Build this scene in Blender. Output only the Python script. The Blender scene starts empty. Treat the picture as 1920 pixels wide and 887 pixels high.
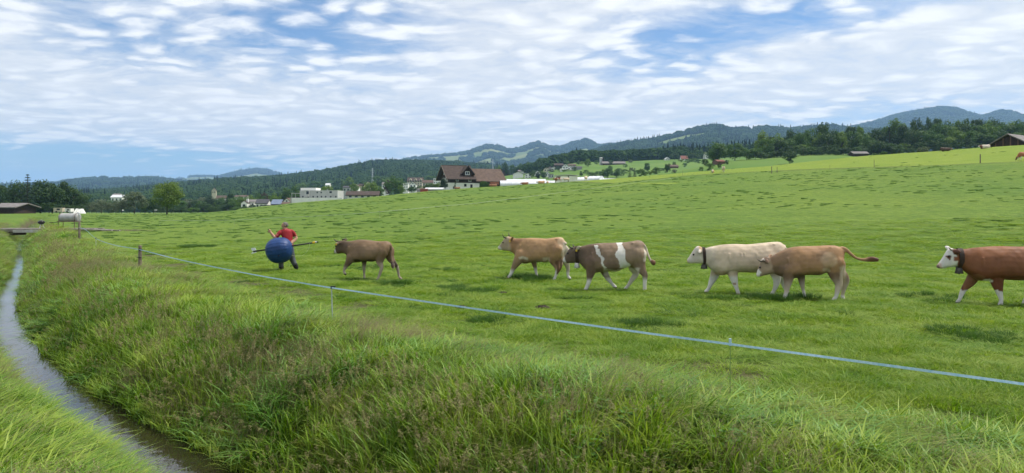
import bpy, bmesh, math, random
import numpy as np
from mathutils import Vector, Matrix, Euler, kdtree, noise as mnoise

random.seed(7)
rng = np.random.default_rng(7)
scene = bpy.context.scene
COL = scene.collection

# ------------------------------------------------------------------ camera
F = 1371.0          # focal length in photograph pixels (1920 wide)
HOR = 385.0         # horizon row
EYE = 2.3           # eye height above the pasture by the cows
cam_data = bpy.data.cameras.new('camera')
cam_data.sensor_width = 36.0
cam_data.lens = 36.0 * F / 1920.0
cam_data.shift_y = -(443.5 - HOR) / 1920.0
cam_data.clip_start = 0.1
cam_data.clip_end = 40000.0
cam = bpy.data.objects.new('camera', cam_data)
cam.location = (0, 0, EYE)
cam.rotation_euler = (math.radians(90), 0, 0)
COL.objects.link(cam)
scene.camera = cam

# ------------------------------------------------------------------ sky and sun
SUN_EL, SUN_AZ = math.radians(60), math.radians(76)     # azimuth from +Y towards +X
world = bpy.data.worlds.new('World')
scene.world = world
world.use_nodes = True
wn, wl = world.node_tree.nodes, world.node_tree.links
wn.clear()


def nd(nodes, kind, **kw):
    n = nodes.new(kind)
    for k, v in kw.items():
        if hasattr(n, k):
            setattr(n, k, v)
        else:
            n.inputs[k].default_value = v
    return n


def wmath(op, a, b=None, c=None, clamp=False):
    n = wn.new('ShaderNodeMath')
    n.operation = op
    n.use_clamp = clamp
    for i, v in enumerate((a, b, c)):
        if v is None:
            continue
        if isinstance(v, (int, float)):
            n.inputs[i].default_value = v
        else:
            wl.new(v, n.inputs[i])
    return n.outputs[0]


def wsmooth(v, lo, hi, a=0.0, b=1.0):
    n = wn.new('ShaderNodeMapRange')
    n.interpolation_type = 'SMOOTHSTEP'
    n.inputs['From Min'].default_value = lo
    n.inputs['From Max'].default_value = hi
    n.inputs['To Min'].default_value = a
    n.inputs['To Max'].default_value = b
    wl.new(v, n.inputs['Value'])
    return n.outputs['Result']


sky = wn.new('ShaderNodeTexSky')
sky.sky_type = 'NISHITA'
sky.sun_disc = False
sky.sun_elevation = SUN_EL
sky.sun_rotation = SUN_AZ
sky.air_density = 1.0
sky.altitude = 600.0
sky.dust_density = 0.1
sky.ozone_density = 3.0
tc = wn.new('ShaderNodeTexCoord')
sep = wn.new('ShaderNodeSeparateXYZ')
wl.new(tc.outputs['Generated'], sep.inputs[0])
DX, DY, DZ = sep.outputs
zc = wmath('ADD', wmath('MAXIMUM', DZ, 0.0), 0.12)
U = wmath('DIVIDE', DX, zc)
V = wmath('DIVIDE', DY, zc)


def wvec(u, v, w=0.0):
    n = wn.new('ShaderNodeCombineXYZ')
    for i, s in enumerate((u, v, w)):
        if isinstance(s, (int, float)):
            n.inputs[i].default_value = s
        else:
            wl.new(s, n.inputs[i])
    return n.outputs[0]


def wnoise(vec, scale, detail=3.0, rough=0.5, dist=0.0):
    n = wn.new('ShaderNodeTexNoise')
    n.inputs['Scale'].default_value = scale
    n.inputs['Detail'].default_value = detail
    n.inputs['Roughness'].default_value = rough
    n.inputs['Distortion'].default_value = dist
    wl.new(vec, n.inputs['Vector'])
    return n.outputs['Fac']


# the cloud sheet: small heaped cells laid across a high plane, seen in perspective
U2 = wmath('ADD', U, wmath('MULTIPLY', V, 0.30))
V2 = wmath('SUBTRACT', V, wmath('MULTIPLY', U, 0.16))
PA = wvec(wmath('MULTIPLY', U2, 0.80), V2)
warp = wn.new('ShaderNodeTexNoise')
warp.inputs['Scale'].default_value = 2.2
warp.inputs['Detail'].default_value = 4.0
wl.new(PA, warp.inputs['Vector'])
wadd = wn.new('ShaderNodeVectorMath')
wadd.operation = 'MULTIPLY_ADD'
wl.new(warp.outputs['Color'], wadd.inputs[0])
wadd.inputs[1].default_value = (0.55, 0.55, 0.55)
wl.new(PA, wadd.inputs[2])
PW = wadd.outputs[0]
cells = wn.new('ShaderNodeTexVoronoi')
cells.feature = 'SMOOTH_F1'
cells.inputs['Scale'].default_value = 6.2
cells.inputs['Smoothness'].default_value = 0.45
wl.new(PW, cells.inputs['Vector'])
puff = wsmooth(cells.outputs['Distance'], 0.08, 0.66, 1.0, 0.0)
fine = wnoise(PW, 11.0, 7.0, 0.62, 0.2)
mid = wnoise(PA, 2.4, 5.0, 0.55, 0.3)
big = wnoise(wvec(wmath('ADD', U2, 11.3), wmath('ADD', V2, 4.1)), 0.6, 3.0, 0.5)
AZ = wmath('ARCTAN2', DX, DY)


def blob(az, el, ra, re):
    a = wmath('DIVIDE', wmath('SUBTRACT', AZ, az), ra)
    e = wmath('DIVIDE', wmath('SUBTRACT', DZ, el), re)
    return wmath('SUBTRACT', 1.0, wmath('ADD', wmath('MULTIPLY', a, a), wmath('MULTIPLY', e, e)), clamp=True)


# where the sheet is thin (blue gaps) and where it thickens
gap = wmath('MULTIPLY', blob(-0.45, 0.225, 0.26, 0.085), 0.30)
gap = wmath('ADD', gap, wmath('MULTIPLY', blob(-0.22, 0.225, 0.17, 0.085), 0.38))
gap = wmath('ADD', gap, wmath('MULTIPLY', blob(0.20, 0.195, 0.15, 0.045), 0.35))
gap = wmath('ADD', gap, wmath('MULTIPLY', blob(0.34, 0.235, 0.26, 0.035), 0.42))
gap = wmath('ADD', gap, wmath('MULTIPLY', blob(-0.62, 0.040, 0.46, 0.050), 0.75))
gap = wmath('ADD', gap, wmath('MULTIPLY', blob(0.46, 0.105, 0.30, 0.035), 0.22))
gap = wmath('ADD', gap, wmath('MULTIPLY', blob(0.0, 0.065, 0.40, 0.025), 0.15))
dens = wmath('MULTIPLY', puff, 0.40)
dens = wmath('ADD', dens, wmath('MULTIPLY', fine, 0.56))
dens = wmath('ADD', dens, wmath('MULTIPLY', mid, 0.42))
dens = wmath('ADD', dens, wmath('MULTIPLY', big, 0.40))
dens = wmath('SUBTRACT', dens, gap)
cover = wsmooth(dens, 0.10, 0.78)
veil = wmath('MULTIPLY', wsmooth(DZ, 0.0, 0.16, 0.34, 0.10), wsmooth(big, 0.3, 0.7))
cover = wmath('MAXIMUM', cover, veil)
shade = wsmooth(wmath('ADD', wmath('ADD', wmath('MULTIPLY', fine, 0.50), wmath('MULTIPLY', mid, 0.35)), wmath('MULTIPLY', puff, 0.32)), 0.38, 0.80)
ccol = wn.new('ShaderNodeMix')
ccol.data_type = 'RGBA'
ccol.inputs['A'].default_value = (5.5, 5.65, 5.85, 1)
ccol.inputs['B'].default_value = (7.2, 7.2, 7.15, 1)
wl.new(shade, ccol.inputs['Factor'])
mixc = wn.new('ShaderNodeMix')
mixc.data_type = 'RGBA'
wl.new(cover, mixc.inputs['Factor'])
tone = wn.new('ShaderNodeVectorMath')
tone.operation = 'MULTIPLY'
tone.inputs[1].default_value = (0.54, 0.68, 0.80)
wl.new(sky.outputs[0], tone.inputs[0])
wl.new(tone.outputs[0], mixc.inputs['A'])
wl.new(ccol.outputs['Result'], mixc.inputs['B'])
bg = wn.new('ShaderNodeBackground')
bg.inputs['Strength'].default_value = 0.15
wl.new(mixc.outputs['Result'], bg.inputs['Color'])
wo = wn.new('ShaderNodeOutputWorld')
wl.new(bg.outputs[0], wo.inputs['Surface'])

sun_data = bpy.data.lights.new('sun', 'SUN')
sun_data.energy = 4.4
sun_data.angle = math.radians(5)
sun_data.color = (1.0, 0.95, 0.87)
sun = bpy.data.objects.new('sun', sun_data)
sd = Vector((math.sin(SUN_AZ) * math.cos(SUN_EL), math.cos(SUN_AZ) * math.cos(SUN_EL), math.sin(SUN_EL)))
sun.rotation_euler = sd.to_track_quat('Z', 'Y').to_euler()
sun.location = (30, -20, 60)
COL.objects.link(sun)

scene.view_settings.view_transform = 'Standard'
scene.view_settings.look = 'None'
scene.view_settings.exposure = 0.10
scene.view_settings.gamma = 1.0
scene.view_settings.use_curve_mapping = False
scene.cycles.use_denoising = True
scene.cycles.use_adaptive_sampling = True
scene.cycles.adaptive_threshold = 0.02
scene.cycles.max_bounces = 6
scene.cycles.diffuse_bounces = 2
scene.cycles.glossy_bounces = 3
scene.cycles.transmission_bounces = 4
scene.cycles.transparent_max_bounces = 8
scene.cycles.volume_bounces = 1

# ------------------------------------------------------------------ helpers


def srgb(r, g, b):
    def c(v):
        v /= 255.0
        return v / 12.92 if v <= 0.04045 else ((v + 0.055) / 1.055) ** 2.4
    return (c(r), c(g), c(b), 1.0)


def at(px, row, y):
    """the point at forward depth y seen at pixel (px, row) of the photograph"""
    return Vector(((px - 960.0) / F * y, y, EYE + (HOR - row) / F * y))


MATS = {}


def material(name, col, col2=None, scale=3.0, rough=0.8, bump=0.0, bump_scale=None, metal=0.0, spec=0.3, detail=4.0, mixlo=0.35, mixhi=0.65, coords='Object'):
    if name in MATS:
        return MATS[name]
    m = bpy.data.materials.new(name)
    m.use_nodes = True
    n, l = m.node_tree.nodes, m.node_tree.links
    b = n['Principled BSDF']
    b.inputs['Roughness'].default_value = rough
    b.inputs['Metallic'].default_value = metal
    b.inputs['Specular IOR Level'].default_value = spec
    c4 = tuple(col[:3]) + (1.0,)
    if col2 is None:
        b.inputs['Base Color'].default_value = c4
    t = n.new('ShaderNodeTexCoord')
    if col2 is not None:
        nz = nd(n, 'ShaderNodeTexNoise', Scale=scale, Detail=detail)
        l.new(t.outputs[coords], nz.inputs['Vector'])
        mr = n.new('ShaderNodeMapRange')
        mr.inputs['From Min'].default_value = mixlo
        mr.inputs['From Max'].default_value = mixhi
        l.new(nz.outputs['Fac'], mr.inputs['Value'])
        mx = n.new('ShaderNodeMix')
        mx.data_type = 'RGBA'
        mx.inputs['A'].default_value = c4
        mx.inputs['B'].default_value = tuple(col2[:3]) + (1.0,)
        l.new(mr.outputs['Result'], mx.inputs['Factor'])
        l.new(mx.outputs['Result'], b.inputs['Base Color'])
    if bump > 0:
        nb = nd(n, 'ShaderNodeTexNoise', Scale=bump_scale or scale * 4, Detail=4.0)
        l.new(t.outputs[coords], nb.inputs['Vector'])
        bp = n.new('ShaderNodeBump')
        bp.inputs['Strength'].default_value = bump
        bp.inputs['Distance'].default_value = 0.05
        l.new(nb.outputs['Fac'], bp.inputs['Height'])
        l.new(bp.outputs['Normal'], b.inputs['Normal'])
    MATS[name] = m
    return m


def leaf_material(name, c1, c2, c3=None, transl=0.3, rough=0.6, spec=0.25, pos_scale=None, spread=1.0, isl=0.45):
    """leaf or blade: colour varies from one copy to the next, light passes through"""
    if name in MATS:
        return MATS[name]
    m = bpy.data.materials.new(name)
    m.use_nodes = True
    n, l = m.node_tree.nodes, m.node_tree.links
    b = n['Principled BSDF']
    out = n['Material Output']
    b.inputs['Roughness'].default_value = rough
    b.inputs['Specular IOR Level'].default_value = spec
    oi = n.new('ShaderNodeObjectInfo')
    geo = n.new('ShaderNodeNewGeometry')
    add = nd(n, 'ShaderNodeMath', operation='ADD')
    mul = nd(n, 'ShaderNodeMath', operation='MULTIPLY')
    mul.inputs[1].default_value = 0.55 * spread
    l.new(oi.outputs['Random'], mul.inputs[0])
    mul2 = nd(n, 'ShaderNodeMath', operation='MULTIPLY')
    mul2.inputs[1].default_value = isl
    l.new(geo.outputs['Random Per Island'], mul2.inputs[0])
    l.new(mul.outputs[0], add.inputs[0])
    l.new(mul2.outputs[0], add.inputs[1])
    fac = add.outputs[0]
    if pos_scale:
        nz = nd(n, 'ShaderNodeTexNoise', Scale=pos_scale, Detail=3.0)
        l.new(geo.outputs['Position'], nz.inputs['Vector'])
        mr = n.new('ShaderNodeMapRange')
        mr.inputs['From Min'].default_value = 0.32
        mr.inputs['From Max'].default_value = 0.68
        mr.inputs['To Min'].default_value = -0.35
        mr.inputs['To Max'].default_value = 0.35
        l.new(nz.outputs['Fac'], mr.inputs['Value'])
        a2 = nd(n, 'ShaderNodeMath', operation='ADD', use_clamp=True)
        l.new(fac, a2.inputs[0])
        l.new(mr.outputs['Result'], a2.inputs[1])
        fac = a2.outputs[0]
    ramp = n.new('ShaderNodeValToRGB')
    ramp.color_ramp.elements[0].color = tuple(c1[:3]) + (1,)
    ramp.color_ramp.elements[1].color = tuple((c3 or c2)[:3]) + (1,)
    if c3:
        e = ramp.color_ramp.elements.new(0.55)
        e.color = tuple(c2[:3]) + (1,)
    l.new(fac, ramp.inputs['Fac'])
    l.new(ramp.outputs['Color'], b.inputs['Base Color'])
    if transl > 0:
        tr = n.new('ShaderNodeBsdfTranslucent')
        hs = n.new('ShaderNodeHueSaturation')
        hs.inputs['Saturation'].default_value = 1.1
        hs.inputs['Value'].default_value = 1.25
        l.new(ramp.outputs['Color'], hs.inputs['Color'])
        l.new(hs.outputs['Color'], tr.inputs['Color'])
        ms = n.new('ShaderNodeMixShader')
        ms.inputs['Fac'].default_value = transl
        l.new(b.outputs[0], ms.inputs[1])
        l.new(tr.outputs[0], ms.inputs[2])
        l.new(ms.outputs[0], out.inputs['Surface'])
    MATS[name] = m
    return m


def np_mesh(name, verts, faces, mat=None, smooth=False, mats=None, midx=None):
    """mesh from arrays; faces is an (n,k) array or a list of such arrays"""
    me = bpy.data.meshes.new(name)
    verts = np.asarray(verts, np.float32)
    if not isinstance(faces, list):
        faces = [faces]
    faces = [np.asarray(f, np.int32) for f in faces if len(f)]
    loops = np.concatenate([f.ravel() for f in faces])
    sizes = np.concatenate([np.full(len(f), f.shape[1], np.int32) for f in faces])
    starts = np.concatenate([[0], np.cumsum(sizes)[:-1]]).astype(np.int32)
    me.vertices.add(len(verts))
    me.vertices.foreach_set('co', verts.ravel())
    me.loops.add(len(loops))
    me.loops.foreach_set('vertex_index', loops)
    me.polygons.add(len(sizes))
    me.polygons.foreach_set('loop_start', starts)
    me.polygons.foreach_set('loop_total', sizes)
    if midx is not None:
        me.polygons.foreach_set('material_index', np.asarray(midx, np.int32))
    if smooth:
        me.polygons.foreach_set('use_smooth', np.ones(len(sizes), bool))
    me.update(calc_edges=True)
    for m in (mats or ([mat] if mat else [])):
        me.materials.append(m)
    return me


def link(name, me, parent=None, loc=None, rotz=None, **props):
    o = bpy.data.objects.new(name, me)
    COL.objects.link(o)
    if parent is not None:
        o.parent = parent
    if loc is not None:
        o.location = loc
    if rotz is not None:
        o.rotation_euler = (0, 0, rotz)
    for k, v in props.items():
        if v is not None:
            o[k] = v
    return o


def thing(name, label, category, loc=(0, 0, 0), rotz=0.0, group=None):
    return link(name, None, loc=loc, rotz=rotz, label=label, category=category, group=group)


class MB:
    """collects simple solids into one mesh"""
    def __init__(self):
        self.v, self.f = [], []

    def poly(self, pts, faces):
        o = len(self.v)
        self.v += [tuple(p) for p in pts]
        self.f += [tuple(i + o for i in f) for f in faces]
        return self

    def box(self, x0, x1, y0, y1, z0, z1):
        p = [(x0, y0, z0), (x1, y0, z0), (x1, y1, z0), (x0, y1, z0), (x0, y0, z1), (x1, y0, z1), (x1, y1, z1), (x0, y1, z1)]
        return self.poly(p, [(0, 3, 2, 1), (4, 5, 6, 7), (0, 1, 5, 4), (1, 2, 6, 5), (2, 3, 7, 6), (3, 0, 4, 7)])

    def tube(self, pts, rad, n=8, cap=True):
        pts = [Vector(p) for p in pts]
        rads = rad if isinstance(rad, (list, tuple)) else [rad] * len(pts)
        rings, o = [], len(self.v)
        ref = Vector((0, 0, 1))
        for i, p in enumerate(pts):
            t = (pts[min(i + 1, len(pts) - 1)] - pts[max(i - 1, 0)]).normalized()
            a = t.cross(ref)
            if a.length < 1e-3:
                a = t.cross(Vector((1, 0, 0)))
            a.normalize()
            b = t.cross(a)
            for k in range(n):
                th = 2 * math.pi * k / n
                q = p + (a * math.cos(th) + b * math.sin(th)) * rads[i]
                self.v.append(tuple(q))
        for i in range(len(pts) - 1):
            for k in range(n):
                k2 = (k + 1) % n
                self.f.append((o + i * n + k, o + i * n + k2, o + (i + 1) * n + k2, o + (i + 1) * n + k))
        if cap:
            self.f.append(tuple(o + k for k in reversed(range(n))))
            self.f.append(tuple(o + (len(pts) - 1) * n + k for k in range(n)))
        return self

    def prism(self, prof, y0, y1, axis='y'):
        """closed profile [(x,z)...] pushed along y (or x when axis='x')"""
        n, o = len(prof), len(self.v)
        for yy in (y0, y1):
            for (a, z) in prof:
                self.v.append((a, yy, z) if axis == 'y' else (yy, a, z))
        for k in range(n):
            k2 = (k + 1) % n
            self.f.append((o + k, o + k2, o + n + k2, o + n + k))
        self.f.append(tuple(o + k for k in reversed(range(n))))
        self.f.append(tuple(o + n + k for k in range(n)))
        return self

    def lathe(self, prof, n=20, c=(0, 0, 0), squash=1.0):
        o = len(self.v)
        for (r, z) in prof:
            for k in range(n):
                th = 2 * math.pi * k / n
                self.v.append((c[0] + r * math.cos(th), c[1] + r * math.sin(th) * squash, c[2] + z))
        for i in range(len(prof) - 1):
            for k in range(n):
                k2 = (k + 1) % n
                self.f.append((o + i * n + k, o + i * n + k2, o + (i + 1) * n + k2, o + (i + 1) * n + k))
        self.f.append(tuple(o + k for k in reversed(range(n))))
        self.f.append(tuple(o + (len(prof) - 1) * n + k for k in range(n)))
        return self

    def mesh(self, name, mat, smooth=False):
        me = bpy.data.meshes.new(name)
        me.from_pydata(self.v, [], self.f)
        if smooth:
            for p in me.polygons:
                p.use_smooth = True
        bm = bmesh.new()
        bm.from_mesh(me)
        bmesh.ops.recalc_face_normals(bm, faces=bm.faces)
        bm.to_mesh(me)
        bm.free()
        me.materials.append(mat)
        return me

    def build(self, name, mat, parent=None, smooth=False, **kw):
        return link(name, self.mesh(name, mat, smooth), parent, **kw)


def copy_tree(o, parent=None):
    c = o.copy()
    COL.objects.link(c)
    if parent is not None:
        c.parent = parent
    for ch in list(o.children):
        copy_tree(ch, c)
    return c


# value noise on arrays (for terrain and masks)
_NT = np.random.default_rng(3).random((256, 256)).astype(np.float32)


def vnoise(x, y, scale=1.0, octaves=3, seed=0):
    x = np.asarray(x, float) * scale + seed * 17.31
    y = np.asarray(y, float) * scale + seed * 9.77
    tot, amp, s = 0.0, 1.0, 0.0
    for _ in range(octaves):
        xi, yi = np.floor(x).astype(int), np.floor(y).astype(int)
        fx, fy = x - xi, y - yi
        fx, fy = fx * fx * (3 - 2 * fx), fy * fy * (3 - 2 * fy)
        a = _NT[xi & 255, yi & 255]
        b = _NT[(xi + 1) & 255, yi & 255]
        c = _NT[xi & 255, (yi + 1) & 255]
        d = _NT[(xi + 1) & 255, (yi + 1) & 255]
        tot = tot + amp * ((a * (1 - fx) + b * fx) * (1 - fy) + (c * (1 - fx) + d * fx) * fy)
        s += amp
        amp *= 0.5
        x, y = x * 2.03 + 5.1, y * 2.03 + 3.7
    return tot / s


def sstep(v, lo, hi):
    t = np.clip((np.asarray(v, float) - lo) / (hi - lo), 0, 1)
    return t * t * (3 - 2 * t)


def poly_dist(x, y, pts):
    """distance to a polyline and the side: positive to the right of its direction"""
    x, y = np.asarray(x, float), np.asarray(y, float)
    best = np.full(x.shape, 1e9)
    side = np.zeros(x.shape)
    for (ax, ay), (bx, by) in zip(pts[:-1], pts[1:]):
        dx, dy = bx - ax, by - ay
        L2 = dx * dx + dy * dy
        t = np.clip(((x - ax) * dx + (y - ay) * dy) / L2, 0, 1)
        ex, ey = x - (ax + t * dx), y - (ay + t * dy)
        d = np.hypot(ex, ey)
        sgn = np.sign(dy * (x - ax) - dx * (y - ay))
        m = d < best
        best = np.where(m, d, best)
        side = np.where(m, sgn, side)
    return best * np.where(side == 0, 1, side)


# ------------------------------------------------------------------ terrain
def smooth_poly(pts, step=1.0):
    """Catmull-Rom through the points"""
    p = [Vector(q) for q in pts]
    out = []
    for i in range(len(p) - 1):
        p0, p1, p2, p3 = p[max(i - 1, 0)], p[i], p[i + 1], p[min(i + 2, len(p) - 1)]
        n = max(1, int((p2 - p1).length / step))
        for k in range(n):
            t = k / n
            out.append(0.5 * ((2 * p1) + (p2 - p0) * t + (2 * p0 - 5 * p1 + 4 * p2 - p3) * t * t + (3 * p1 - p0 - 3 * p2 + p3) * t ** 3))
    out.append(p[-1])
    return out


STREAM = [tuple(v) for v in smooth_poly([(26, -20), (12.0, -6.2), (6.0, -0.4), (2.2, 3.2), (-1.4, 6.6), (-4.65, 9.7), (-7.8, 12.8), (-10.85, 16.2), (-16.9, 24.2), (-28.3, 41.7),
                                         (-38.0, 56.2), (-45.0, 66.5), (-60, 90), (-98, 150)], 2.0)]
FENCE_PIX = [(148, 427, 0.85), (261, 468, 0.78), (621, 539.5, 0.75), (1370, 645.5, 0.72), (1925, 721, 0.72)]
FENCE = []
for (px_, row_, h_) in FENCE_PIX:
    yy_ = (EYE - h_) * F / (row_ - HOR)
    FENCE.append(((px_ - 960) / F * yy_, yy_))
FENCE.append((FENCE[-1][0] + 4.0, FENCE[-1][1] - 3.9))
WATER_Z = -1.2
_sx = [-600, 0, 300, 380, 450, 500, 560, 680, 800, 900, 1000, 1150, 1290, 1447, 1613, 1720, 1920, 2400]
_sr = [400, 400, 400.5, 399, 393.5, 387, 380.5, 371, 359.5, 351.5, 346, 336, 324, 311.5, 294, 286.5, 273, 248]
_dc = [230, 230, 225, 220, 215, 212, 210, 205, 200, 196, 192, 186, 182, 176, 170, 163, 150, 140]


def pasture_z(x, y):
    x, y = np.asarray(x, float), np.asarray(y, float)
    yy = np.maximum(y, 0.5)
    px = 960 + np.clip(x / yy, -1.2, 1.1) * F
    dc = np.interp(px, _sx, _dc)
    row = np.interp(px, _sx, _sr)
    zc_ = EYE + (HOR - row) / F * dc
    t = (yy - 27) / (dc - 27)
    g = np.where(t > 0, np.clip(t, 0, 1) ** 1.22, 0)
    over = np.clip(t - 1, 0, None)
    g = g + 0.06 * (1 - np.exp(-over / 0.05)) - np.where(over > 0.12, (over - 0.12) * 0.55, 0)
    z = zc_ * g
    z = np.where(zc_ < 0.9, np.where(t > 1.0, zc_ - np.clip(t - 1, 0, 2) * 3, z), z)
    z = np.maximum(z, -6.0)
    z = z + (vnoise(x, y, 0.11, 3, 1) - 0.5) * 0.22 * sstep(yy, 24, 60) + (vnoise(x, y, 0.5, 2, 2) - 0.5) * 0.05
    return z


def ground_z(x, y):
    x, y = np.asarray(x, float), np.asarray(y, float)
    z = pasture_z(x, y)
    d = poly_dist(x, y, STREAM)
    # pasture-side bank (d > 0) and the meadow-side bank (d < 0)
    wob = (vnoise(x, y, 0.7, 2, 5) - 0.5) * 0.35
    tr = np.clip((d + wob - np.interp(y, [10, 22], [0.48, 0.36])) / 2.5, 0, 1)
    tl = np.clip((-d + wob - np.interp(y, [10, 22], [0.32, 0.14])) / 2.0, 0, 1)
    rb = -1.45 + (1.45 + z) * np.sin(tr * math.pi / 2) ** 1.15
    lb = -1.45 + (1.45 + z) * np.sin(tl * math.pi / 2) ** 1.1
    z2 = np.where(d >= 0, np.minimum(z, rb), np.minimum(z, lb))
    near = np.exp(-((x / 2.6) ** 2 + ((y + 1.0) / 2.6) ** 2))
    return z2 + near * 0.7


def gz(x, y):
    return float(ground_z(np.array([x]), np.array([y]))[0])


def ground_hit(px, row, h=0.0, y0=6.0, y1=260.0):
    """where the sight line of a pixel first comes within h of the pasture"""
    ys = np.exp(np.linspace(math.log(y0), math.log(y1), 1500))
    xs = (px - 960) / F * ys
    zs = EYE + (HOR - row) / F * ys
    gap_ = zs - (ground_z(xs, ys) + h)
    i = np.argmax(gap_ <= 0)
    if gap_[i] > 0:
        i = int(np.argmin(gap_))
    return Vector((xs[i], ys[i], float(ground_z(xs[i:i + 1], ys[i:i + 1])[0])))


ang = np.concatenate([np.linspace(-180, -56, 40)[:-1], np.linspace(-56, -48, 12)[:-1], np.linspace(-48, 48, 420), np.linspace(48, 56, 12)[1:], np.linspace(56, 180, 40)[1:]])
rad = np.concatenate([np.exp(np.linspace(math.log(0.6), math.log(330), 520)), np.exp(np.linspace(math.log(340), math.log(16000), 40))])
A, R = np.meshgrid(np.radians(ang[:-1]), rad, indexing='ij')
GX, GY = R * np.sin(A), R * np.cos(A)
GZ = ground_z(GX, GY)
behind = GY < 3
GZ = np.where(behind & (R > 60), np.minimum(GZ, 0.0), GZ)
na, nr = A.shape
verts = np.stack([GX, GY, GZ], -1).reshape(-1, 3)
ii, jj = np.meshgrid(np.arange(na), np.arange(nr - 1), indexing='ij')
i2 = (ii + 1) % na
quads = np.stack([ii * nr + jj, i2 * nr + jj, i2 * nr + jj + 1, ii * nr + jj + 1], -1).reshape(-1, 4)
quads = quads[:, ::-1]
verts = np.vstack([verts, [[0, 0, gz(0, 0)]]])
cidx = len(verts) - 1
tris = np.stack([np.full(na, cidx), np.arange(na) * nr, ((np.arange(na) + 1) % na) * nr], -1)[:, ::-1]
ground_me = np_mesh('ground', verts, [quads, tris], smooth=True)

vx, vy = verts[:, 0], verts[:, 1]
ds = poly_dist(vx, vy, STREAM)
df = poly_dist(vx, vy, FENCE)
n1 = vnoise(vx, vy, 0.6, 3, 8)
n2 = vnoise(vx, vy, 2.5, 3, 9)
ad = np.abs(df)
# worn strip a pace inside the fence, wet soil along the water, the muddy crossing by the bridge
field_side = (poly_dist(vx, vy, STREAM) > 2.5)
worn = np.where(field_side, np.exp(-((np.abs(df) - 1.7) / 0.75) ** 2), 0) * sstep(n1, 0.42, 0.58) * (vy < 34) * 0.8
worn = np.where(poly_dist(vx, vy, STREAM) < 4.4, worn * 0.3, worn)
soil = np.clip(1 - (np.abs(ds) - 0.75) / 0.5, 0, 1)
mud_c = at(205, 428, 68)
mud = np.exp(-(((vx - mud_c.x + 0.5) / 3.6) ** 2 + ((vy - 69.5) / 2.2) ** 2) ** 2) * 1.2 * sstep(n1, 0.25, 0.45)
path = np.exp(-((vx - np.interp(vy, [28, 34, 44], [-13.6, -15.4, -21.0])) / 0.7) ** 2) * (vy > 27) * (vy < 42) * sstep(n1, 0.42, 0.62) * 0.7
dirt = np.clip(np.maximum.reduce([worn, soil, mud, path]), 0, 1)
# the paler field above the upper fence
vpx = 960 + vx / np.maximum(vy, 1) * F
vrow = HOR - (verts[:, 2] - EYE) / np.maximum(vy, 1) * F
UP_PIX = [(1150, 343.5), (1290, 329), (1357, 325), (1455, 320), (1640, 313.5), (1838, 306), (2000, 301)]
UPPER = [tuple(ground_hit(a, b)[:2]) for a, b in UP_PIX]
UPPER = [(UPPER[0][0] - 10, UPPER[0][1] + 55)] + UPPER + [(UPPER[-1][0] + 60, UPPER[-1][1] - 10)]
du = poly_dist(vx, vy, UPPER)
light = sstep(-du, -1.0, 1.0) * (vy > 60)
edge = np.exp(-((du - 0.8) / 1.3) ** 2) * (vy > 60) * (vx > -5)
fside = np.sign(poly_dist(np.array([-8.0]), np.array([13.0]), FENCE)[0])
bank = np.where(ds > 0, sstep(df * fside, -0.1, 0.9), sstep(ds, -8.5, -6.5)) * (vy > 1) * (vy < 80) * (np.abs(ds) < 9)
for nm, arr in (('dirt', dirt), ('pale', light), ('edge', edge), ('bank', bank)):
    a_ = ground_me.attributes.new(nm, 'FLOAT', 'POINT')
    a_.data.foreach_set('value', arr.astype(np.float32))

gm = bpy.data.materials.new('pasture_grass')
gm.use_nodes = True
n, l = gm.node_tree.nodes, gm.node_tree.links
b = n['Principled BSDF']
b.inputs['Roughness'].default_value = 0.9
b.inputs['Specular IOR Level'].default_value = 0.15
t = n.new('ShaderNodeTexCoord')


def g_noise(scale, detail=4.0, sc=(1, 1, 1), rough=0.55):
    mp = n.new('ShaderNodeMapping')
    mp.inputs['Scale'].default_value = sc
    l.new(t.outputs['Object'], mp.inputs['Vector'])
    z = nd(n, 'ShaderNodeTexNoise', Scale=scale, Detail=detail, Roughness=rough)
    l.new(mp.outputs[0], z.inputs['Vector'])
    return z.outputs['Fac']


def g_range(v, lo, hi, a=0.0, b_=1.0):
    m = n.new('ShaderNodeMapRange')
    m.inputs['From Min'].default_value = lo
    m.inputs['From Max'].default_value = hi
    m.inputs['To Min'].default_value = a
    m.inputs['To Max'].default_value = b_
    l.new(v, m.inputs['Value'])
    return m.outputs['Result']


def g_mix(f, a, b_):
    m = n.new('ShaderNodeMix')
    m.data_type = 'RGBA'
    for s, v in (('Factor', f), ('A', a), ('B', b_)):
        if isinstance(v, (tuple, float)):
            m.inputs[s].default_value = v
        else:
            l.new(v, m.inputs[s])
    return m.outputs['Result']


def g_attr(nm):
    a = n.new('ShaderNodeAttribute')
    a.attribute_name = nm
    return a.outputs['Fac']


big_n = g_noise(0.05, 4)
mid_n = g_noise(0.45, 5)
fine_n = g_noise(1.7, 6, rough=0.7)
c = g_mix(g_range(mid_n, 0.35, 0.65), (0.074, 0.144, 0.016, 1), (0.122, 0.200, 0.024, 1))
c = g_mix(g_range(big_n, 0.35, 0.68, 0.0, 0.7), c, (0.165, 0.230, 0.028, 1))
c = g_mix(g_range(fine_n, 0.42, 0.66, 0.0, 0.75), c, (0.042, 0.095, 0.010, 1))
c = g_mix(g_range(g_noise(1.6, 3), 0.56, 0.72, 0.0, 0.35), c, (0.205, 0.220, 0.060, 1))
pale_c = g_mix(g_range(g_noise(0.25, 4), 0.3, 0.7), (0.140, 0.212, 0.020, 1), (0.185, 0.242, 0.028, 1))
c = g_mix(g_attr('pale'), c, pale_c)
em = n.new('ShaderNodeMath')
em.operation = 'MULTIPLY'
l.new(g_attr('edge'), em.inputs[0])
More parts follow.
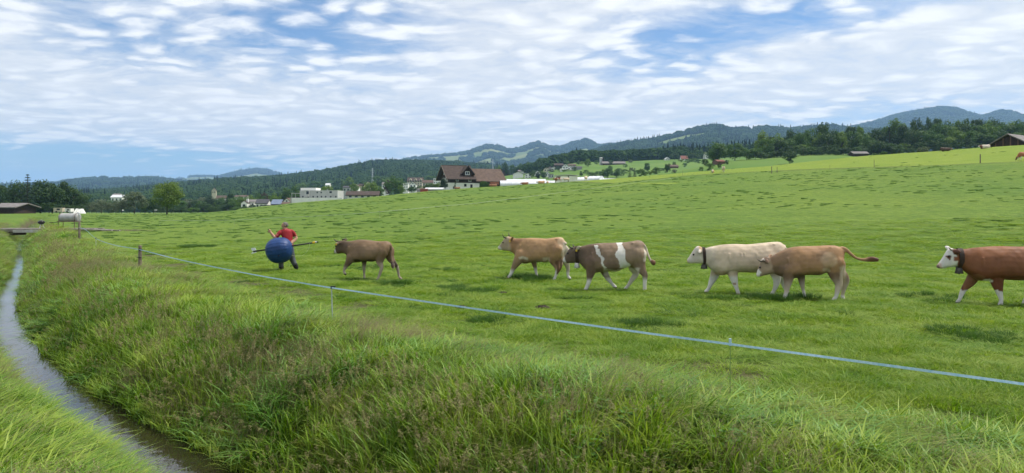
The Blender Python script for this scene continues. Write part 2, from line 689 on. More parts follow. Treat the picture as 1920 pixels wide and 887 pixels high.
l.new(g_range(g_noise(0.6, 3), 0.4, 0.6, 0.15, 0.75), em.inputs[1])
c = g_mix(em.outputs[0], c, (0.075, 0.085, 0.022, 1))
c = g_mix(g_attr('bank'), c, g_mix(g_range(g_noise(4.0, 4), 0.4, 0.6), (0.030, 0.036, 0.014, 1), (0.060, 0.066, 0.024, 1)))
dirt_c = g_mix(g_range(g_noise(3.5, 5), 0.35, 0.65), (0.045, 0.032, 0.020, 1), (0.120, 0.090, 0.055, 1))
dm = n.new('ShaderNodeMath')
dm.operation = 'MULTIPLY'
l.new(g_attr('dirt'), dm.inputs[0])
l.new(g_range(g_noise(2.2, 5), 0.25, 0.5, 0.35, 1.0), dm.inputs[1])
c = g_mix(dm.outputs[0], c, dirt_c)
l.new(c, b.inputs['Base Color'])
bp = n.new('ShaderNodeBump')
bp.inputs['Strength'].default_value = 0.9
bp.inputs['Distance'].default_value = 0.12
hsum = n.new('ShaderNodeMath')
hsum.operation = 'ADD'
l.new(g_noise(9.0, 5), hsum.inputs[0])
l.new(g_noise(1.8, 3), hsum.inputs[1])
l.new(hsum.outputs[0], bp.inputs['Height'])
l.new(bp.outputs['Normal'], b.inputs['Normal'])
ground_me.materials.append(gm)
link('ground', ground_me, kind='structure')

# ------------------------------------------------------------------ hills behind the pasture
RIDGES = {}


class Ridge:
    """a range of hills: crest given by photograph rows at a real depth, falling to a foot nearer the viewer"""
    def __init__(self, name, pts, depth, foot, zfoot, gully=0.05, seed=0, power=1.0, gscale=0.004):
        self.px = [p[0] for p in pts]
        self.row = [p[1] for p in pts]
        self.D, self.D0, self.zf, self.g, self.seed, self.pw, self.gs = depth, foot, zfoot, gully, seed, power, gscale
        RIDGES[name] = self
        self.name = name

    def z(self, x, y):
        x, y = np.asarray(x, float), np.asarray(y, float)
        px = 960 + x / np.maximum(y, 1) * F
        row = np.interp(px, self.px, self.row)
        crest = EYE + (HOR - row) / F * self.D
        t = (y - self.D0) / (self.D - self.D0)
        p = np.where(t <= 1, np.sin(np.clip(t, 0, 1) * math.pi / 2) ** self.pw, np.cos(np.clip((t - 1) * 1.2, 0, 1) * math.pi / 2))
        ln = EYE + (crest - EYE) * np.minimum(y, self.D) / self.D        # never above the sight line to the crest
        p = p * (1 - self.g * 2.2 * vnoise(x, y, self.gs, 4, self.seed) * np.clip((1.0 - t) * 4, 0, 1) * np.clip(t * 3, 0, 1))
        h = self.zf + (ln - self.zf) * p
        return np.where(t < 0, self.zf - 8, h)

    def mesh(self, mat, dpx=7, nt=46):
        pxs = np.arange(min(self.px), max(self.px) + 1, dpx)
        ts = np.concatenate([np.linspace(-0.02, 1.0, nt), np.linspace(1.05, 1.6, 10)])
        PX, T = np.meshgrid(pxs, ts, indexing='ij')
        Y = self.D0 + T * (self.D - self.D0)
        X = (PX - 960) / F * Y
        Z = self.z(X, Y)
        a, c_ = PX.shape
        i, j = np.meshgrid(np.arange(a - 1), np.arange(c_ - 1), indexing='ij')
        q = np.stack([i * c_ + j, (i + 1) * c_ + j, (i + 1) * c_ + j + 1, i * c_ + j + 1], -1).reshape(-1, 4)
        me = np_mesh('hill', np.stack([X, Y, Z], -1).reshape(-1, 3), q, mat, smooth=True)
        return link('hill', me, kind='structure')

    def hit(self, px, row):
        ys = np.linspace(self.D0, self.D * 1.05, 1500)
        xs = (px - 960) / F * ys
        zs = EYE + (HOR - row) / F * ys
        g = zs - self.z(xs, ys)
        i = int(np.argmax(g <= 0))
        if g[i] > 0:
            i = int(np.argmin(g))
        return Vector((xs[i], ys[i], float(self.z(xs[i:i + 1], ys[i:i + 1])[0])))


meadow_a = material('meadow_near', (0.080, 0.155, 0.028), (0.120, 0.190, 0.042), scale=0.02, rough=0.95, spec=0.1)
meadow_b = material('meadow_far', (0.085, 0.140, 0.034), (0.135, 0.175, 0.052), scale=0.006, rough=0.95, spec=0.1)
meadow_c = material('meadow_upland', (0.095, 0.145, 0.040), (0.185, 0.205, 0.075), scale=0.006, rough=0.95, spec=0.1)
woodfloor = material('wood_floor', (0.020, 0.040, 0.014), (0.035, 0.060, 0.020), scale=0.02, rough=0.95, spec=0.1)

r_near = Ridge('near', [(1120, 345), (1180, 334), (1240, 325), (1290, 317), (1340, 306), (1380, 300), (1430, 297), (1500, 291), (1560, 289), (1610, 291), (1700, 288), (1800, 278), (2000, 264), (2200, 256)], 350, 190, -2, 0.01, 3, 1.0, 0.02)
r_silo = Ridge('silo', [(830, 350), (900, 337), (940, 331), (1000, 322), (1050, 310), (1090, 303), (1130, 304), (1200, 301), (1260, 297), (1330, 296), (1420, 290), (1700, 285)], 820, 330, 2, 0.02, 5, 0.85, 0.008)
r_wood = Ridge('wood', [(-60, 378), (60, 372), (160, 368), (250, 362), (330, 353), (420, 345), (520, 340), (600, 330), (650, 321), (700, 312), (740, 310), (800, 311), (860, 313), (910, 318), (960, 324), (1040, 340), (1100, 352)], 1900, 850, -4, 0.05, 11, 0.9, 0.006)
r_farleft = Ridge('farleft', [(-260, 352), (-60, 349), (40, 350), (100, 347), (130, 342), (180, 337), (230, 336), (280, 335), (320, 341), (380, 347), (460, 352), (560, 360)], 4600, 2300, -6, 0.04, 17, 0.9, 0.0025)
r_knoll = Ridge('knoll', [(290, 350), (335, 337), (360, 332), (390, 331), (408, 333), (425, 328), (445, 322), (480, 316.5), (500, 319), (520, 326), (560, 336), (640, 350)], 7500, 4800, -6, 0.05, 21, 0.9, 0.002)
r_peaks = Ridge('peaks', [(680, 325), (720, 312), (760, 300), (800, 294), (850, 291), (880, 286), (895, 280), (908, 275), (922, 273), (935, 276), (955, 281), (985, 276), (1000, 270), (1013, 267), (1028, 275), (1050, 278), (1068, 271), (1085, 266), (1098, 261.5), (1110, 267), (1125, 274), (1160, 271), (1200, 268), (1260, 272), (1330, 290)], 5200, 2300, 0, 0.09, 25, 0.75, 0.0022)
r_right = Ridge('right', [(1020, 312), (1080, 296), (1130, 282), (1180, 271), (1230, 265), (1270, 255), (1300, 247), (1325, 241), (1345, 239.5), (1370, 247), (1400, 246), (1450, 243), (1480, 247), (1520, 243), (1560, 240), (1600, 246), (1660, 250), (1760, 258), (1900, 262), (2100, 268)], 3000, 1350, 10, 0.08, 31, 0.8, 0.003)
r_far = Ridge('far', [(1480, 262), (1560, 246), (1600, 240), (1640, 231), (1690, 216), (1740, 207), (1765, 203.5), (1790, 206), (1812, 213), (1835, 218), (1852, 218), (1866, 213), (1881, 209), (1895, 213), (1915, 218), (1960, 220), (2050, 228), (2200, 236)], 5000, 2600, 20, 0.07, 37, 0.8, 0.0022)

for r_, m_ in ((r_near, meadow_a), (r_silo, meadow_a), (r_wood, woodfloor), (r_farleft, meadow_b), (r_knoll, meadow_c), (r_peaks, meadow_c), (r_right, meadow_b), (r_far, meadow_c)):
    r_.mesh(m_, dpx=5)

# ------------------------------------------------------------------ plants: prototypes and scattering
HIDDEN = {}


def proto_collection(name, meshes):
    c_ = bpy.data.collections.new(name)
    for k, me in enumerate(meshes):
        o = bpy.data.objects.new('%s_%02d' % (name, k), me)
        c_.objects.link(o)
    return c_


def scatter(name, coll, pts, rot, scl, idx, label, category=None, kind='stuff'):
    me = bpy.data.meshes.new(name)
    me.vertices.add(len(pts))
    me.vertices.foreach_set('co', np.asarray(pts, np.float32).ravel())
    a = me.attributes.new('rot', 'FLOAT_VECTOR', 'POINT')
    a.data.foreach_set('vector', np.asarray(rot, np.float32).ravel())
    a = me.attributes.new('scl', 'FLOAT_VECTOR', 'POINT')
    a.data.foreach_set('vector', np.asarray(scl, np.float32).ravel())
    a = me.attributes.new('idx', 'INT', 'POINT')
    a.data.foreach_set('value', np.asarray(idx, np.int32))
    o = link(name, me, label=label, category=category, kind=kind)
    ng = bpy.data.node_groups.new(name + '_scatter', 'GeometryNodeTree')
    ng.interface.new_socket('Geometry', in_out='INPUT', socket_type='NodeSocketGeometry')
    ng.interface.new_socket('Geometry', in_out='OUTPUT', socket_type='NodeSocketGeometry')
    N, L = ng.nodes, ng.links
    gi, go = N.new('NodeGroupInput'), N.new('NodeGroupOutput')
    ci = N.new('GeometryNodeCollectionInfo')
    ci.inputs['Collection'].default_value = coll
    ci.inputs['Separate Children'].default_value = True
    ci.inputs['Reset Children'].default_value = True
    ip = N.new('GeometryNodeInstanceOnPoints')
    ip.inputs['Pick Instance'].default_value = True

    def attr(nm, ty):
        q = N.new('GeometryNodeInputNamedAttribute')
        q.data_type = ty
        q.inputs['Name'].default_value = nm
        return q.outputs['Attribute']
    e2r = N.new('FunctionNodeEulerToRotation')
    L.new(attr('rot', 'FLOAT_VECTOR'), e2r.inputs[0])
    L.new(gi.outputs[0], ip.inputs['Points'])
    L.new(ci.outputs[0], ip.inputs['Instance'])
    L.new(attr('idx', 'INT'), ip.inputs['Instance Index'])
    L.new(e2r.outputs[0], ip.inputs['Rotation'])
    L.new(attr('scl', 'FLOAT_VECTOR'), ip.inputs['Scale'])
    L.new(ip.outputs[0], go.inputs[0])
    md = o.modifiers.new('scatter', 'NODES')
    md.node_group = ng
    return o


def blades(n_, radius, hmin, hmax, wid, bend, rs, lean=(0, 0), segs=3, spread=0.5, flat=0.0):
    """a tuft of curved grass blades"""
    ang_ = rs.random(n_) * 2 * math.pi
    rr = radius * np.sqrt(rs.random(n_))
    bx, by = rr * np.cos(ang_), rr * np.sin(ang_)
    h = hmin + (hmax - hmin) * rs.random(n_)
    da = rs.random(n_) * 2 * math.pi
    dl = bend * (0.3 + 0.7 * rs.random(n_)) * h
    ex = np.cos(da) * dl * spread + lean[0] * h + bx * 0.6
    ey = np.sin(da) * dl * spread + lean[1] * h + by * 0.6
    wa = da + math.pi / 2 + (rs.random(n_) - 0.5)
    w = wid * (0.6 + 0.8 * rs.random(n_))
    vs = []
    for k in range(segs + 1):
        t_ = k / segs
        curve = t_ ** 1.8
        z = h * (t_ - (bend * 0.45 + flat) * t_ ** 2.5)
        cx, cy = bx + ex * curve, by + ey * curve
        ww = w * (1 - t_ ** 1.6) * 0.5 + 0.0004
        if k == segs:
            vs.append(np.stack([cx, cy, z], -1)[:, None, :])
        else:
            vs.append(np.stack([np.stack([cx - np.cos(wa) * ww, cy - np.sin(wa) * ww, z], -1), np.stack([cx + np.cos(wa) * ww, cy + np.sin(wa) * ww, z], -1)], 1))
    v = np.concatenate(vs, 1)
    per = v.shape[1]
    o = np.arange(n_)[:, None] * per
    q = [o + np.array([[2 * k, 2 * k + 1, 2 * k + 3, 2 * k + 2]]) for k in range(segs - 1)]
    q = np.concatenate(q, 0)
    tr = o + np.array([[2 * segs - 2, 2 * segs - 1, 2 * segs]])
    return v.reshape(-1, 3), q, tr


def seed_heads(n_, rs, hmin, hmax, radius, lean=(0, 0), plume=0.10, bits=26, size=0.010):
    """thin stems with loose panicles: stems as thin strips, heads as many tiny flecks"""
    V, T = [], []
    for _ in range(n_):
        a = rs.random() * 6.283
        r_ = radius * math.sqrt(rs.random())
        h = hmin + (hmax - hmin) * rs.random()
        b0 = np.array([r_ * math.cos(a), r_ * math.sin(a), 0])
        d = rs.random() * 6.283
        top = b0 + np.array([math.cos(d) * 0.18 * h + lean[0] * h, math.sin(d) * 0.18 * h + lean[1] * h, h * 0.96])
        w = 0.0016
        o = len(V)
        midp = b0 * 0.5 + top * 0.5 + np.array([-lean[0] * h * 0.12, -lean[1] * h * 0.12, 0.03])
        V += [b0 + [w, 0, 0], b0 - [w, 0, 0], midp + [w, 0, 0], midp - [w, 0, 0], top]
        T += [(o, o + 1, o + 2), (o + 1, o + 3, o + 2), (o + 2, o + 3, o + 4)]
        ax = top - midp
        ax /= np.linalg.norm(ax)
        for _k in range(bits):
            s = rs.random()
            c_ = top - ax * plume * s * 1.6 + rs.normal(0, 1, 3) * plume * 0.16 * (0.3 + s)
            e1 = rs.normal(0, 1, 3)
            e1 /= np.linalg.norm(e1)
            e2 = rs.normal(0, 1, 3)
            e2 /= np.linalg.norm(e2)
            sz = size * (0.6 + rs.random())
            o = len(V)
            V += [c_ - e1 * sz, c_ + e1 * sz, c_ + e2 * sz * 0.5]
            T += [(o, o + 1, o + 2)]
    return np.array(V), np.array(T)


g_green = leaf_material('grass_green', (0.080, 0.175, 0.016), (0.165, 0.285, 0.028), (0.300, 0.390, 0.060), transl=0.30, pos_scale=0.8, rough=0.5, spec=0.28, isl=0.7)
g_blue = leaf_material('grass_bluegreen', (0.065, 0.175, 0.022), (0.120, 0.260, 0.036), (0.200, 0.340, 0.075), transl=0.28, pos_scale=0.8, rough=0.48, spec=0.32, isl=0.7)
g_straw = leaf_material('grass_lodged', (0.180, 0.255, 0.040), (0.270, 0.330, 0.065), (0.380, 0.400, 0.120), transl=0.38, pos_scale=0.8)
g_head = leaf_material('grass_panicle', (0.170, 0.135, 0.075), (0.240, 0.205, 0.110), (0.320, 0.290, 0.150), transl=0.35)
g_cream = leaf_material('grass_cream_panicle', (0.200, 0.190, 0.075), (0.270, 0.250, 0.110), (0.330, 0.300, 0.150), transl=0.25)
g_short = leaf_material('grass_short', (0.095, 0.195, 0.018), (0.160, 0.272, 0.030), (0.270, 0.350, 0.064), transl=0.40, pos_scale=0.9, spread=0.9, isl=0.85)
g_tuft = leaf_material('grass_tussock', (0.036, 0.092, 0.016), (0.060, 0.132, 0.022), (0.095, 0.175, 0.032), transl=0.32)
g_weed = leaf_material('weed_leaf', (0.060, 0.150, 0.025), (0.105, 0.220, 0.038), (0.160, 0.270, 0.060), transl=0.35)


def tuft_mesh(name, parts):
    """parts: list of (verts, [face arrays], material)"""
    V, fa, mats, mi, off = [], [], [], [], 0
    for (v, fs, m) in parts:
        k = len(mats)
        mats.append(m)
        for f in fs:
            if len(f):
                fa.append(np.asarray(f) + off)
                mi += [k] * len(f)
        V.append(v)
        off += len(v)
    return np_mesh(name, np.concatenate(V), fa, mats=mats, midx=mi)


tall = []
rs = np.random.default_rng(11)
for k in range(4):      # 0-3 upright green tufts
    v, q, tr = blades(38, 0.17, 0.28, 0.78, 0.0165, 0.62, rs, lean=(0.10, 0.03), segs=4, spread=0.8)
    tall.append(tuft_mesh('tall_green', [(v, [q, tr], g_green)]))
for k in range(2):      # 4-5 broad blue-green blades that arch over
    v, q, tr = blades(26, 0.14, 0.40, 0.88, 0.021, 0.95, rs, lean=(0.12, 0.02), segs=5, spread=0.9)
    tall.append(tuft_mesh('tall_broad', [(v, [q, tr], g_blue)]))
for k in range(3):      # 6-8 flowering grass with purple-brown panicles
    v, q, tr = blades(30, 0.15, 0.25, 0.60, 0.009, 0.55, rs, lean=(0.12, 0.03), segs=3, spread=0.8)
    hv, ht = seed_heads(15, rs, 0.55, 0.92, 0.17, lean=(0.16, 0.04), plume=0.10, bits=26, size=0.0075)
    tall.append(tuft_mesh('tall_panicle', [(v, [q, tr], g_green), (hv, [ht], g_head)]))
for k in range(2):      # 9-10 lodged, combed-over straw-green grass
    v, q, tr = blades(60, 0.20, 0.55, 0.95, 0.009, 0.35, rs, lean=(0.85, 0.12), segs=5, spread=0.5, flat=0.50)
    tall.append(tuft_mesh('lodged', [(v, [q, tr], g_straw)]))
for k in range(2):      # 11-12 cream flower heads (meadow fescue, cocksfoot)
    v, q, tr = blades(30, 0.14, 0.25, 0.6, 0.007, 0.6, rs, lean=(0.08, 0.0), segs=4, spread=0.8)
    hv, ht = seed_heads(8, rs, 0.55, 0.90, 0.14, lean=(0.10, 0.0), plume=0.07, bits=40, size=0.013)
    tall.append(tuft_mesh('tall_cream', [(v, [q, tr], g_green), (hv, [ht], g_cream)]))


def weed(rs):
    V, Q = [], []
    for _ in range(9):
        a = rs.random() * 6.28
        r_ = 0.13 * rs.random()
        x0, y0, h = r_ * math.cos(a), r_ * math.sin(a), 0.18 + 0.32 * rs.random()
        for lv in range(5):
            zz = h * (0.25 + 0.75 * lv / 4)
            for s in range(3):
                th = rs.random() * 6.28
                L_ = 0.045 + 0.05 * rs.random()
                w_ = L_ * 0.30
                dx, dy = math.cos(th), math.sin(th)
                dz = 0.25 - 0.6 * rs.random()
                o = len(V)
                V += [(x0, y0, zz), (x0 + dx * L_ * 0.5 - dy * w_, y0 + dy * L_ * 0.5 + dx * w_, zz + dz * L_ * 0.4), (x0 + dx * L_, y0 + dy * L_, zz + dz * L_), (x0 + dx * L_ * 0.5 + dy * w_, y0 + dy * L_ * 0.5 - dx * w_, zz + dz * L_ * 0.4)]
                Q.append((o, o + 1, o + 2, o + 3))
    return np.array(V), np.array(Q)


for k in range(2):      # 13-14 leafy weeds
    v, q = weed(rs)
    tall.append(tuft_mesh('weed', [(v, [q], g_weed)]))
tall_coll = proto_collection('tall_grass_tuft', tall)

short = []
for k in range(4):
    v, q, tr = blades(110, 0.32, 0.030, 0.125, 0.012, 0.95, rs, segs=2, spread=1.0)
    short.append(tuft_mesh('short', [(v, [q, tr], g_short)]))
short_coll = proto_collection('short_grass_tuft', short)
tus = []
for k in range(4):
    v, q, tr = blades(260, 0.34, 0.10, 0.26, 0.010, 0.8, rs, segs=3, spread=1.0)
    # denser and taller in the middle
    tus.append(tuft_mesh('tussock', [(v, [q, tr], g_tuft)]))
tus_coll = proto_collection('tussock_tuft', tus)


def in_view(x, y, margin=140):
    px = 960 + x / np.maximum(y, 0.3) * F
    return (y > 2.0) & (px > -margin) & (px < 1920 + margin)


# tall grass along both banks
N0 = 240000
yy = 2.5 + 82.0 * rs.random(N0) ** 1.9
xx = np.interp(yy, [p[1] for p in STREAM], [p[0] for p in STREAM]) + (rs.random(N0) - 0.40) * 15.0
xx2 = xx
d = poly_dist(xx2, yy, STREAM)
dfence = poly_dist(xx2, yy, FENCE)
right = (d > np.interp(yy, [9, 22], [0.74, 0.60])) & (dfence * np.sign(poly_dist(np.array([-8.0]), np.array([13.0]), FENCE)[0]) > -0.35)
left = (d < -np.interp(yy, [9, 22], [0.66, 0.42])) & (d > -9.0)
keep = (right | left) & in_view(xx2, yy)
dens_w = np.interp(yy, [3, 12, 22, 40, 85], [1.0, 1.0, 0.95, 0.8, 0.6])
keep &= rs.random(N0) < dens_w * np.where(left & (d < -3.5), 0.65, 1.0)
xx, yy, d, dfence = xx2[keep], yy[keep], d[keep], np.abs(dfence[keep])
MAXT = 30000
if len(xx) > MAXT:
    s_ = rs.choice(len(xx), MAXT, replace=False)
    xx, yy, d, dfence = xx[s_], yy[s_], d[s_], dfence[s_]
nA = vnoise(xx, yy, 0.42, 2, 41)
nB = vnoise(xx, yy, 0.55, 2, 43)
nC = vnoise(xx, yy, 0.8, 2, 47)
rr = rs.random(len(xx))
idx = rs.integers(0, 4, len(xx))
idx = np.where((nA > 0.60) & (rr < 0.32), 6 + rs.integers(0, 3, len(xx)), idx)
idx = np.where((d < 0) & (nA > 0.50) & (rr < 0.5), 6 + rs.integers(0, 3, len(xx)), idx)
idx = np.where((rr > 0.945), 6 + rs.integers(0, 3, len(xx)), idx)
idx = np.where((nB > 0.56) & (rr > 0.45) & (rr < 0.75), 4 + rs.integers(0, 2, len(xx)), idx)
lodge = np.exp(-(((xx - 0.1) / 1.5) ** 2 + ((yy - 7.7) / 0.9) ** 2)) + 0.8 * np.exp(-(((xx + 1.9) / 1.6) ** 2 + ((yy - 9.6) / 0.8) ** 2))
idx = np.where((lodge > 0.45) & (rr < 0.42), 9 + rs.integers(0, 2, len(xx)), idx)
idx = np.where((nC > 0.60) & (rr < 0.18) & (d > 0), 9 + rs.integers(0, 2, len(xx)), idx)
idx = np.where((d > 0) & (d < 2.2) & (rr > 0.76) & (rr < 0.88), 11 + rs.integers(0, 2, len(xx)), idx)
weedy = np.exp(-(((xx - 1.6) / 1.1) ** 2 + ((yy - 7.4) / 0.7) ** 2))
idx = np.where((weedy > 0.25) & (rr < 0.10), 13 + rs.integers(0, 2, len(xx)), idx)
hs = 0.55 + 0.45 * rs.random(len(xx))
hs *= np.where(d > 0, np.interp(dfence, [0, 0.8, 1.8], [0.42, 0.72, 1.0]), 0.85)
hs *= np.where(np.abs(d) < 1.2, 0.62, 1.0)
hs *= np.where((d < 0) & (d > -2.4), np.interp(yy, [8, 20], [0.62, 0.85]), 1.0)
hs *= np.interp(vnoise(xx, yy, 0.9, 2, 51), [0.25, 0.75], [0.75, 1.2])
hs = np.where(yy > 40, hs * 0.85, hs)
zz = ground_z(xx, yy) - 0.02
rot = np.stack([(rs.random(len(xx)) - 0.5) * 0.3, (rs.random(len(xx)) - 0.5) * 0.3, (vnoise(xx, yy, 0.5, 2, 53) - 0.5) * 5.0 + (rs.random(len(xx)) - 0.5) * 2.2], -1)
rot[:, 2] = np.where((idx == 9) | (idx == 10), (rs.random(len(xx)) - 0.5) * 1.1 + (vnoise(xx, yy, 0.6, 2, 57) - 0.5) * 1.6, rot[:, 2])
wide = np.interp(yy, [5, 25, 80], [1.0, 1.35, 2.3])
scl = np.stack([wide * (0.8 + 0.5 * rs.random(len(xx))), wide * (0.8 + 0.5 * rs.random(len(xx))), hs * np.interp(yy, [5, 80], [1.0, 1.1])], -1)
scatter('bank_grass', tall_coll, np.stack([xx, yy, zz], -1), rot, scl, idx, 'tall flowering grass covering both banks of the stream', 'grass')

# short grazed turf on the near pasture
N1 = 30000
yy = 5.0 + 43.0 * rs.random(N1) ** 1.35
xx = (rs.random(N1) * 2300 - 190 - 960) / F * yy
d = poly_dist(xx, yy, STREAM)
keep = (d > 2.6) & in_view(xx, yy)
dd = np.interp(yy, [5, 14, 30, 48], [1.0, 1.0, 0.8, 0.3])
dirt_n = np.where(np.abs(np.abs(poly_dist(xx, yy, FENCE)) - 1.7) < 0.7, vnoise(xx, yy, 0.6, 3, 8), 0)
keep &= (rs.random(N1) < dd) & ~((dirt_n > 0.48) & (rs.random(N1) < 0.8) & (d > 4.4))
xx, yy = xx[keep], yy[keep]
zz = ground_z(xx, yy) - 0.005
rot = np.stack([(rs.random(len(xx)) - 0.5) * 0.3, (rs.random(len(xx)) - 0.5) * 0.3, rs.random(len(xx)) * 6.28], -1)
sc = np.interp(yy, [5, 20, 48], [0.8, 1.1, 1.7])
hh = np.interp(vnoise(xx, yy, 1.1, 3, 61), [0.28, 0.72], [0.35, 1.6]) * np.interp(yy, [5, 22, 48], [0.85, 0.75, 0.25])
scl = np.stack([sc, sc, hh], -1)
scatter('pasture_turf', short_coll, np.stack([xx, yy, zz], -1), rot, scl, rs.integers(0, 4, len(xx)), 'short grazed turf of the pasture', 'grass')

# darker ungrazed tussocks dotted over the pasture
TP = [(1215, 612, 1.1), (855, 543, 1.0), (885, 548, 1.0), (735, 535, 1.1), (825, 508, 1.0), (910, 606, 0.9), (978, 524, 1.3), (990, 527, 1.2), (1755, 559, 1.0), (1778, 565, 0.9), (1858, 634, 0.8), (1885, 642, 0.9), (1470, 565, 1.2), (1450, 562, 1.1), (1330, 566, 1.0), (1790, 622, 1.0), (370, 464, 1.2), (375, 462, 1.2), (670, 505, 0.9), (700, 502, 0.9), (1240, 618, 0.8), (1192, 607, 0.7), (640, 500, 0.8), (1480, 478, 0.8), (1000, 492, 0.8)]
tp, ts = [], []
for (a, b_, s) in TP:
    h = ground_hit(a, b_)
    for _ in range(7):
        x_, y_ = h.x + random.gauss(0, 0.30) * s, h.y + random.gauss(0, 0.30) * s
        tp.append((x_, y_, gz(x_, y_) - 0.02))
        f_ = random.uniform(0.35, 0.85)
        ts.append((s * f_, s * f_, s * random.uniform(0.6, 1.25)))
N2 = 6800
yy = 14 + 190 * rs.random(N2) ** 1.15
xx = (rs.random(N2) * 2250 - 165 - 960) / F * yy
k_ = (poly_dist(xx, yy, STREAM) > 5) & (poly_dist(xx, yy, FENCE) * np.sign(poly_dist(np.array([0.0]), np.array([30.0]), FENCE)[0]) > 1.0)
du_ = poly_dist(xx, yy, UPPER)
k_ &= ~((du_ < 0.5) & (yy > 60) & (rs.random(N2) < 0.93))
k_ &= (vnoise(xx, yy, 0.06, 2, 71) > 0.38) & (rs.random(N2) < np.interp(yy, [14, 40, 120, 200], [0.25, 0.55, 0.9, 0.8]))
xx, yy = xx[k_], yy[k_]
zz = ground_z(xx, yy) - 0.02
s_ = (0.45 + 0.9 * rs.random(len(xx)) ** 2) * np.interp(yy, [14, 60, 200], [0.75, 1.15, 1.9])
tp = np.concatenate([np.array(tp), np.stack([xx, yy, zz], -1)])
ts = np.concatenate([np.array(ts), np.stack([s_ * (0.5 + rs.random(len(xx)) ** 2 * 1.3), s_ * (0.6 + 0.5 * rs.random(len(xx))), 0.35 + 0.4 * s_ * rs.random(len(xx))], -1)])
rot = np.zeros((len(tp), 3))
rot[:, 2] = (rs.random(len(tp)) - 0.5) * 0.8
scatter('grass_tussocks', tus_coll, tp, rot, ts, rs.integers(0, 4, len(tp)), 'dark ungrazed tussocks dotted over the grazed pasture', 'grass')

# ------------------------------------------------------------------ water in the ditch
wm = bpy.data.materials.new('stream_water')
wm.use_nodes = True
n, l = wm.node_tree.nodes, wm.node_tree.links
b = n['Principled BSDF']
b.inputs['Base Color'].default_value = (0.018, 0.015, 0.010, 1)
b.inputs['Roughness'].default_value = 0.03
b.inputs['IOR'].default_value = 1.45
b.inputs['Specular IOR Level'].default_value = 0.6
t = n.new('ShaderNodeTexCoord')
nz = nd(n, 'ShaderNodeTexNoise', Scale=3.2, Detail=3.0)
l.new(t.outputs['Object'], nz.inputs['Vector'])
bp = n.new('ShaderNodeBump')
bp.inputs['Strength'].default_value = 0.10
bp.inputs['Distance'].default_value = 0.05
l.new(nz.outputs['Fac'], bp.inputs['Height'])
l.new(bp.outputs['Normal'], b.inputs['Normal'])
sp = [Vector((p[0], p[1], 0)) for p in STREAM]
V_, Q_ = [], []
for i, p in enumerate(sp):
    t_ = (sp[min(i + 1, len(sp) - 1)] - sp[max(i - 1, 0)]).normalized()
    nn = Vector((t_.y, -t_.x, 0))
    for w_ in (-0.95, -0.3, 0.3, 0.95):
        q_ = p + nn * w_
        V_.append((q_.x, q_.y, WATER_Z))
for i in range(len(sp) - 1):
    for k in range(3):
        Q_.append((i * 4 + k, i * 4 + k + 1, (i + 1) * 4 + k + 1, (i + 1) * 4 + k))
link('water', np_mesh('water', V_, np.array(Q_), wm), kind='structure')

# ------------------------------------------------------------------ animals and the person
def loft_rings(V, Fc, rings, cap=True):
    """rings: list of (n,3) arrays joined into a closed skin"""
    o = len(V)
    n_ = len(rings[0])
    for r_ in rings:
        V.extend([tuple(p) for p in r_])
    for i in range(len(rings) - 1):
        for k in range(n_):
            k2 = (k + 1) % n_
            Fc.append((o + i * n_ + k, o + i * n_ + k2, o + (i + 1) * n_ + k2, o + (i + 1) * n_ + k))
    if cap:
        Fc.append(tuple(o + k for k in reversed(range(n_))))
        Fc.append(tuple(o + (len(rings) - 1) * n_ + k for k in range(n_)))


def cr(vals, m):
    """resample a list of tuples with Catmull-Rom, m steps per span"""
    a = [np.array(v, float) for v in vals]
    out = []
    for i in range(len(a) - 1):
        p0, p1, p2, p3 = a[max(i - 1, 0)], a[i], a[i + 1], a[min(i + 2, len(a) - 1)]
        for k in range(m):
            t_ = k / m
            out.append(0.5 * ((2 * p1) + (p2 - p0) * t_ + (2 * p0 - 5 * p1 + 4 * p2 - p3) * t_ ** 2 + (3 * p1 - p0 - 3 * p2 + p3) * t_ ** 3))
    out.append(a[-1])
    return out


def limb(V, Fc, pts, flat=1.0, n_=12, m=4):
    """pts: (x, y, z, r) skinned as one tapering limb; flat squeezes it sideways (y)"""
    s = cr(pts, m)
    c_ = [Vector(p[:3]) for p in s]
    rings = []
    for i, p in enumerate(s):
        t_ = (c_[min(i + 1, len(c_) - 1)] - c_[max(i - 1, 0)]).normalized()
        side = Vector((0, 1, 0))
        a = side - t_ * side.dot(t_)
        if a.length < 0.2:
            a = Vector((1, 0, 0)) - t_ * t_.x
        a.normalize()
        b_ = t_.cross(a)
        r_ = max(float(p[3]), 0.004)
        rings.append([c_[i] + a * (math.cos(2 * math.pi * k / n_) * r_ * flat) + b_ * (math.sin(2 * math.pi * k / n_) * r_) for k in range(n_)])
    loft_rings(V, Fc, rings)


def fuse(name, V, Fc, voxel, smooth_it=7):
    """one continuous skin out of overlapping closed forms"""
    me = bpy.data.meshes.new(name)
    me.from_pydata([tuple(v) for v in V], [], Fc)
    bm = bmesh.new()
    bm.from_mesh(me)
    bmesh.ops.recalc_face_normals(bm, faces=bm.faces)
    bm.to_mesh(me)
    bm.free()
    o = bpy.data.objects.new(name, me)
    COL.objects.link(o)
    md = o.modifiers.new('skin', 'REMESH')
    md.mode = 'VOXEL'
    md.voxel_size = voxel
    md.use_smooth_shade = True
    sm = o.modifiers.new('soft', 'SMOOTH')
    sm.factor = 0.5
    sm.iterations = smooth_it
    dg = bpy.context.evaluated_depsgraph_get()
    ev = o.evaluated_get(dg)
    out = bpy.data.meshes.new_from_object(ev)
    out.name = name
    bpy.data.objects.remove(o)
    bpy.data.meshes.remove(me)
    return out


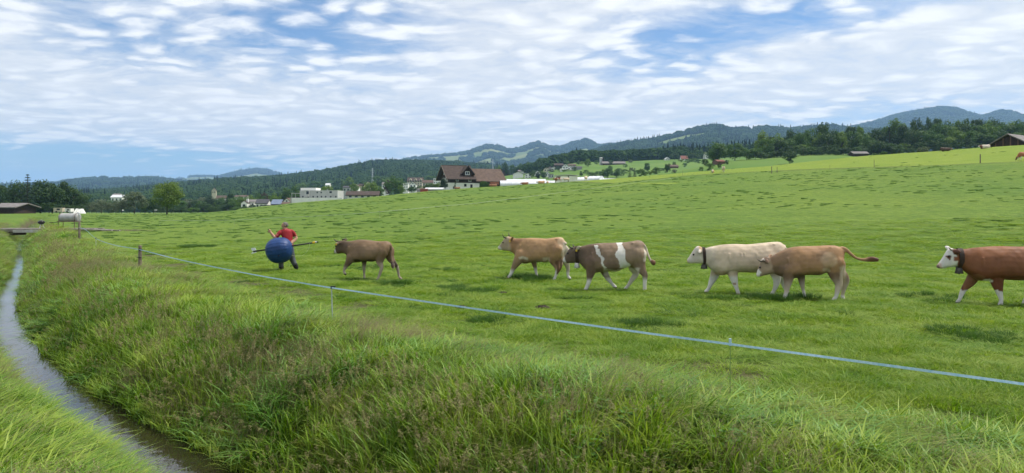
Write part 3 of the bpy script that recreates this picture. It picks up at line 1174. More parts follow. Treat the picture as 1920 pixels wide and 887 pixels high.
def hide_material(name='coat'):
    if name in MATS:
        return MATS[name]
    m = bpy.data.materials.new(name)
    m.use_nodes = True
    n, l = m.node_tree.nodes, m.node_tree.links
    b = n['Principled BSDF']
    b.inputs['Roughness'].default_value = 0.62
    b.inputs['Specular IOR Level'].default_value = 0.28
    b.inputs['Sheen Weight'].default_value = 0.0
    at_ = n.new('ShaderNodeAttribute')
    at_.attribute_name = 'coat'
    t = n.new('ShaderNodeTexCoord')
    nz = nd(n, 'ShaderNodeTexNoise', Scale=9.0, Detail=6.0)
    mp = n.new('ShaderNodeMapping')
    mp.inputs['Scale'].default_value = (0.5, 0.6, 0.4)
    mp.inputs['Rotation'].default_value = (0.6, 0.9, 0.4)
    l.new(t.outputs['Object'], mp.inputs['Vector'])
    l.new(mp.outputs[0], nz.inputs['Vector'])
    mr = n.new('ShaderNodeMapRange')
    mr.inputs['From Min'].default_value = 0.3
    mr.inputs['From Max'].default_value = 0.7
    mr.inputs['To Min'].default_value = 0.78
    mr.inputs['To Max'].default_value = 1.16
    l.new(nz.outputs['Fac'], mr.inputs['Value'])
    vm = n.new('ShaderNodeVectorMath')
    vm.operation = 'SCALE'
    l.new(at_.outputs['Color'], vm.inputs[0])
    l.new(mr.outputs['Result'], vm.inputs['Scale'])
    l.new(vm.outputs[0], b.inputs['Base Color'])
    ml = nd(n, 'ShaderNodeTexNoise', Scale=4.5, Detail=2.0)
    l.new(mp.outputs[0], ml.inputs['Vector'])
    b0 = n.new('ShaderNodeBump')
    b0.inputs['Strength'].default_value = 1.0 if name == 'coat' else 0.45
    b0.inputs['Distance'].default_value = 0.10
    l.new(ml.outputs['Fac'], b0.inputs['Height'])
    nf = nd(n, 'ShaderNodeTexNoise', Scale=70.0, Detail=3.0)
    l.new(t.outputs['Object'], nf.inputs['Vector'])
    bp = n.new('ShaderNodeBump')
    bp.inputs['Strength'].default_value = 0.25
    bp.inputs['Distance'].default_value = 0.01
    l.new(nf.outputs['Fac'], bp.inputs['Height'])
    l.new(b0.outputs['Normal'], bp.inputs['Normal'])
    l.new(bp.outputs['Normal'], b.inputs['Normal'])
    MATS[name] = m
    return m


coat_m = hide_material()
horn_m = material('horn', (0.10, 0.085, 0.065), (0.30, 0.25, 0.17), scale=14, rough=0.4)
horn_dark = material('horn_dark', (0.03, 0.028, 0.025), (0.09, 0.075, 0.06), scale=14, rough=0.4)
eye_m = material('eye', (0.008, 0.006, 0.005), rough=0.12, spec=0.5)
tag_m = material('ear_tag', (0.62, 0.42, 0.03), rough=0.5)
strap_m = material('strap_leather', (0.022, 0.013, 0.009), (0.045, 0.025, 0.016), scale=20, rough=0.7)
bell_dark = material('bell_iron', (0.05, 0.047, 0.043), (0.11, 0.10, 0.09), scale=12, rough=0.5, metal=0.6)
bell_light = material('bell_steel', (0.42, 0.40, 0.37), (0.58, 0.56, 0.52), scale=12, rough=0.38, metal=0.7)


def in_poly(px, py, poly):
    inside = np.zeros(px.shape, bool)
    j = len(poly) - 1
    for i in range(len(poly)):
        xi, yi = poly[i]
        xj, yj = poly[j]
        c_ = ((yi > py) != (yj > py)) & (px < (xj - xi) * (py - yi) / (yj - yi + 1e-9) + xi)
        inside ^= c_
        j = i
    return inside


class Cow:
    """traced side view: crop = (ox, oy, scale); Y0 depth and yaw of the body axis (rear nearer when positive)"""
    def __init__(self, crop, px0, Y0, yaw):
        self.crop, self.Y0, self.sn, self.cs = crop, Y0, math.sin(math.radians(yaw)), math.cos(math.radians(yaw))
        self.X0 = (px0 - 960) / F * Y0

    def loc(self, cx, cy):
        """crop pixel -> (s along the body, height)"""
        px, py = self.crop[0] + cx / self.crop[2], self.crop[1] + cy / self.crop[2]
        k = (px - 960) / F
        s = (k * self.Y0 - self.X0) / (self.cs + self.sn * k)
        y = self.Y0 - s * self.sn
        return s, EYE + (HOR - py) / F * y

    def ppm(self):
        return F / self.Y0 * self.crop[2]

    def build(self, spine, legs, tail, paint, voxel=0.015, ears=(), horns=(), eye=None, collar=None, base=(0.3, 0.2, 0.1), label='', tags=(), horn_mat=None, group=None, hoof=(0.035, 0.028, 0.022), dewlap=None):
        V, Fc = [], []
        ppm = self.ppm()
        # trunk, neck and head in one loft
        st = []
        for (xt, yt, xb, yb, w) in spine:
            a, b_ = self.loc(xt, yt), self.loc(xb, yb)
            st.append((a[0], a[1], b_[0], b_[1], w))
        st = cr(st, 3)
        n_ = 22
        rings = []
        L = len(st)
        for i, (ax, az, bx, bz, w) in enumerate(st):
            u_ = i / (L - 1)
            ring = []
            for k in range(n_):
                th = 2 * math.pi * k / n_
                c_, s_ = math.cos(th), math.sin(th)
                e = 0.92
                cv = math.copysign(abs(c_) ** e, c_)
                sv = math.copysign(abs(s_) ** 0.82, s_)
                lat = w * sv * (1 - 0.20 * cv * (1 if u_ > 0.38 else 0.35))
                ring.append(((ax + bx) / 2 + (ax - bx) / 2 * cv, lat, (az + bz) / 2 + (az - bz) / 2 * cv))
            rings.append(ring)
        loft_rings(V, Fc, rings)
        # legs
        for (side, pts, planted) in legs:
            pp = []
            nl = len(pts)
            zshift = 0.0
            last = self.loc(pts[-1][0], pts[-1][1])
            for i, (cx, cy, r_) in enumerate(pts):
                s_, z_ = self.loc(cx, cy)
                f_ = i / (nl - 1)
                lat = side * (0.115 + 0.045 * min(1, f_ * 1.6))
                if planted:
                    z_ = z_ + (0.012 - last[1]) * f_ ** 1.5
                slim = 1.0 if f_ < 0.5 else (0.95 if i == nl - 3 else 0.84)
                pp.append((s_, lat, z_, r_ / ppm * slim))
            # the shoulder or thigh rises out of the trunk without an edge
            s_, lat, z_, r_ = pp[0]
            pp[0] = (s_, lat * 0.95, z_, r_ * 0.92)
            pp.insert(0, (s_ + (s_ - pp[1][0]) * 0.3, side * 0.055, z_ + r_ * 0.85, r_ * 0.38))
            # hoof
            s_, lat, z_, r_ = pp[-1]
            pp[-1] = (s_, lat, z_ + 0.035, r_ * 1.05)
            pp.append((s_ - 0.012, lat, z_ - 0.012 if planted else z_, r_ * 1.25))
            limb(V, Fc, pp, flat=0.72, n_=12)
        # hook and pin bones, shoulder blade, last ribs: what shows through a lean hide
        nsp = len(spine)
        for side in (-1, 1):
            for (i_, f_, lat_, r_) in ((nsp - 4, 0.10, 0.118, 0.045), (nsp - 2, 0.14, 0.055, 0.04)):
                xt, yt, xb, yb, w_ = spine[i_]
                a, b_ = self.loc(xt, yt), self.loc(xb, yb)
                cxx, czz = a[0] + (b_[0] - a[0]) * f_, a[1] + (b_[1] - a[1]) * f_
                limb(V, Fc, [(cxx - 0.06, side * lat_ * 0.72, czz - 0.03, r_ * 0.7), (cxx, side * lat_, czz, r_), (cxx + 0.07, side * lat_ * 0.74, czz - 0.05, r_ * 0.7)], n_=10)
            for j in range(4):
                xt, yt, xb, yb, w_ = spine[nsp - 9 + (j + 1) // 2]
                a, b_ = self.loc(xt, yt), self.loc(xb, yb)
                off = 0.075 * j - 0.05
                pr = []
                for f_, lf_ in ((0.30, 0.86), (0.5, 0.945), (0.72, 0.90)):
                    pr.append((a[0] + (b_[0] - a[0]) * f_ + off + 0.05 * f_, side * w_ * lf_, a[1] + (b_[1] - a[1]) * f_, 0.022))
                limb(V, Fc, pr, n_=8)
        # tail
        tp_ = [(self.loc(a, b_)[0], 0.0 - 0.02 * i, self.loc(a, b_)[1], max(r_ / ppm, 0.017)) for i, (a, b_, r_) in enumerate(tail)]
        limb(V, Fc, tp_, n_=10)
        # ears: leaf shapes standing out sideways
        for (side, (x0, y0), (x1, y1), w) in ears:
            a, b_ = self.loc(x0, y0), self.loc(x1, y1)
            p = [(a[0], side * 0.07, a[1], 0.024), (a[0] * 0.6 + b_[0] * 0.4, side * 0.135, a[1] * 0.6 + b_[1] * 0.4, w), (a[0] * 0.25 + b_[0] * 0.75, side * 0.18, a[1] * 0.25 + b_[1] * 0.75, w * 0.9), (b_[0], side * 0.215, b_[1], 0.012)]
            limb(V, Fc, p, flat=0.6, n_=10)
        me = fuse('cow_body', V, Fc, voxel)
        nv = len(me.vertices)
        co = np.empty(nv * 3, np.float32)
        me.vertices.foreach_get('co', co)
        co = co.reshape(-1, 3)
        # paint the hide in the traced side view
        s_, lat, z_ = co[:, 0], co[:, 1], co[:, 2]
        yw = self.Y0 - s_ * self.sn
        px = 960 + (self.X0 + s_ * self.cs) / yw * F
        py = HOR - (z_ - EYE) / yw * F
        cx, cy = (px - self.crop[0]) * self.crop[2], (py - self.crop[1]) * self.crop[2]
        wob = (vnoise(s_ * 7, z_ * 7 + lat * 3, 1.0, 4, 5) - 0.5) * 0.12 * ppm
        cx, cy = cx + wob, cy + (vnoise(s_ * 7 + 9, z_ * 7, 1.0, 4, 6) - 0.5) * 0.10 * ppm
        colr = np.tile(np.array(base, float), (nv, 1))
        for p in paint:
            kind, col_ = p[0], np.array(p[-1], float)
            if kind == 'e':                      # soft ellipse: cx cy rx ry strength
                _, ex, ey, rx, ry, st_ = p[:6]
                q = ((cx - ex) / rx) ** 2 + ((cy - ey) / ry) ** 2
                f_ = st_ * (1 - sstep(q, 0.45, 1.25))
            elif kind == 'p':                    # hard-edged patch, near side and far side alike
                f_ = in_poly(cx, cy, p[1]).astype(float)
            elif kind == 'below':                # lower than a line (x0,y0)-(x1,y1), soft
                _, x0, y0, x1, y1, soft = p[:6]
                yl = y0 + (cx - x0) * (y1 - y0) / (x1 - x0)
                f_ = sstep(cy - yl, -soft, soft)
            elif kind == 'left':                 # in front of a line
                _, x0, y0, x1, y1, soft = p[:6]
                xl = x0 + (cy - y0) * (x1 - x0) / (y1 - y0)
                f_ = sstep(xl - cx, -soft, soft)
            elif kind == 'box':
                _, x0, y0, x1, y1, soft = p[:6]
                f_ = sstep(cx, x0 - soft, x0 + soft) * (1 - sstep(cx, x1 - soft, x1 + soft)) * sstep(cy, y0 - soft, y0 + soft) * (1 - sstep(cy, y1 - soft, y1 + soft))
            colr = colr * (1 - f_[:, None]) + col_ * f_[:, None]
        for (side, pts, planted) in legs:        # dark hooves
            s1, z1 = self.loc(pts[-1][0], pts[-1][1])
            if planted:
                HOOVES.append((self.X0 + s1 * self.cs + side * 0.16 * self.sn, self.Y0 - s1 * self.sn + side * 0.16 * self.cs))
            if planted:
                z1 = 0.012
            m_ = (np.abs(s_ - s1) < 0.09) & (z_ < z1 + 0.035) & (lat * side > 0)
            colr[m_] = hoof
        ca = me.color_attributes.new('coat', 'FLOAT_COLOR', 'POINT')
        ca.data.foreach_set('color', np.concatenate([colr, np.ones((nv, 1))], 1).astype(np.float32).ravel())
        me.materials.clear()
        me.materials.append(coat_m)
        root = thing('cow', label, 'cow', (self.X0, self.Y0, gz(self.X0, self.Y0)), -math.atan2(self.sn, self.cs), group)
        root.location.z = 0.0
        link('body', me, root)
        for (side, pts) in horns:
            hp = [(self.loc(a, b_)[0], side * (0.06 + 0.05 * i), self.loc(a, b_)[1]) for i, (a, b_) in enumerate(pts)]
            hb = MB().tube(hp, [0.026, 0.019, 0.005][:len(hp)] if len(hp) == 3 else [0.024, 0.006], 8)
            hb.build('horn', horn_mat or horn_m, root, smooth=True)
        if eye:
            for side in (-1, 1):
                e_ = self.loc(*eye[:2])
                r_ = 0.026
                MB().lathe([(0.004, -r_), (r_ * 0.7, -r_ * 0.7), (r_, 0), (r_ * 0.7, r_ * 0.7), (0.004, r_)], 10, (e_[0], side * eye[2], e_[1])).build('eye', eye_m, root, smooth=True)
        for (side, x0, y0, off) in tags:
            a = self.loc(x0, y0)
            MB().box(a[0] - 0.022, a[0] + 0.022, side * off - 0.005, side * off + 0.005, a[1] - 0.026, a[1] + 0.026).build('ear_tag', tag_m, root)
        if collar:
            (tx, ty), (bx, by), hw, wid, (lx, ly, bw, bh), bm_ = collar
            a, b_ = self.loc(tx, ty), self.loc(bx, by)
            cxm, czm = (a[0] + b_[0]) / 2, (a[1] + b_[1]) / 2
            ux, uz = (a[0] - b_[0]) / 2, (a[1] - b_[1]) / 2
            mb = MB()
            o, nn = 0, 28
            ln = math.hypot(ux, uz)
            tx_, tz_ = uz / ln, -ux / ln
            for k in range(nn):
                th = 2 * math.pi * k / nn
                for (dw, dr) in ((-1, 1.0), (1, 1.0), (1, 1.06), (-1, 1.06)):
                    mb.v.append((cxm + ux * math.cos(th) * dr + tx_ * dw * wid / 2, hw * math.sin(th) * dr, czm + uz * math.cos(th) * dr + tz_ * dw * wid / 2))
            for k in range(nn):
                k2 = (k + 1) % nn
                for j in range(4):
                    j2 = (j + 1) % 4
                    mb.f.append((k * 4 + j, k * 4 + j2, k2 * 4 + j2, k2 * 4 + j))
            band = mb.build('collar', strap_m, root)
            c_ = self.loc(lx, ly)
            w_, h_ = bw / ppm, bh / ppm
            MB().lathe([(w_ * 0.28, h_ * 0.5), (w_ * 0.36, h_ * 0.42), (w_ * 0.42, 0), (w_ * 0.52, -h_ * 0.45), (w_ * 0.50, -h_ * 0.5), (w_ * 0.44, -h_ * 0.46), (w_ * 0.1, h_ * 0.3)][::-1], 20, (c_[0], -0.02, c_[1]), 0.7).build('bell', bm_, band, smooth=True)
            MB().tube([(c_[0], -0.02, c_[1] + h_ * 0.2), (c_[0], -0.02, c_[1] - h_ * 0.62)], [0.006, 0.016], 8).build('clapper', strap_m, band)
        return root


HOOVES = []
WALK = 'young cows walking in single file behind the man'
N_, F_ = -1, 1      # near side, far side
CREAM = (0.50, 0.43, 0.34)
WHITE = (0.62, 0.59, 0.54)
PINK = (0.50, 0.33, 0.27)

cow1 = Cow((600, 430, 8.06), 690, 22.5, 16).build(
    spine=[(212, 338, 222, 366, .045), (228, 305, 262, 370, .075), (242, 262, 300, 364, .085), (258, 220, 335, 360, .10), (290, 172, 375, 366, .11), (350, 170, 400, 385, .11), (425, 180, 425, 425, .13), (500, 170, 452, 465, .17), (565, 157, 512, 505, .22), (640, 154, 600, 496, .25), (730, 162, 710, 484, .29), (830, 174, 800, 490, .30), (920, 180, 880, 462, .27), (1000, 176, 960, 440, .25), (1048, 196, 1010, 400, .20), (1072, 250, 1058, 350, .12)],
    legs=[(N_, [(505, 400, 85), (475, 470, 62), (430, 545, 36), (408, 595, 28), (400, 640, 22), (420, 678, 26)], False),
          (F_, [(640, 420, 60), (638, 520, 36), (632, 590, 26), (630, 655, 20), (634, 705, 22), (632, 732, 25)], True),
          (N_, [(960, 310, 115), (935, 410, 90), (935, 500, 55), (965, 570, 38), (950, 640, 27), (922, 720, 24), (905, 772, 27)], True),
          (F_, [(1020, 310, 90), (1030, 420, 68), (1075, 500, 45), (1128, 560, 36), (1148, 640, 25), (1162, 710, 23), (1190, 762, 28)], True)],
    tail=[(1058, 215, 20), (1088, 290, 17), (1088, 400, 15), (1105, 480, 22), (1122, 550, 32), (1130, 595, 12)],
    ears=[(N_, (335, 195), (272, 218), 0.045), (F_, (340, 180), (368, 150), 0.04)],
    horns=[(N_, [(288, 180), (262, 172), (244, 140)]), (F_, [(320, 160), (345, 150), (362, 128)])], horn_mat=horn_dark,
    eye=(258, 252, 0.085), tags=[(N_, 292, 222, 0.20)],
    base=(0.190, 0.120, 0.068), label='dark brown heifer with black horn tips, leading the file right behind the man', group=WALK,
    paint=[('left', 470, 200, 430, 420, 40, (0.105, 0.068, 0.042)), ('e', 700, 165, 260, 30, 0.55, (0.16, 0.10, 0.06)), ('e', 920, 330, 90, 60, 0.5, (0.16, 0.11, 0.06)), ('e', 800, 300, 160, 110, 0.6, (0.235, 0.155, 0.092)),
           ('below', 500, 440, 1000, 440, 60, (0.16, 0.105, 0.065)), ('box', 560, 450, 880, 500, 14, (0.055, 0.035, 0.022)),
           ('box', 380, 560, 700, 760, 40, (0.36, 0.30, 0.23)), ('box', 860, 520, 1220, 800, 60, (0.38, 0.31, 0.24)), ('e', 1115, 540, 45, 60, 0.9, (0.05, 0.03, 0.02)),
           ('left', 236, 320, 262, 372, 6, (0.55, 0.51, 0.47)), ('left', 216, 340, 224, 362, 3, (0.12, 0.09, 0.08)), ('e', 290, 215, 30, 22, 0.7, (0.42, 0.34, 0.22))])

cow2 = Cow((900, 420, 5.333), 1000, 22.6, 18).build(
    spine=[(178, 234, 188, 257, .045), (194, 214, 224, 263, .075), (218, 182, 258, 268, .088), (240, 150, 292, 273, .10), (278, 122, 328, 288, .11), (335, 140, 345, 305, .11), (395, 143, 358, 330, .14), (450, 141, 385, 362, .18), (510, 139, 440, 398, .22), (580, 141, 515, 384, .26), (660, 146, 605, 378, .29), (720, 139, 665, 384, .29), (780, 132, 720, 352, .26), (820, 137, 770, 335, .24), (845, 165, 815, 300, .17), (856, 200, 845, 275, .10)],
    legs=[(N_, [(435, 290, 75), (395, 355, 50), (348, 430, 27), (325, 478, 20), (298, 520, 19)], True),
          (F_, [(520, 330, 50), (530, 400, 27), (541, 450, 19), (552, 510, 15), (560, 545, 17)], True),
          (N_, [(775, 240, 85), (752, 335, 68), (772, 405, 38), (788, 455, 26), (772, 520, 18), (755, 575, 19)], True),
          (F_, [(830, 260, 62), (842, 340, 46), (856, 405, 30), (868, 450, 22), (866, 520, 17), (884, 560, 20)], False)],
    tail=[(838, 165, 12), (832, 250, 11), (826, 330, 14), (808, 420, 22), (788, 485, 8)],
    ears=[(N_, (318, 160), (355, 126), 0.045), (F_, (305, 140), (290, 175), 0.04)],
    horns=[(N_, [(268, 140), (248, 130), (238, 95)]), (F_, [(290, 128), (278, 112), (272, 84)])], horn_mat=horn_dark,
    eye=(238, 184, 0.088), tags=[(N_, 312, 170, 0.15)],
    base=(0.36, 0.215, 0.108), label='pale golden brown cow with upright dark horns, second in the walking file', group=WALK,
    paint=[('left', 400, 150, 345, 330, 35, (0.30, 0.17, 0.085)), ('e', 370, 165, 60, 40, 0.6, (0.22, 0.12, 0.06)), ('left', 300, 130, 335, 300, 20, (0.40, 0.31, 0.21)), ('e', 750, 240, 70, 60, 0.7, (0.24, 0.14, 0.07)), ('e', 830, 170, 40, 60, 0.5, (0.55, 0.42, 0.29)),
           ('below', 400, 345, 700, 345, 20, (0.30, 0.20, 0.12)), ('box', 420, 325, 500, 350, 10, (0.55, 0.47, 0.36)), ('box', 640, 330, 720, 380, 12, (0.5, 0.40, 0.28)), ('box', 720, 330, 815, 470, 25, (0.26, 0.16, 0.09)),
           ('below', 280, 450, 900, 455, 25, WHITE), ('box', 835, 190, 900, 480, 12, CREAM), ('box', 780, 360, 832, 495, 9, (0.12, 0.065, 0.035)), ('left', 196, 215, 222, 262, 6, WHITE), ('left', 182, 234, 190, 256, 3, PINK)])

cow3 = Cow((900, 420, 5.333), 1165, 19.6, 9).build(
    spine=[(822, 366, 835, 388, .05), (838, 338, 866, 393, .08), (864, 290, 906, 392, .092), (888, 252, 942, 390, .107), (925, 230, 978, 388, .115), (980, 226, 1002, 398, .12), (1030, 219, 1032, 435, .15), (1080, 206, 1072, 468, .19), (1140, 196, 1132, 490, .23), (1210, 190, 1200, 482, .28), (1290, 188, 1280, 474, .31), (1370, 186, 1370, 476, .31), (1450, 182, 1440, 445, .29), (1530, 170, 1510, 425, .26), (1590, 162, 1570, 410, .24), (1630, 182, 1615, 380, .18), (1644, 222, 1636, 320, .10)],
    legs=[(N_, [(1135, 360, 92), (1115, 450, 56), (1098, 530, 33), (1086, 580, 26), (1062, 648, 23)], True),
          (F_, [(1215, 400, 62), (1242, 485, 38), (1285, 558, 27), (1318, 602, 20), (1348, 648, 23)], False),
          (N_, [(1570, 290, 100), (1588, 390, 70), (1622, 465, 42), (1648, 512, 31), (1645, 590, 24), (1645, 676, 23)], True),
          (F_, [(1530, 340, 75), (1535, 440, 50), (1560, 498, 34), (1512, 570, 25), (1478, 618, 20), (1455, 658, 23)], True)],
    tail=[(1622, 188, 15), (1655, 240, 14), (1680, 310, 13), (1705, 362, 13), (1730, 382, 27), (1738, 410, 12)],
    ears=[(N_, (962, 262), (1010, 218), 0.055)], horns=[(N_, [(928, 240), (906, 232), (890, 207)]), (F_, [(940, 235), (930, 222), (922, 205)])], horn_mat=horn_dark,
    eye=(880, 290, 0.095), tags=[(N_, 968, 262, 0.17)],
    collar=((968, 226), (975, 392), 0.135, 0.085, (970, 408, 58, 62), bell_light),
    base=(0.205, 0.142, 0.092), label='grey brown cow with two white bands on its flank and a silver bell', group=WALK,
    paint=[('left', 1200, 200, 1150, 480, 60, (0.135, 0.088, 0.057)), ('left', 1030, 220, 1020, 420, 50, (0.115, 0.080, 0.058)), ('e', 1560, 280, 110, 110, 0.5, (0.27, 0.195, 0.13)),
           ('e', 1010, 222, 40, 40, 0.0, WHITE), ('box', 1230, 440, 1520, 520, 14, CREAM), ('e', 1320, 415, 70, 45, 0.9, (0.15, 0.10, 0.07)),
           ('p', [(1150, 205), (1178, 212), (1215, 300), (1242, 330), (1238, 370), (1252, 410), (1275, 432), (1245, 442), (1226, 405), (1206, 330), (1172, 285)], WHITE),
           ('p', [(1362, 180), (1422, 180), (1438, 245), (1452, 300), (1458, 345), (1478, 385), (1508, 410), (1490, 440), (1402, 425), (1396, 370), (1345, 300), (1382, 245)], WHITE),
           ('below', 1040, 545, 1700, 545, 30, WHITE), ('box', 1480, 440, 1585, 640, 16, (0.56, 0.50, 0.43)), ('box', 1640, 200, 1760, 372, 6, CREAM), ('e', 1735, 385, 32, 40, 1.0, (0.16, 0.08, 0.05)),
           ('left', 842, 340, 862, 394, 6, WHITE), ('left', 824, 366, 834, 388, 3, (0.2, 0.15, 0.13)), ('p', [(960, 268), (980, 262), (1012, 225), (1012, 206), (975, 215)], (0.52, 0.45, 0.33))])

cow4 = Cow((1260, 430, 4.8), 1380, 18.9, 8).build(
    spine=[(132, 276, 142, 303, .05), (152, 248, 176, 309, .08), (178, 208, 216, 307, .095), (203, 172, 248, 308, .108), (238, 148, 282, 312, .118), (288, 170, 308, 324, .125), (340, 158, 342, 355, .16), (390, 148, 388, 390, .20), (450, 138, 442, 416, .24), (520, 133, 505, 402, .28), (600, 132, 580, 388, .31), (680, 135, 660, 388, .32), (760, 128, 750, 390, .32), (840, 120, 830, 388, .30), (910, 113, 890, 375, .27), (970, 114, 950, 350, .24), (1004, 138, 990, 325, .18), (1018, 178, 1010, 285, .1)],
    legs=[(N_, [(535, 310, 78), (538, 390, 48), (558, 478, 30), (573, 530, 22), (587, 588, 21)], True),
          (F_, [(415, 350, 55), (388, 420, 40), (356, 490, 26), (336, 535, 20), (315, 570, 21)], True),
          (N_, [(925, 260, 88), (915, 350, 66), (932, 440, 38), (926, 495, 28), (906, 550, 21), (890, 594, 23)], True),
          (F_, [(965, 300, 66), (978, 400, 45), (1005, 465, 31), (1030, 540, 20), (1050, 582, 22)], False)],
    tail=[(1006, 140, 14), (1024, 200, 12), (1028, 300, 12), (1030, 380, 20), (1028, 440, 10)],
    ears=[(N_, (258, 180), (232, 212), 0.05), (F_, (250, 165), (222, 168), 0.04)], horns=(),
    eye=(190, 225, 0.095), collar=((284, 164), (292, 318), 0.135, 0.075, (288, 332, 62, 44), bell_dark),
    base=(0.52, 0.42, 0.305), label='cream white cow with a ginger poll and a dark bell on a brown collar', group=WALK,
    paint=[('e', 560, 200, 120, 90, 0.5, (0.52, 0.41, 0.30)), ('left', 380, 200, 400, 400, 40, (0.52, 0.44, 0.35)), ('e', 240, 155, 42, 30, 0.9, (0.47, 0.27, 0.12)), ('e', 248, 200, 16, 30, 0.6, (0.47, 0.27, 0.12)), ('e', 430, 400, 80, 30, 0.7, (0.52, 0.36, 0.27)),
           ('left', 250, 165, 282, 310, 14, (0.60, 0.53, 0.45)), ('left', 152, 260, 172, 308, 5, (0.60, 0.53, 0.47)), ('left', 136, 280, 146, 303, 3, PINK), ('below', 300, 420, 1060, 420, 20, WHITE), ('box', 540, 370, 800, 410, 8, (0.44, 0.34, 0.25)), ('box', 530, 475, 560, 500, 5, (0.3, 0.22, 0.15))], hoof=(0.25, 0.19, 0.14))

cow5 = Cow((1260, 430, 4.8), 1515, 17.7, 14).build(
    spine=[(757, 408, 772, 431, .05), (766, 374, 800, 424, .08), (780, 325, 836, 415, .093), (798, 280, 870, 408, .107), (828, 254, 905, 400, .113), (885, 246, 928, 404, .115), (940, 216, 962, 418, .145), (990, 190, 1005, 434, .19), (1040, 169, 1062, 446, .23), (1110, 156, 1112, 440, .27), (1190, 151, 1190, 414, .30), (1270, 150, 1270, 412, .31), (1350, 146, 1330, 412, .30), (1420, 143, 1400, 382, .27), (1480, 148, 1460, 362, .24), (1528, 170, 1510, 335, .18), (1548, 202, 1543, 285, .1)],
    legs=[(N_, [(1065, 330, 80), (1045, 410, 52), (1032, 495, 31), (1022, 540, 24), (1004, 602, 22)], True),
          (F_, [(1150, 370, 52), (1168, 430, 36), (1180, 500, 25), (1190, 550, 18), (1207, 625, 19)], True),
          (N_, [(1450, 280, 95), (1458, 385, 64), (1490, 485, 37), (1478, 555, 26), (1466, 608, 21), (1447, 660, 24)], True),
          (F_, [(1505, 310, 66), (1525, 390, 48), (1576, 458, 34), (1562, 530, 24), (1546, 600, 20), (1552, 650, 24)], False)],
    tail=[(1516, 162, 15), (1560, 180, 17), (1610, 225, 15), (1660, 260, 12), (1720, 272, 15), (1790, 266, 25), (1850, 274, 14)],
    ears=[(N_, (838, 268), (862, 300), 0.05), (F_, (870, 255), (905, 232), 0.045)], horns=[(N_, [(822, 280), (795, 286), (764, 268)])], horn_mat=horn_dark,
    eye=(788, 340, 0.095),
    base=(0.315, 0.180, 0.090), label='brown cow with lowered head and tail stretched out behind, passing the cream cow', group=WALK,
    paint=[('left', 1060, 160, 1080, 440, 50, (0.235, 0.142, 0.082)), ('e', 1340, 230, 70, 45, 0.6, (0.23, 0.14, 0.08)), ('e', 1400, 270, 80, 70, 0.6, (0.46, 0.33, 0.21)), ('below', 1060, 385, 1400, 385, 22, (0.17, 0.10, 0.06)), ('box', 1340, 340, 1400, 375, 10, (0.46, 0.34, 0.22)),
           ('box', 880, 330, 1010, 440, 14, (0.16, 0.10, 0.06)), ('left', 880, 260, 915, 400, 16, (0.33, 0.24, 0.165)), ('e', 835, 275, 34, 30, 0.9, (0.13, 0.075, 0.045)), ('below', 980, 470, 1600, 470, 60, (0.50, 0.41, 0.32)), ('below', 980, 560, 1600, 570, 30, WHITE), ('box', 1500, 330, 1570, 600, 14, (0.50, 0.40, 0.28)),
           ('p', [(750, 440), (760, 400), (768, 350), (778, 345), (790, 372), (806, 380), (800, 432)], WHITE), ('left', 764, 405, 776, 432, 5, PINK), ('p', [(778, 262), (805, 250), (836, 252), (815, 280), (788, 284)], (0.58, 0.50, 0.41)), ('left', 800, 240, 760, 300, 0.1, (0.58, 0.5, 0.4)) if False else ('e', 0, 0, 1, 1, 0.0, WHITE), ('box', 1740, 230, 1880, 310, 25, (0.13, 0.06, 0.035))])

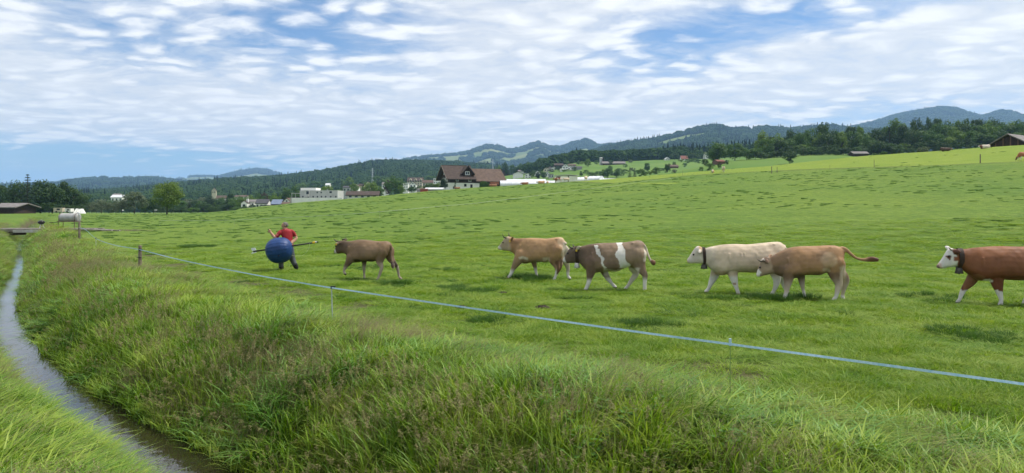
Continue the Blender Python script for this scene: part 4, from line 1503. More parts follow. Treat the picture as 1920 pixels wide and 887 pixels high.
cow6 = Cow((1720, 430, 5.22), 1850, 16.8, 9).build(
    spine=[(186, 358, 200, 381, .055), (212, 328, 246, 384, .085), (246, 280, 292, 374, .10), (276, 230, 338, 370, .115), (315, 184, 382, 365, .125), (395, 196, 418, 378, .135), (470, 190, 455, 408, .17), (540, 181, 510, 448, .21), (620, 173, 595, 500, .26), (710, 166, 700, 502, .30), (800, 164, 790, 490, .33), (900, 165, 890, 496, .345), (1000, 168, 1000, 500, .345), (1100, 165, 1090, 495, .32), (1180, 166, 1160, 455, .29), (1240, 182, 1220, 425, .24), (1268, 232, 1258, 365, .12)],
    legs=[(N_, [(735, 400, 95), (752, 510, 60), (768, 600, 36), (778, 650, 27), (786, 700, 24), (778, 760, 27)], True),
          (F_, [(600, 420, 66), (545, 515, 50), (492, 580, 32), (462, 640, 25), (444, 690, 21), (425, 728, 23)], True),
          (N_, [(1175, 310, 118), (1175, 440, 82), (1208, 555, 45), (1225, 600, 38), (1215, 690, 27), (1200, 775, 29)], True),
          (F_, [(1190, 350, 84), (1150, 470, 58), (1145, 560, 40), (1115, 650, 27), (1085, 745, 28)], True)],
    tail=[(1262, 200, 18), (1288, 290, 16), (1295, 420, 15), (1295, 540, 30), (1292, 620, 12)],
    ears=[(N_, (345, 205), (385, 222), 0.055), (F_, (335, 195), (310, 170), 0.045)], horns=[(N_, [(330, 200), (305, 196), (278, 172)])],
    eye=(290, 262, 0.105), collar=((412, 190), (410, 378), 0.15, 0.105, (405, 400, 80, 64), bell_dark),
    base=(0.185, 0.070, 0.029), label='red brown cow with white face and white socks, cut off at the photo edge', group=WALK,
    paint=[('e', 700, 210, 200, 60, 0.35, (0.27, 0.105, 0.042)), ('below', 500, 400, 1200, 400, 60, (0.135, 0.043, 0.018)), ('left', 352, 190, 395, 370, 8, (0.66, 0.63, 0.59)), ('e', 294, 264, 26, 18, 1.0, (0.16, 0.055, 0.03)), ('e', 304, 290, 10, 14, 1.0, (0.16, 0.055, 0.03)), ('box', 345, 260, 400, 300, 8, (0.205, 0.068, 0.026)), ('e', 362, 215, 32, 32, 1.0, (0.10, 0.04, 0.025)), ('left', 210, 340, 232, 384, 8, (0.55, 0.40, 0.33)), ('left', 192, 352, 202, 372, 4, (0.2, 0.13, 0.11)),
           ('e', 640, 495, 66, 32, 1.0, WHITE), ('box', 465, 440, 610, 595, 6, (0.20, 0.085, 0.04)), ('below', 400, 600, 560, 600, 8, WHITE), ('below', 700, 672, 1300, 672, 8, WHITE), ('e', 740, 600, 14, 16, 1.0, WHITE)])

# ------------------------------------------------------------------ the man and what he carries
def person():
    ox, oy, sc, Y0 = 460, 400, 6.825, 25.85
    X0 = (530 - 960) / F * Y0

    def L(cx, cy, dy=0.0):
        px, py = ox + cx / sc, oy + cy / sc
        return ((px - 960) / F * Y0 - X0, dy, EYE + (HOR - py) / F * Y0)
    k = Y0 / F / sc          # metres per crop pixel
    V, Fc, tagc = [], [], []
    SKIN, RED, JEAN, BOOT = (0.50, 0.28, 0.19), (0.30, 0.016, 0.022), (0.085, 0.092, 0.105), (0.012, 0.011, 0.011)

    def part(col, fn):
        a = len(V)
        fn()
        tagc.extend([col] * (len(V) - a))

    def li(col, pts, flat=1.0, n_=12):
        part(col, lambda: limb(V, Fc, [(*L(x, y, d_), r_ * k) for (x, y, d_, r_) in pts], flat, n_))

    # trunk: shirt down to the belt, then the seat of the trousers
    def ring(cx, cy, hw, dep, dy, tilt=0.0):
        out = []
        c_ = L(cx, cy, dy)
        for q in range(18):
            th = 2 * math.pi * q / 18
            a, b_ = math.cos(th) * hw * k, math.sin(th) * dep
            # shoulders turned: his back is half towards the viewer
            out.append((c_[0] + a * 0.93 - b_ * 0.25, c_[1] + a * 0.42 + b_, c_[2] + tilt * a))
        return out
    part(RED, lambda: loft_rings(V, Fc, [ring(512, 196, 26, .06, 0, 0.1), ring(518, 208, 58, .085, 0, 0), ring(524, 228, 74, .10, 0), ring(532, 275, 72, .11, 0), ring(546, 330, 60, .105, 0), ring(556, 372, 55, .11, 0), ring(556, 400, 57, .112, 0)]))
    part(JEAN, lambda: loft_rings(V, Fc, [ring(556, 392, 58, .11, 0), ring(550, 430, 64, .12, 0), ring(536, 480, 62, .12, 0), ring(530, 510, 40, .09, 0)]))
    # neck and head, face turned to the left
    li(SKIN, [(510, 199, 0, 22), (508, 188, 0, 24), (506, 165, 0, 24)])
    part(SKIN, lambda: loft_rings(V, Fc, [[(L(cx, cy)[0] + math.cos(q * 2 * math.pi / 16) * rx * k, math.sin(q * 2 * math.pi / 16) * rx * k * 0.86, L(cx, cy)[2]) for q in range(16)] for (cx, cy, rx) in ((505, 115, 8), (506, 120, 24), (505, 132, 35), (503, 148, 38), (501, 162, 36), (498, 174, 30), (493, 184, 22), (490, 190, 10))]))
    li(SKIN, [(472, 150, -0.0, 4), (464, 164, 0, 6), (470, 172, 0, 4)], n_=8)                         # nose
    li(SKIN, [(515, 146, -0.10, 5), (519, 156, -0.105, 8), (515, 168, -0.10, 5)], 0.5, 8)            # ear
    li(SKIN, [(515, 146, 0.09, 5), (519, 156, 0.095, 8), (515, 168, 0.09, 5)], 0.5, 8)
    # left arm bent forward with the fist raised
    li(RED, [(490, 214, -0.05, 12), (468, 228, -0.085, 22), (450, 252, -0.12, 27), (426, 286, -0.15, 27), (417, 298, -0.16, 26)])
    li(SKIN, [(432, 272, -0.14, 22), (404, 304, -0.17, 20), (378, 282, -0.19, 19), (352, 244, -0.21, 14), (345, 234, -0.21, 14)])
    li(SKIN, [(348, 240, -0.21, 14), (340, 226, -0.21, 17), (334, 214, -0.21, 15)], 0.7)
    for q, (fx, fy) in enumerate(((352, 214), (348, 222), (345, 231), (343, 239))):                   # curled fingers
        li(SKIN, [(fx, fy, -0.215 + 0.0, 5), (fx - 16, fy - 3, -0.235, 5.2), (fx - 24, fy + 3, -0.225, 5), (fx - 20, fy + 8, -0.205, 4)], n_=7)
    li(SKIN, [(346, 226, -0.195, 6), (340, 210, -0.20, 6), (331, 203, -0.212, 5)], n_=7)               # thumb
    # right arm: elbow out behind, hand at the waist
    li(RED, [(556, 214, 0.05, 12), (584, 228, 0.085, 22), (602, 256, 0.12, 27), (618, 288, 0.15, 26), (623, 298, 0.15, 25)])
    li(SKIN, [(616, 280, 0.15, 21), (634, 318, 0.16, 20), (622, 345, 0.10, 18), (602, 372, 0.02, 14), (594, 384, -0.02, 14)])
    li(SKIN, [(598, 378, 0.0, 14), (586, 392, -0.03, 16), (574, 402, -0.06, 13)], 0.7)
    for q in range(4):
        li(SKIN, [(578 + q * 3, 400 + q * 5, -0.06, 5), (562 + q * 3, 408 + q * 5, -0.08, 5), (552 + q * 4, 418 + q * 4, -0.075, 4.5)], n_=7)
    li(SKIN, [(588, 388, -0.03, 6), (574, 384, -0.055, 6), (562, 388, -0.07, 5)], n_=7)
    # legs: left one under him, right one pushing off behind
    li(JEAN, [(505, 450, -0.08, 58), (490, 520, -0.09, 50), (470, 590, -0.09, 38), (466, 645, -0.08, 33), (468, 678, -0.08, 27)])
    li(JEAN, [(560, 455, 0.07, 56), (572, 520, 0.08, 50), (594, 592, 0.09, 39), (612, 636, 0.09, 33), (625, 660, 0.09, 27)])
    li(BOOT, [(467, 668, -0.08, 33), (470, 704, -0.08, 30), (464, 716, -0.08, 24), (440, 720, -0.09, 17), (424, 722, -0.09, 12)], 0.85)
    li(BOOT, [(621, 650, 0.09, 34), (640, 690, 0.09, 30), (644, 716, 0.09, 24), (638, 734, 0.08, 20), (632, 741, 0.08, 15)], 0.85)
    kd = kdtree.KDTree(len(V))
    for i, p in enumerate(V):
        kd.insert(Vector(p), i)
    kd.balance()
    me = fuse('person_body', V, Fc, 0.010, 3)
    cols = np.ones((len(me.vertices), 4), np.float32)
    for i, v in enumerate(me.vertices):
        cols[i, :3] = tagc[kd.find(v.co)[1]]
    ca = me.color_attributes.new('coat', 'FLOAT_COLOR', 'POINT')
    ca.data.foreach_set('color', cols.ravel())
    me.materials.clear()
    me.materials.append(hide_material('cloth_and_skin'))
    root = thing('person', 'man in red T-shirt and grey jeans striding ahead of the cows, back half turned', 'person', (X0, Y0, 0))
    link('body', me, root)
    # cropped grey hair over the back of the head
    hb, rings = MB(), []
    for (cx, cy, rx) in ((507, 111, 6), (508, 117, 27), (508, 130, 38), (509, 146, 40), (510, 160, 38), (511, 172, 31)):
        c_ = L(cx, cy)
        rings.append([(c_[0] + (math.cos(q * 2 * math.pi / 18) * rx + (10 if math.cos(q * 2 * math.pi / 18) < -0.45 and cy > 125 else 0)) * k, math.sin(q * 2 * math.pi / 18) * rx * k * 0.87, c_[2]) for q in range(18)])
    loft_rings(hb.v, hb.f, rings)
    hb.build('hair', material('hair_grey', (0.10, 0.085, 0.075), (0.26, 0.23, 0.21), scale=60, rough=0.8, bump=0.5, bump_scale=120), root, smooth=True)
    for sy in (-1, 1):
        e_ = L(472, 149)
        MB().lathe([(0.002, -.011), (.008, -.007), (.011, 0), (.008, .007), (0.002, .011)], 8, (e_[0], sy * 0.032, e_[1 + 1])).build('eye', eye_m, root, smooth=True)
    MB().box(L(497, 0)[0], L(614, 0)[0], -0.132, 0.132, 0, 0.001) if False else None

    # short dark stick in the raised fist
    a, b_ = Vector(L(338, 240, -0.222)), Vector(L(318, 197, -0.222))
    st = MB().tube([a + Vector((X0, Y0, 0)), b_ + Vector((X0, Y0, 0))], 0.011, 8).build('stick', material('black_plastic', (0.012, 0.012, 0.012), rough=0.5))
    st['label'], st['category'] = 'short black stick held up in the raised fist of the man', 'stick'

    # ---- the pleated blue balloon on its long black pole
    dy = -0.40
    bag = thing('pole_balloon', 'round pleated blue fabric balloon on a long black pole carried by the man', 'balloon', (X0, Y0 + dy, 0))
    k2 = (Y0 + dy) / F / sc

    def L2(cx, cy, d_=0.0):
        px, py = ox + cx / sc, oy + cy / sc
        return Vector(((px - 960) / F * (Y0 + dy) - X0, d_, EYE + (HOR - py) / F * (Y0 + dy)))
    tail_, tip = L2(92, 491), L2(932, 366)
    ax = (tip - tail_).normalized()
    c_ = L2(432, 462)
    # surface of revolution around the pole, pleated towards its gathered ends
    up = (Vector((0, 0, 1)) - ax * ax.z).normalized()
    ou = ax.cross(up)
    prof = []
    nl, nc = 34, 112
    half, rad_ = 170 * k2, 146 * k2
    verts_, faces_ = [], []
    for i in range(nl + 1):
        u_ = -1 + 2 * i / nl
        xa = math.sin(u_ * math.pi / 2) * half
        rr_ = rad_ * (max(0.0, 1 - abs(math.sin(u_ * math.pi / 2)) ** 2.5)) ** 0.52 + 0.022
        for j in range(nc):
            th = 2 * math.pi * j / nc
            pleat = 1 + 0.040 * (abs(math.sin(11 * th + 0.5 * math.sin(2 * th))) - 0.6) * (0.45 + 0.75 * abs(u_) - 0.25 * u_) - 0.025 * math.sin(3 * th + 1)
            r2 = rr_ * pleat
            sag = -0.05 * max(0, -math.cos(th)) * (1 - u_ * u_)
            verts_.append(c_ + ax * xa + up * (math.cos(th) * r2 + sag) + ou * (math.sin(th) * r2 * 0.92))
    for i in range(nl):
        for j in range(nc):
            j2 = (j + 1) % nc
            faces_.append((i * nc + j, i * nc + j2, (i + 1) * nc + j2, (i + 1) * nc + j))
    blue = material('blue_fabric', (0.005, 0.032, 0.125), (0.008, 0.046, 0.170), scale=6, rough=0.5, spec=0.4, bump=0.35, bump_scale=9)
    mb = MB()
    mb.poly(verts_, faces_)
    mb.build('balloon_envelope', blue, bag, smooth=True)
    MB().lathe([(0.001, -.003), (.035, -.003), (.035, .003), (.001, .003)], 14, (0, 0, 0)).build('vent', material('vent_black', (0.01, 0.012, 0.02), rough=0.7), bag, loc=L2(465, 532, -rad_ * 0.86)).rotation_euler = (math.radians(62), 0, 0)
    blk = material('black_plastic', (0.012, 0.012, 0.012))
    MB().tube([tail_ + ax * 0.03, L2(860, 378)], 0.026, 12).build('pole', blk, bag, smooth=True)
    yel = material('yellow_band', (0.62, 0.36, 0.02), rough=0.45)
    MB().tube([L2(858, 378), L2(896, 371)], [0.033, 0.036], 12).build('yellow_collar', yel, bag, smooth=True)
    MB().tube([L2(895, 371), L2(915, 368)], [0.037, 0.030], 12).build('metal_ring', material('silver', (0.55, 0.56, 0.58), rough=0.3, metal=0.8), bag, smooth=True)
    MB().tube([L2(914, 368), L2(937, 363)], [0.028, 0.010], 12).build('pole_tip', blk, bag, smooth=True)
    fin_m = material('white_fin', (0.72, 0.73, 0.75), rough=0.4)
    for (p0, p1, p2, p3) in (((88, 484), (140, 470), (125, 440), (72, 446)), ((88, 498), (145, 486), (140, 502), (76, 520))):
        q = [L2(*p) for p in (p0, p1, p2, p3)]
        pts = [p + Vector((0, s_, 0)) for s_ in (-0.008, 0.008) for p in q]
        MB().poly(pts, [(0, 1, 2, 3), (7, 6, 5, 4), (0, 4, 5, 1), (1, 5, 6, 2), (2, 6, 7, 3), (3, 7, 4, 0)]).build('tail_fin', fin_m, bag)
    cord = [tuple(L2(a_, b2, -0.03)) for (a_, b2) in ((828, 382), (822, 430), (795, 485), (745, 530), (700, 545), (640, 544), (595, 540))]
    MB().tube([tuple(v) for v in cr(cord, 4)], 0.006, 6).build('cord', material('cord_green', (0.45, 0.55, 0.30), rough=0.6), bag)


person()

# turf standing up round the hooves and boots
HOOVES += [(-11.40, 25.75), (-10.72, 25.95)]
hp, hsz = [], []
for (x_, y_) in HOOVES:
    for _ in range(5):
        a_, r_ = random.uniform(0, 6.28), random.uniform(0.02, 0.24)
        x2, y2 = x_ + math.cos(a_) * r_, y_ + math.sin(a_) * r_ - 0.06
        hp.append((x2, y2, gz(x2, y2) - 0.005))
        hsz.append((0.55, 0.55, random.uniform(0.6, 1.25)))
if 'short_coll' in globals():
    scatter('pasture_turf', short_coll, np.array(hp), np.stack([np.zeros(len(hp)), np.zeros(len(hp)), np.random.default_rng(5).random(len(hp)) * 6.28], -1), np.array(hsz), np.arange(len(hp)) % 4, 'longer turf around the hooves of the walking cows', 'grass')

# ------------------------------------------------------------------ near fence
tape_m = material('fence_tape', (0.32, 0.54, 0.68), (0.52, 0.68, 0.78), scale=30, rough=0.5)
tv = []
tape_pts = []
FP = [(148, 427, 0.85), (160.6, 431, None), (179.6, 447, None), (211.7, 458.8, None), (261, 468, 0.78), (337, 487, None), (460, 512, None), (560, 529.5, None), (621, 539.5, 0.75), (880, 577.5, None), (1193, 622, None), (1370, 645.5, 0.72), (1640, 682, None), (1925, 721, 0.72)]
fpx = [p[0] for p in FP if p[2]]
fy_ = [(EYE - p[2]) * F / (p[1] - HOR) for p in FP if p[2]]
inv = [1 / v for v in fy_]
for (a, r_, h_) in FP:
    y_ = 1.0 / float(np.interp(a, fpx, inv))
    tape_pts.append(at(a, r_, y_))
dlast = (tape_pts[-1] - tape_pts[-2]).normalized()
tape_pts.append(tape_pts[-1] + dlast * 5.5)
sm = [Vector(v) for v in cr([tuple(p) for p in tape_pts], 10)]
for i, p in enumerate(sm):
    tw = 0.9 + 0.55 * math.sin(i * 0.37) + 0.3 * math.sin(i * 0.91)
    wv = Vector((0, math.cos(tw) * 0.35, math.sin(tw) * 0.9 + 0.5)).normalized() * 0.0125
    tv += [p - wv, p + wv, p + wv + Vector((0, 0.0016, 0)), p - wv + Vector((0, 0.0016, 0))]
mb = MB()
mb.v = [tuple(p) for p in tv]
for i in range(len(sm) - 1):
    for j in range(4):
        mb.f.append((i * 4 + j, i * 4 + (j + 1) % 4, (i + 1) * 4 + (j + 1) % 4, (i + 1) * 4 + j))
o = mb.build('fence_tape', tape_m)
o['label'], o['category'] = 'pale blue electric fence tape strung between the tall grass and the pasture', 'fence tape'

wood_m = material('weathered_wood', (0.11, 0.085, 0.062), (0.24, 0.20, 0.155), scale=9, rough=0.9, bump=0.6, bump_scale=25)
steel_m = material('galvanised', (0.42, 0.45, 0.48), (0.55, 0.58, 0.60), scale=12, rough=0.45, metal=0.6)
black_m = material('black_plastic', (0.012, 0.012, 0.012))
nr = tape_pts[4]
g0 = gz(nr.x, nr.y)
pst = thing('fence_post', 'weathered wooden fence post with black insulator in the bank grass', 'fence post', (nr.x, nr.y + 0.06, g0), group='fence posts of the tape')
MB().lathe([(0.058, -0.3), (0.058, 0.3), (0.054, 0.80), (0.052, 0.90), (0.038, 0.925)], 12).build('post', wood_m, pst, smooth=True)
MB().tube([(0.0, -0.06, nr.z - g0 - 0.02), (0.11, -0.09, nr.z - g0)], 0.03, 8).build('insulator', black_m, pst)
MB().tube([(-0.08, -0.075, 0.52), (0.08, -0.075, 0.51)], 0.014, 6).build('nail', black_m, pst)
nr = tape_pts[8]
g0 = gz(nr.x, nr.y)
pst = thing('fence_post', 'thin pale steel fence stake with black clip beside the tall grass', 'fence post', (nr.x, nr.y + 0.02, g0), group='fence posts of the tape')
MB().tube([(0.03, 0, -0.3), (0, 0, nr.z - g0 + 0.03)], 0.0115, 8).build('stake', steel_m, pst)
MB().box(-0.01, 0.075, -0.03, 0.012, nr.z - g0 - 0.025, nr.z - g0 + 0.03).build('clip', black_m, pst)
nr = tape_pts[11]
g0 = gz(nr.x, nr.y)
pst = thing('fence_post', 'slim clear stake with white clip in the middle of the near fence run', 'fence post', (nr.x, nr.y + 0.02, g0), group='fence posts of the tape')
MB().tube([(0.0, 0, -0.3), (0, 0, nr.z - g0 + 0.04)], 0.005, 8).build('stake', material('green_fibreglass', (0.16, 0.26, 0.07), rough=0.5), pst)
MB().box(-0.012, 0.012, -0.015, 0.012, nr.z - g0 - 0.02, nr.z - g0 + 0.06).build('clip', material('clip_blue', (0.40, 0.55, 0.65), rough=0.5), pst)
nr = tape_pts[2]
g0 = gz(nr.x, nr.y)
pst = thing('fence_post', 'thin pale stake between the bridge corner and the wooden post', 'fence post', (nr.x, nr.y + 0.02, g0), group='fence posts of the tape')
MB().tube([(0, 0, -0.3), (0, 0, nr.z - g0 + 0.04)], 0.012, 8).build('stake', steel_m, pst)
MB().box(-0.02, 0.03, -0.03, 0.012, nr.z - g0 - 0.03, nr.z - g0 + 0.03).build('clip', black_m, pst)
nr = tape_pts[0]
g0 = gz(nr.x, nr.y)
pst = thing('fence_post', 'grey corner post standing at the end of the plank bridge', 'fence post', (nr.x, nr.y + 0.05, g0), group='fence posts of the tape')
MB().lathe([(0.07, -0.3), (0.07, 0.4), (0.06, 1.25), (0.045, 1.28)], 10).build('post', wood_m, pst, smooth=True)

# ------------------------------------------------------------------ bridge, tank, grill
BY = 65.5
bx0, bx1 = -50.5, (196 - 960) / F * BY
deck_z = 0.18
plank_m = material('deck_plank', (0.15, 0.135, 0.115), (0.28, 0.26, 0.23), scale=4, rough=0.85, bump=0.4)
beam_m = material('pale_beam', (0.40, 0.39, 0.36), (0.55, 0.54, 0.50), scale=3, rough=0.7)
bridge = thing('plank_bridge', 'low plank bridge across the stream under the grey tank', 'bridge', (0, BY, 0))
for i in range(7):
    y_ = i * 0.46
    MB().box(bx0, (160 - 960) / F * BY - 0.2 * (i % 3), y_, y_ + 0.42, deck_z - 0.07 + 0.012 * (i % 2), deck_z + 0.012 * (i % 2)).build('plank', plank_m, bridge)
MB().box((26 - 960) / F * BY, (118 - 960) / F * BY, -0.14, -0.01, -0.14, 0.09).build('edge_beam', beam_m, bridge)
MB().box(bx0, (26 - 960) / F * BY - 0.05, -0.12, -0.01, -0.06, 0.09).build('edge_beam', plank_m, bridge)
for px_ in (8, 92):
    x_ = (px_ - 960) / F * BY
    MB().box(x_ - 0.12, x_ + 0.12, 0.3, 2.8, -0.45, deck_z - 0.08).build('bearer', wood_m, bridge)
xr = (157 - 960) / F * BY
for i, (e_, t_) in enumerate(((2.4, 0.02), (2.9, 0.05), (2.1, 0.0))):
    MB().poly([(xr, 0.3 + i * 0.5, deck_z - 0.02), (xr + e_, 0.1 + i * 0.4, 0.10 - t_), (xr + e_, 0.4 + i * 0.4, 0.10 - t_), (xr, 0.68 + i * 0.5, deck_z - 0.02), (xr, 0.3 + i * 0.5, deck_z - 0.09), (xr + e_, 0.1 + i * 0.4, 0.02 - t_), (xr + e_, 0.4 + i * 0.4, 0.02 - t_), (xr, 0.68 + i * 0.5, deck_z - 0.09)],
              [(0, 1, 2, 3), (7, 6, 5, 4), (0, 4, 5, 1), (1, 5, 6, 2), (2, 6, 7, 3), (3, 7, 4, 0)]).build('ramp_plank', plank_m, bridge)

pp = BY + 1.6
tx = (131 - 960) / F * pp
tank = thing('water_tank', 'grey cylindrical tank on a metal frame parked on the plank bridge', 'tank', (tx, pp, deck_z + 0.012))
zc_t, rt, hl = 0.98, 0.40, 0.86
tank_m = material('tank_steel', (0.30, 0.30, 0.29), (0.46, 0.46, 0.45), scale=2.5, rough=0.5, metal=0.35)
rust_m = material('rusty_frame', (0.10, 0.065, 0.045), (0.20, 0.15, 0.11), scale=7, rough=0.85)
mb = MB()
prof = [(-hl, 0.02), (-hl, rt * 0.6), (-hl + 0.02, rt * 0.93), (-hl + 0.07, rt), (0, rt), (hl - 0.16, rt), (hl - 0.06, rt), (hl - 0.02, rt * 0.95), (hl, rt * 0.6), (hl, 0.02)]
for (x_, r_) in prof:
    for q in range(24):
        th = 2 * math.pi * q / 24
        mb.v.append((x_, math.cos(th) * r_, zc_t + math.sin(th) * r_))
for i in range(len(prof) - 1):
    for q in range(24):
        mb.f.append((i * 24 + q, i * 24 + (q + 1) % 24, (i + 1) * 24 + (q + 1) % 24, (i + 1) * 24 + q))
barrel = mb.build('barrel', tank_m, tank, smooth=True)
for x_ in (-hl + 0.1, hl - 0.2):
    mb = MB()
    for q in range(24):
        th = 2 * math.pi * q / 24
        for (dx, rr_) in ((-0.02, rt + 0.004), (0.02, rt + 0.004), (0.02, rt + 0.018), (-0.02, rt + 0.018)):
            mb.v.append((x_ + dx, math.cos(th) * rr_, zc_t + math.sin(th) * rr_))
    for q in range(24):
        for j in range(4):
            mb.f.append((q * 4 + j, q * 4 + (j + 1) % 4, ((q + 1) % 24) * 4 + (j + 1) % 4, ((q + 1) % 24) * 4 + j))
    mb.build('hoop', rust_m, barrel)
MB().lathe([(0.13, zc_t + rt - 0.03), (0.13, zc_t + rt + 0.05), (0.02, zc_t + rt + 0.06)], 14, (0.1, 0, 0)).build('filler_cap', tank_m, barrel)
for x_ in (-0.82, 0.62):
    for y_ in (-0.34, 0.34):
        MB().tube([(x_ * 1.03, y_ * 1.1, 0), (x_, y_, zc_t - 0.16)], 0.03, 8).build('leg', rust_m, tank)
for y_ in (-0.34, 0.34):
    MB().tube([(-1.0, y_, zc_t - 0.34), (0.95, y_, zc_t - 0.36)], 0.03, 8).build('rail', rust_m, tank)
MB().tube([(0.92, -0.1, 0.0), (0.95, -0.1, 1.2), (0.88, -0.1, 1.42), (0.75, -0.1, 1.44)], 0.035, 8).build('standpipe', steel_m, tank)
MB().tube([(-0.95, 0, zc_t - 0.42), (-1.9, 0.05, zc_t - 0.45)], 0.025, 8).build('drawbar', black_m, tank)
MB().lathe([(0.02, -0.06), (0.07, -0.05), (0.07, 0.05), (0.02, 0.06)], 12, (0.98, -0.16, 0.25)).build('valve', rust_m, tank)

gx = (77.5 - 960) / F * (BY + 1.2)
grill = thing('kettle_grill', 'black kettle barbecue on pale legs standing on the plank bridge', 'barbecue', (gx, BY + 1.2, deck_z + 0.012))
enam = material('black_enamel', (0.010, 0.010, 0.011), rough=0.2, spec=0.5)
MB().lathe([(0.04, 0.34), (0.17, 0.38), (0.26, 0.47), (0.285, 0.555), (0.28, 0.56)], 24).build('bowl', enam, grill, smooth=True)
lid = MB().lathe([(0.292, 0.556), (0.28, 0.62), (0.20, 0.70), (0.09, 0.735), (0.01, 0.74)], 24).build('lid', enam, grill, smooth=True)
MB().tube([(-0.05, 0, 0.735), (-0.05, 0, 0.79), (0.05, 0, 0.79), (0.05, 0, 0.735)], 0.012, 8).build('handle', steel_m, lid)
leg_m = material('pale_leg', (0.62, 0.62, 0.60), rough=0.4)
for q in range(3):
    th = 0.5 + q * 2.094
    MB().tube([(math.cos(th) * 0.10, math.sin(th) * 0.10, 0.40), (math.cos(th) * 0.25, math.sin(th) * 0.25, 0.0)], 0.02, 8).build('leg', leg_m, grill)
MB().lathe([(0.16, 0.18), (0.17, 0.2), (0.02, 0.21)], 16).build('ash_tray', leg_m, grill)

# molehills and dark dung on the turf
soil_m = material('turned_soil', (0.020, 0.015, 0.010), (0.05, 0.036, 0.024), scale=9, rough=0.95, bump=0.8, bump_scale=30)
for (px_, row_, s_, lb) in ((1017, 579, 0.11, 'dark molehill on the turf below the second walking cow'), (866, 578.5, 0.09, 'flat dark dung patch under the fence tape'), (943, 551, 0.08, 'small dark dung patch on the turf before the golden cow'), (1860, 800, 0.0, '')):
    if s_ == 0:
        continue
    h = ground_hit(px_, row_)
    mb = MB()
    n_ = 16
    for (rf, zf) in ((1.0, -0.02), (0.85, 0.25), (0.55, 0.42), (0.2, 0.5)):
        for q in range(n_):
            th = 2 * math.pi * q / n_
            rr_ = s_ * rf * (1 + 0.35 * (random.random() - 0.5))
            mb.v.append((math.cos(th) * rr_ * 1.6, math.sin(th) * rr_, zf * s_ * (0.8 + 0.4 * random.random())))
    for i in range(3):
        for q in range(n_):
            mb.f.append((i * n_ + q, i * n_ + (q + 1) % n_, (i + 1) * n_ + (q + 1) % n_, (i + 1) * n_ + q))
    mb.f.append(tuple(3 * n_ + q for q in range(n_)))
    o = mb.build('molehill' if 'mole' in lb else 'dung_patch', soil_m, loc=(h.x, h.y, h.z + 0.02))
    o['label'], o['category'] = lb, 'molehill' if 'mole' in lb else 'dung'

# ------------------------------------------------------------------ fences farther up the pasture
mid_pix = [(165, 400.5), (300, 413.5), (440, 412.5), (600, 404.7), (712, 397), (766, 392.5), (839, 385.5), (924, 377), (1036, 363), (1158, 348), (1262, 334)]
mid3 = []
for (a, r_) in mid_pix[1:]:
    h = ground_hit(a, r_, 0.75, y0=20)
    mid3.append(Vector((h.x, h.y, h.z + 0.75)))
white_tape = material('white_tape', (0.48, 0.52, 0.42), rough=0.6)
seg = [Vector(v) for v in cr([tuple(p) for p in mid3], 5)]
mb = MB()
for i, p in enumerate(seg):
    g = gz(p.x, p.y) + 0.75
    for (dy_, dz_) in ((0, -0.012), (0, 0.012), (0.004, 0.012), (0.004, -0.012)):
        mb.v.append((p.x, p.y + dy_, g + dz_))
for i in range(len(seg) - 1):
    for j in range(4):
        mb.f.append((i * 4 + j, i * 4 + (j + 1) % 4, (i + 1) * 4 + (j + 1) % 4, (i + 1) * 4 + j))
o = mb.build('fence_tape', white_tape)
o['label'], o['category'] = 'thin white fence tape running across the middle of the pasture', 'fence tape'
for i, p in enumerate(mid3):
    g = gz(p.x, p.y)
    q = thing('fence_post', str(i + 1) + (['st', 'nd', 'rd'] + ['th'] * 20)[i] + ' thin stake, counted from the left, under the white mid-pasture tape', 'fence post', (p.x, p.y, g), group='stakes of the white mid-pasture tape')
    MB().tube([(0, 0, -0.2), (0, 0, 0.85)], 0.007, 6).build('stake', material('grey_stake', (0.25, 0.28, 0.22)), q)

for (a, row_, hpx, w_, lb) in ((1357, 325, 15, 0.05, 'thin stake in front of the pale cow at the field corner'), (1447, 325.5, 13.5, 0.14, 'thick short post of the upper field fence, one of two close together'), (1457, 324.5, 11.5, 0.10, 'slimmer post beside the thick short post of the upper fence'), (1639, 314, 14, 0.08, 'lone grey post on the upper field edge below the small shed'), (1838, 306, 17, 0.16, 'stout grey post on the upper field edge below the dark barn'), (1280, 329, 9, 0.05, 'thin stake at the left end of the upper field edge'), (1556, 318, 10, 0.04, 'thin stake on the upper field edge below the wood')):
    h = ground_hit(a, row_)
    H_ = hpx / F * h.y
    q = thing('fence_post', lb, 'fence post', (h.x, h.y, h.z), group='posts of the upper field fence')
    MB().lathe([(w_ * 0.55, -0.3), (w_ * 0.5, H_ * 0.5), (w_ * 0.45, H_ * 0.97), (w_ * 0.3, H_)], 10).build('post', wood_m, q)

# ------------------------------------------------------------------ far cows (same builder, coarser skin)
def far_cow(label, px, row, h_hit, rotz, proto, scale=1.0, group=None, y=None):
    o = copy_tree(proto) if proto.get('used') else proto
    proto['used'] = 1
    o['label'] = label
    if 'used' in o:
        del o['used']
    proto['used'] = 1
    o['category'] = 'cow'
    o['group'] = group
    o.location = h_hit
    o.rotation_euler = (0, 0, rotz)
    o.scale = (scale,) * 3
    return o


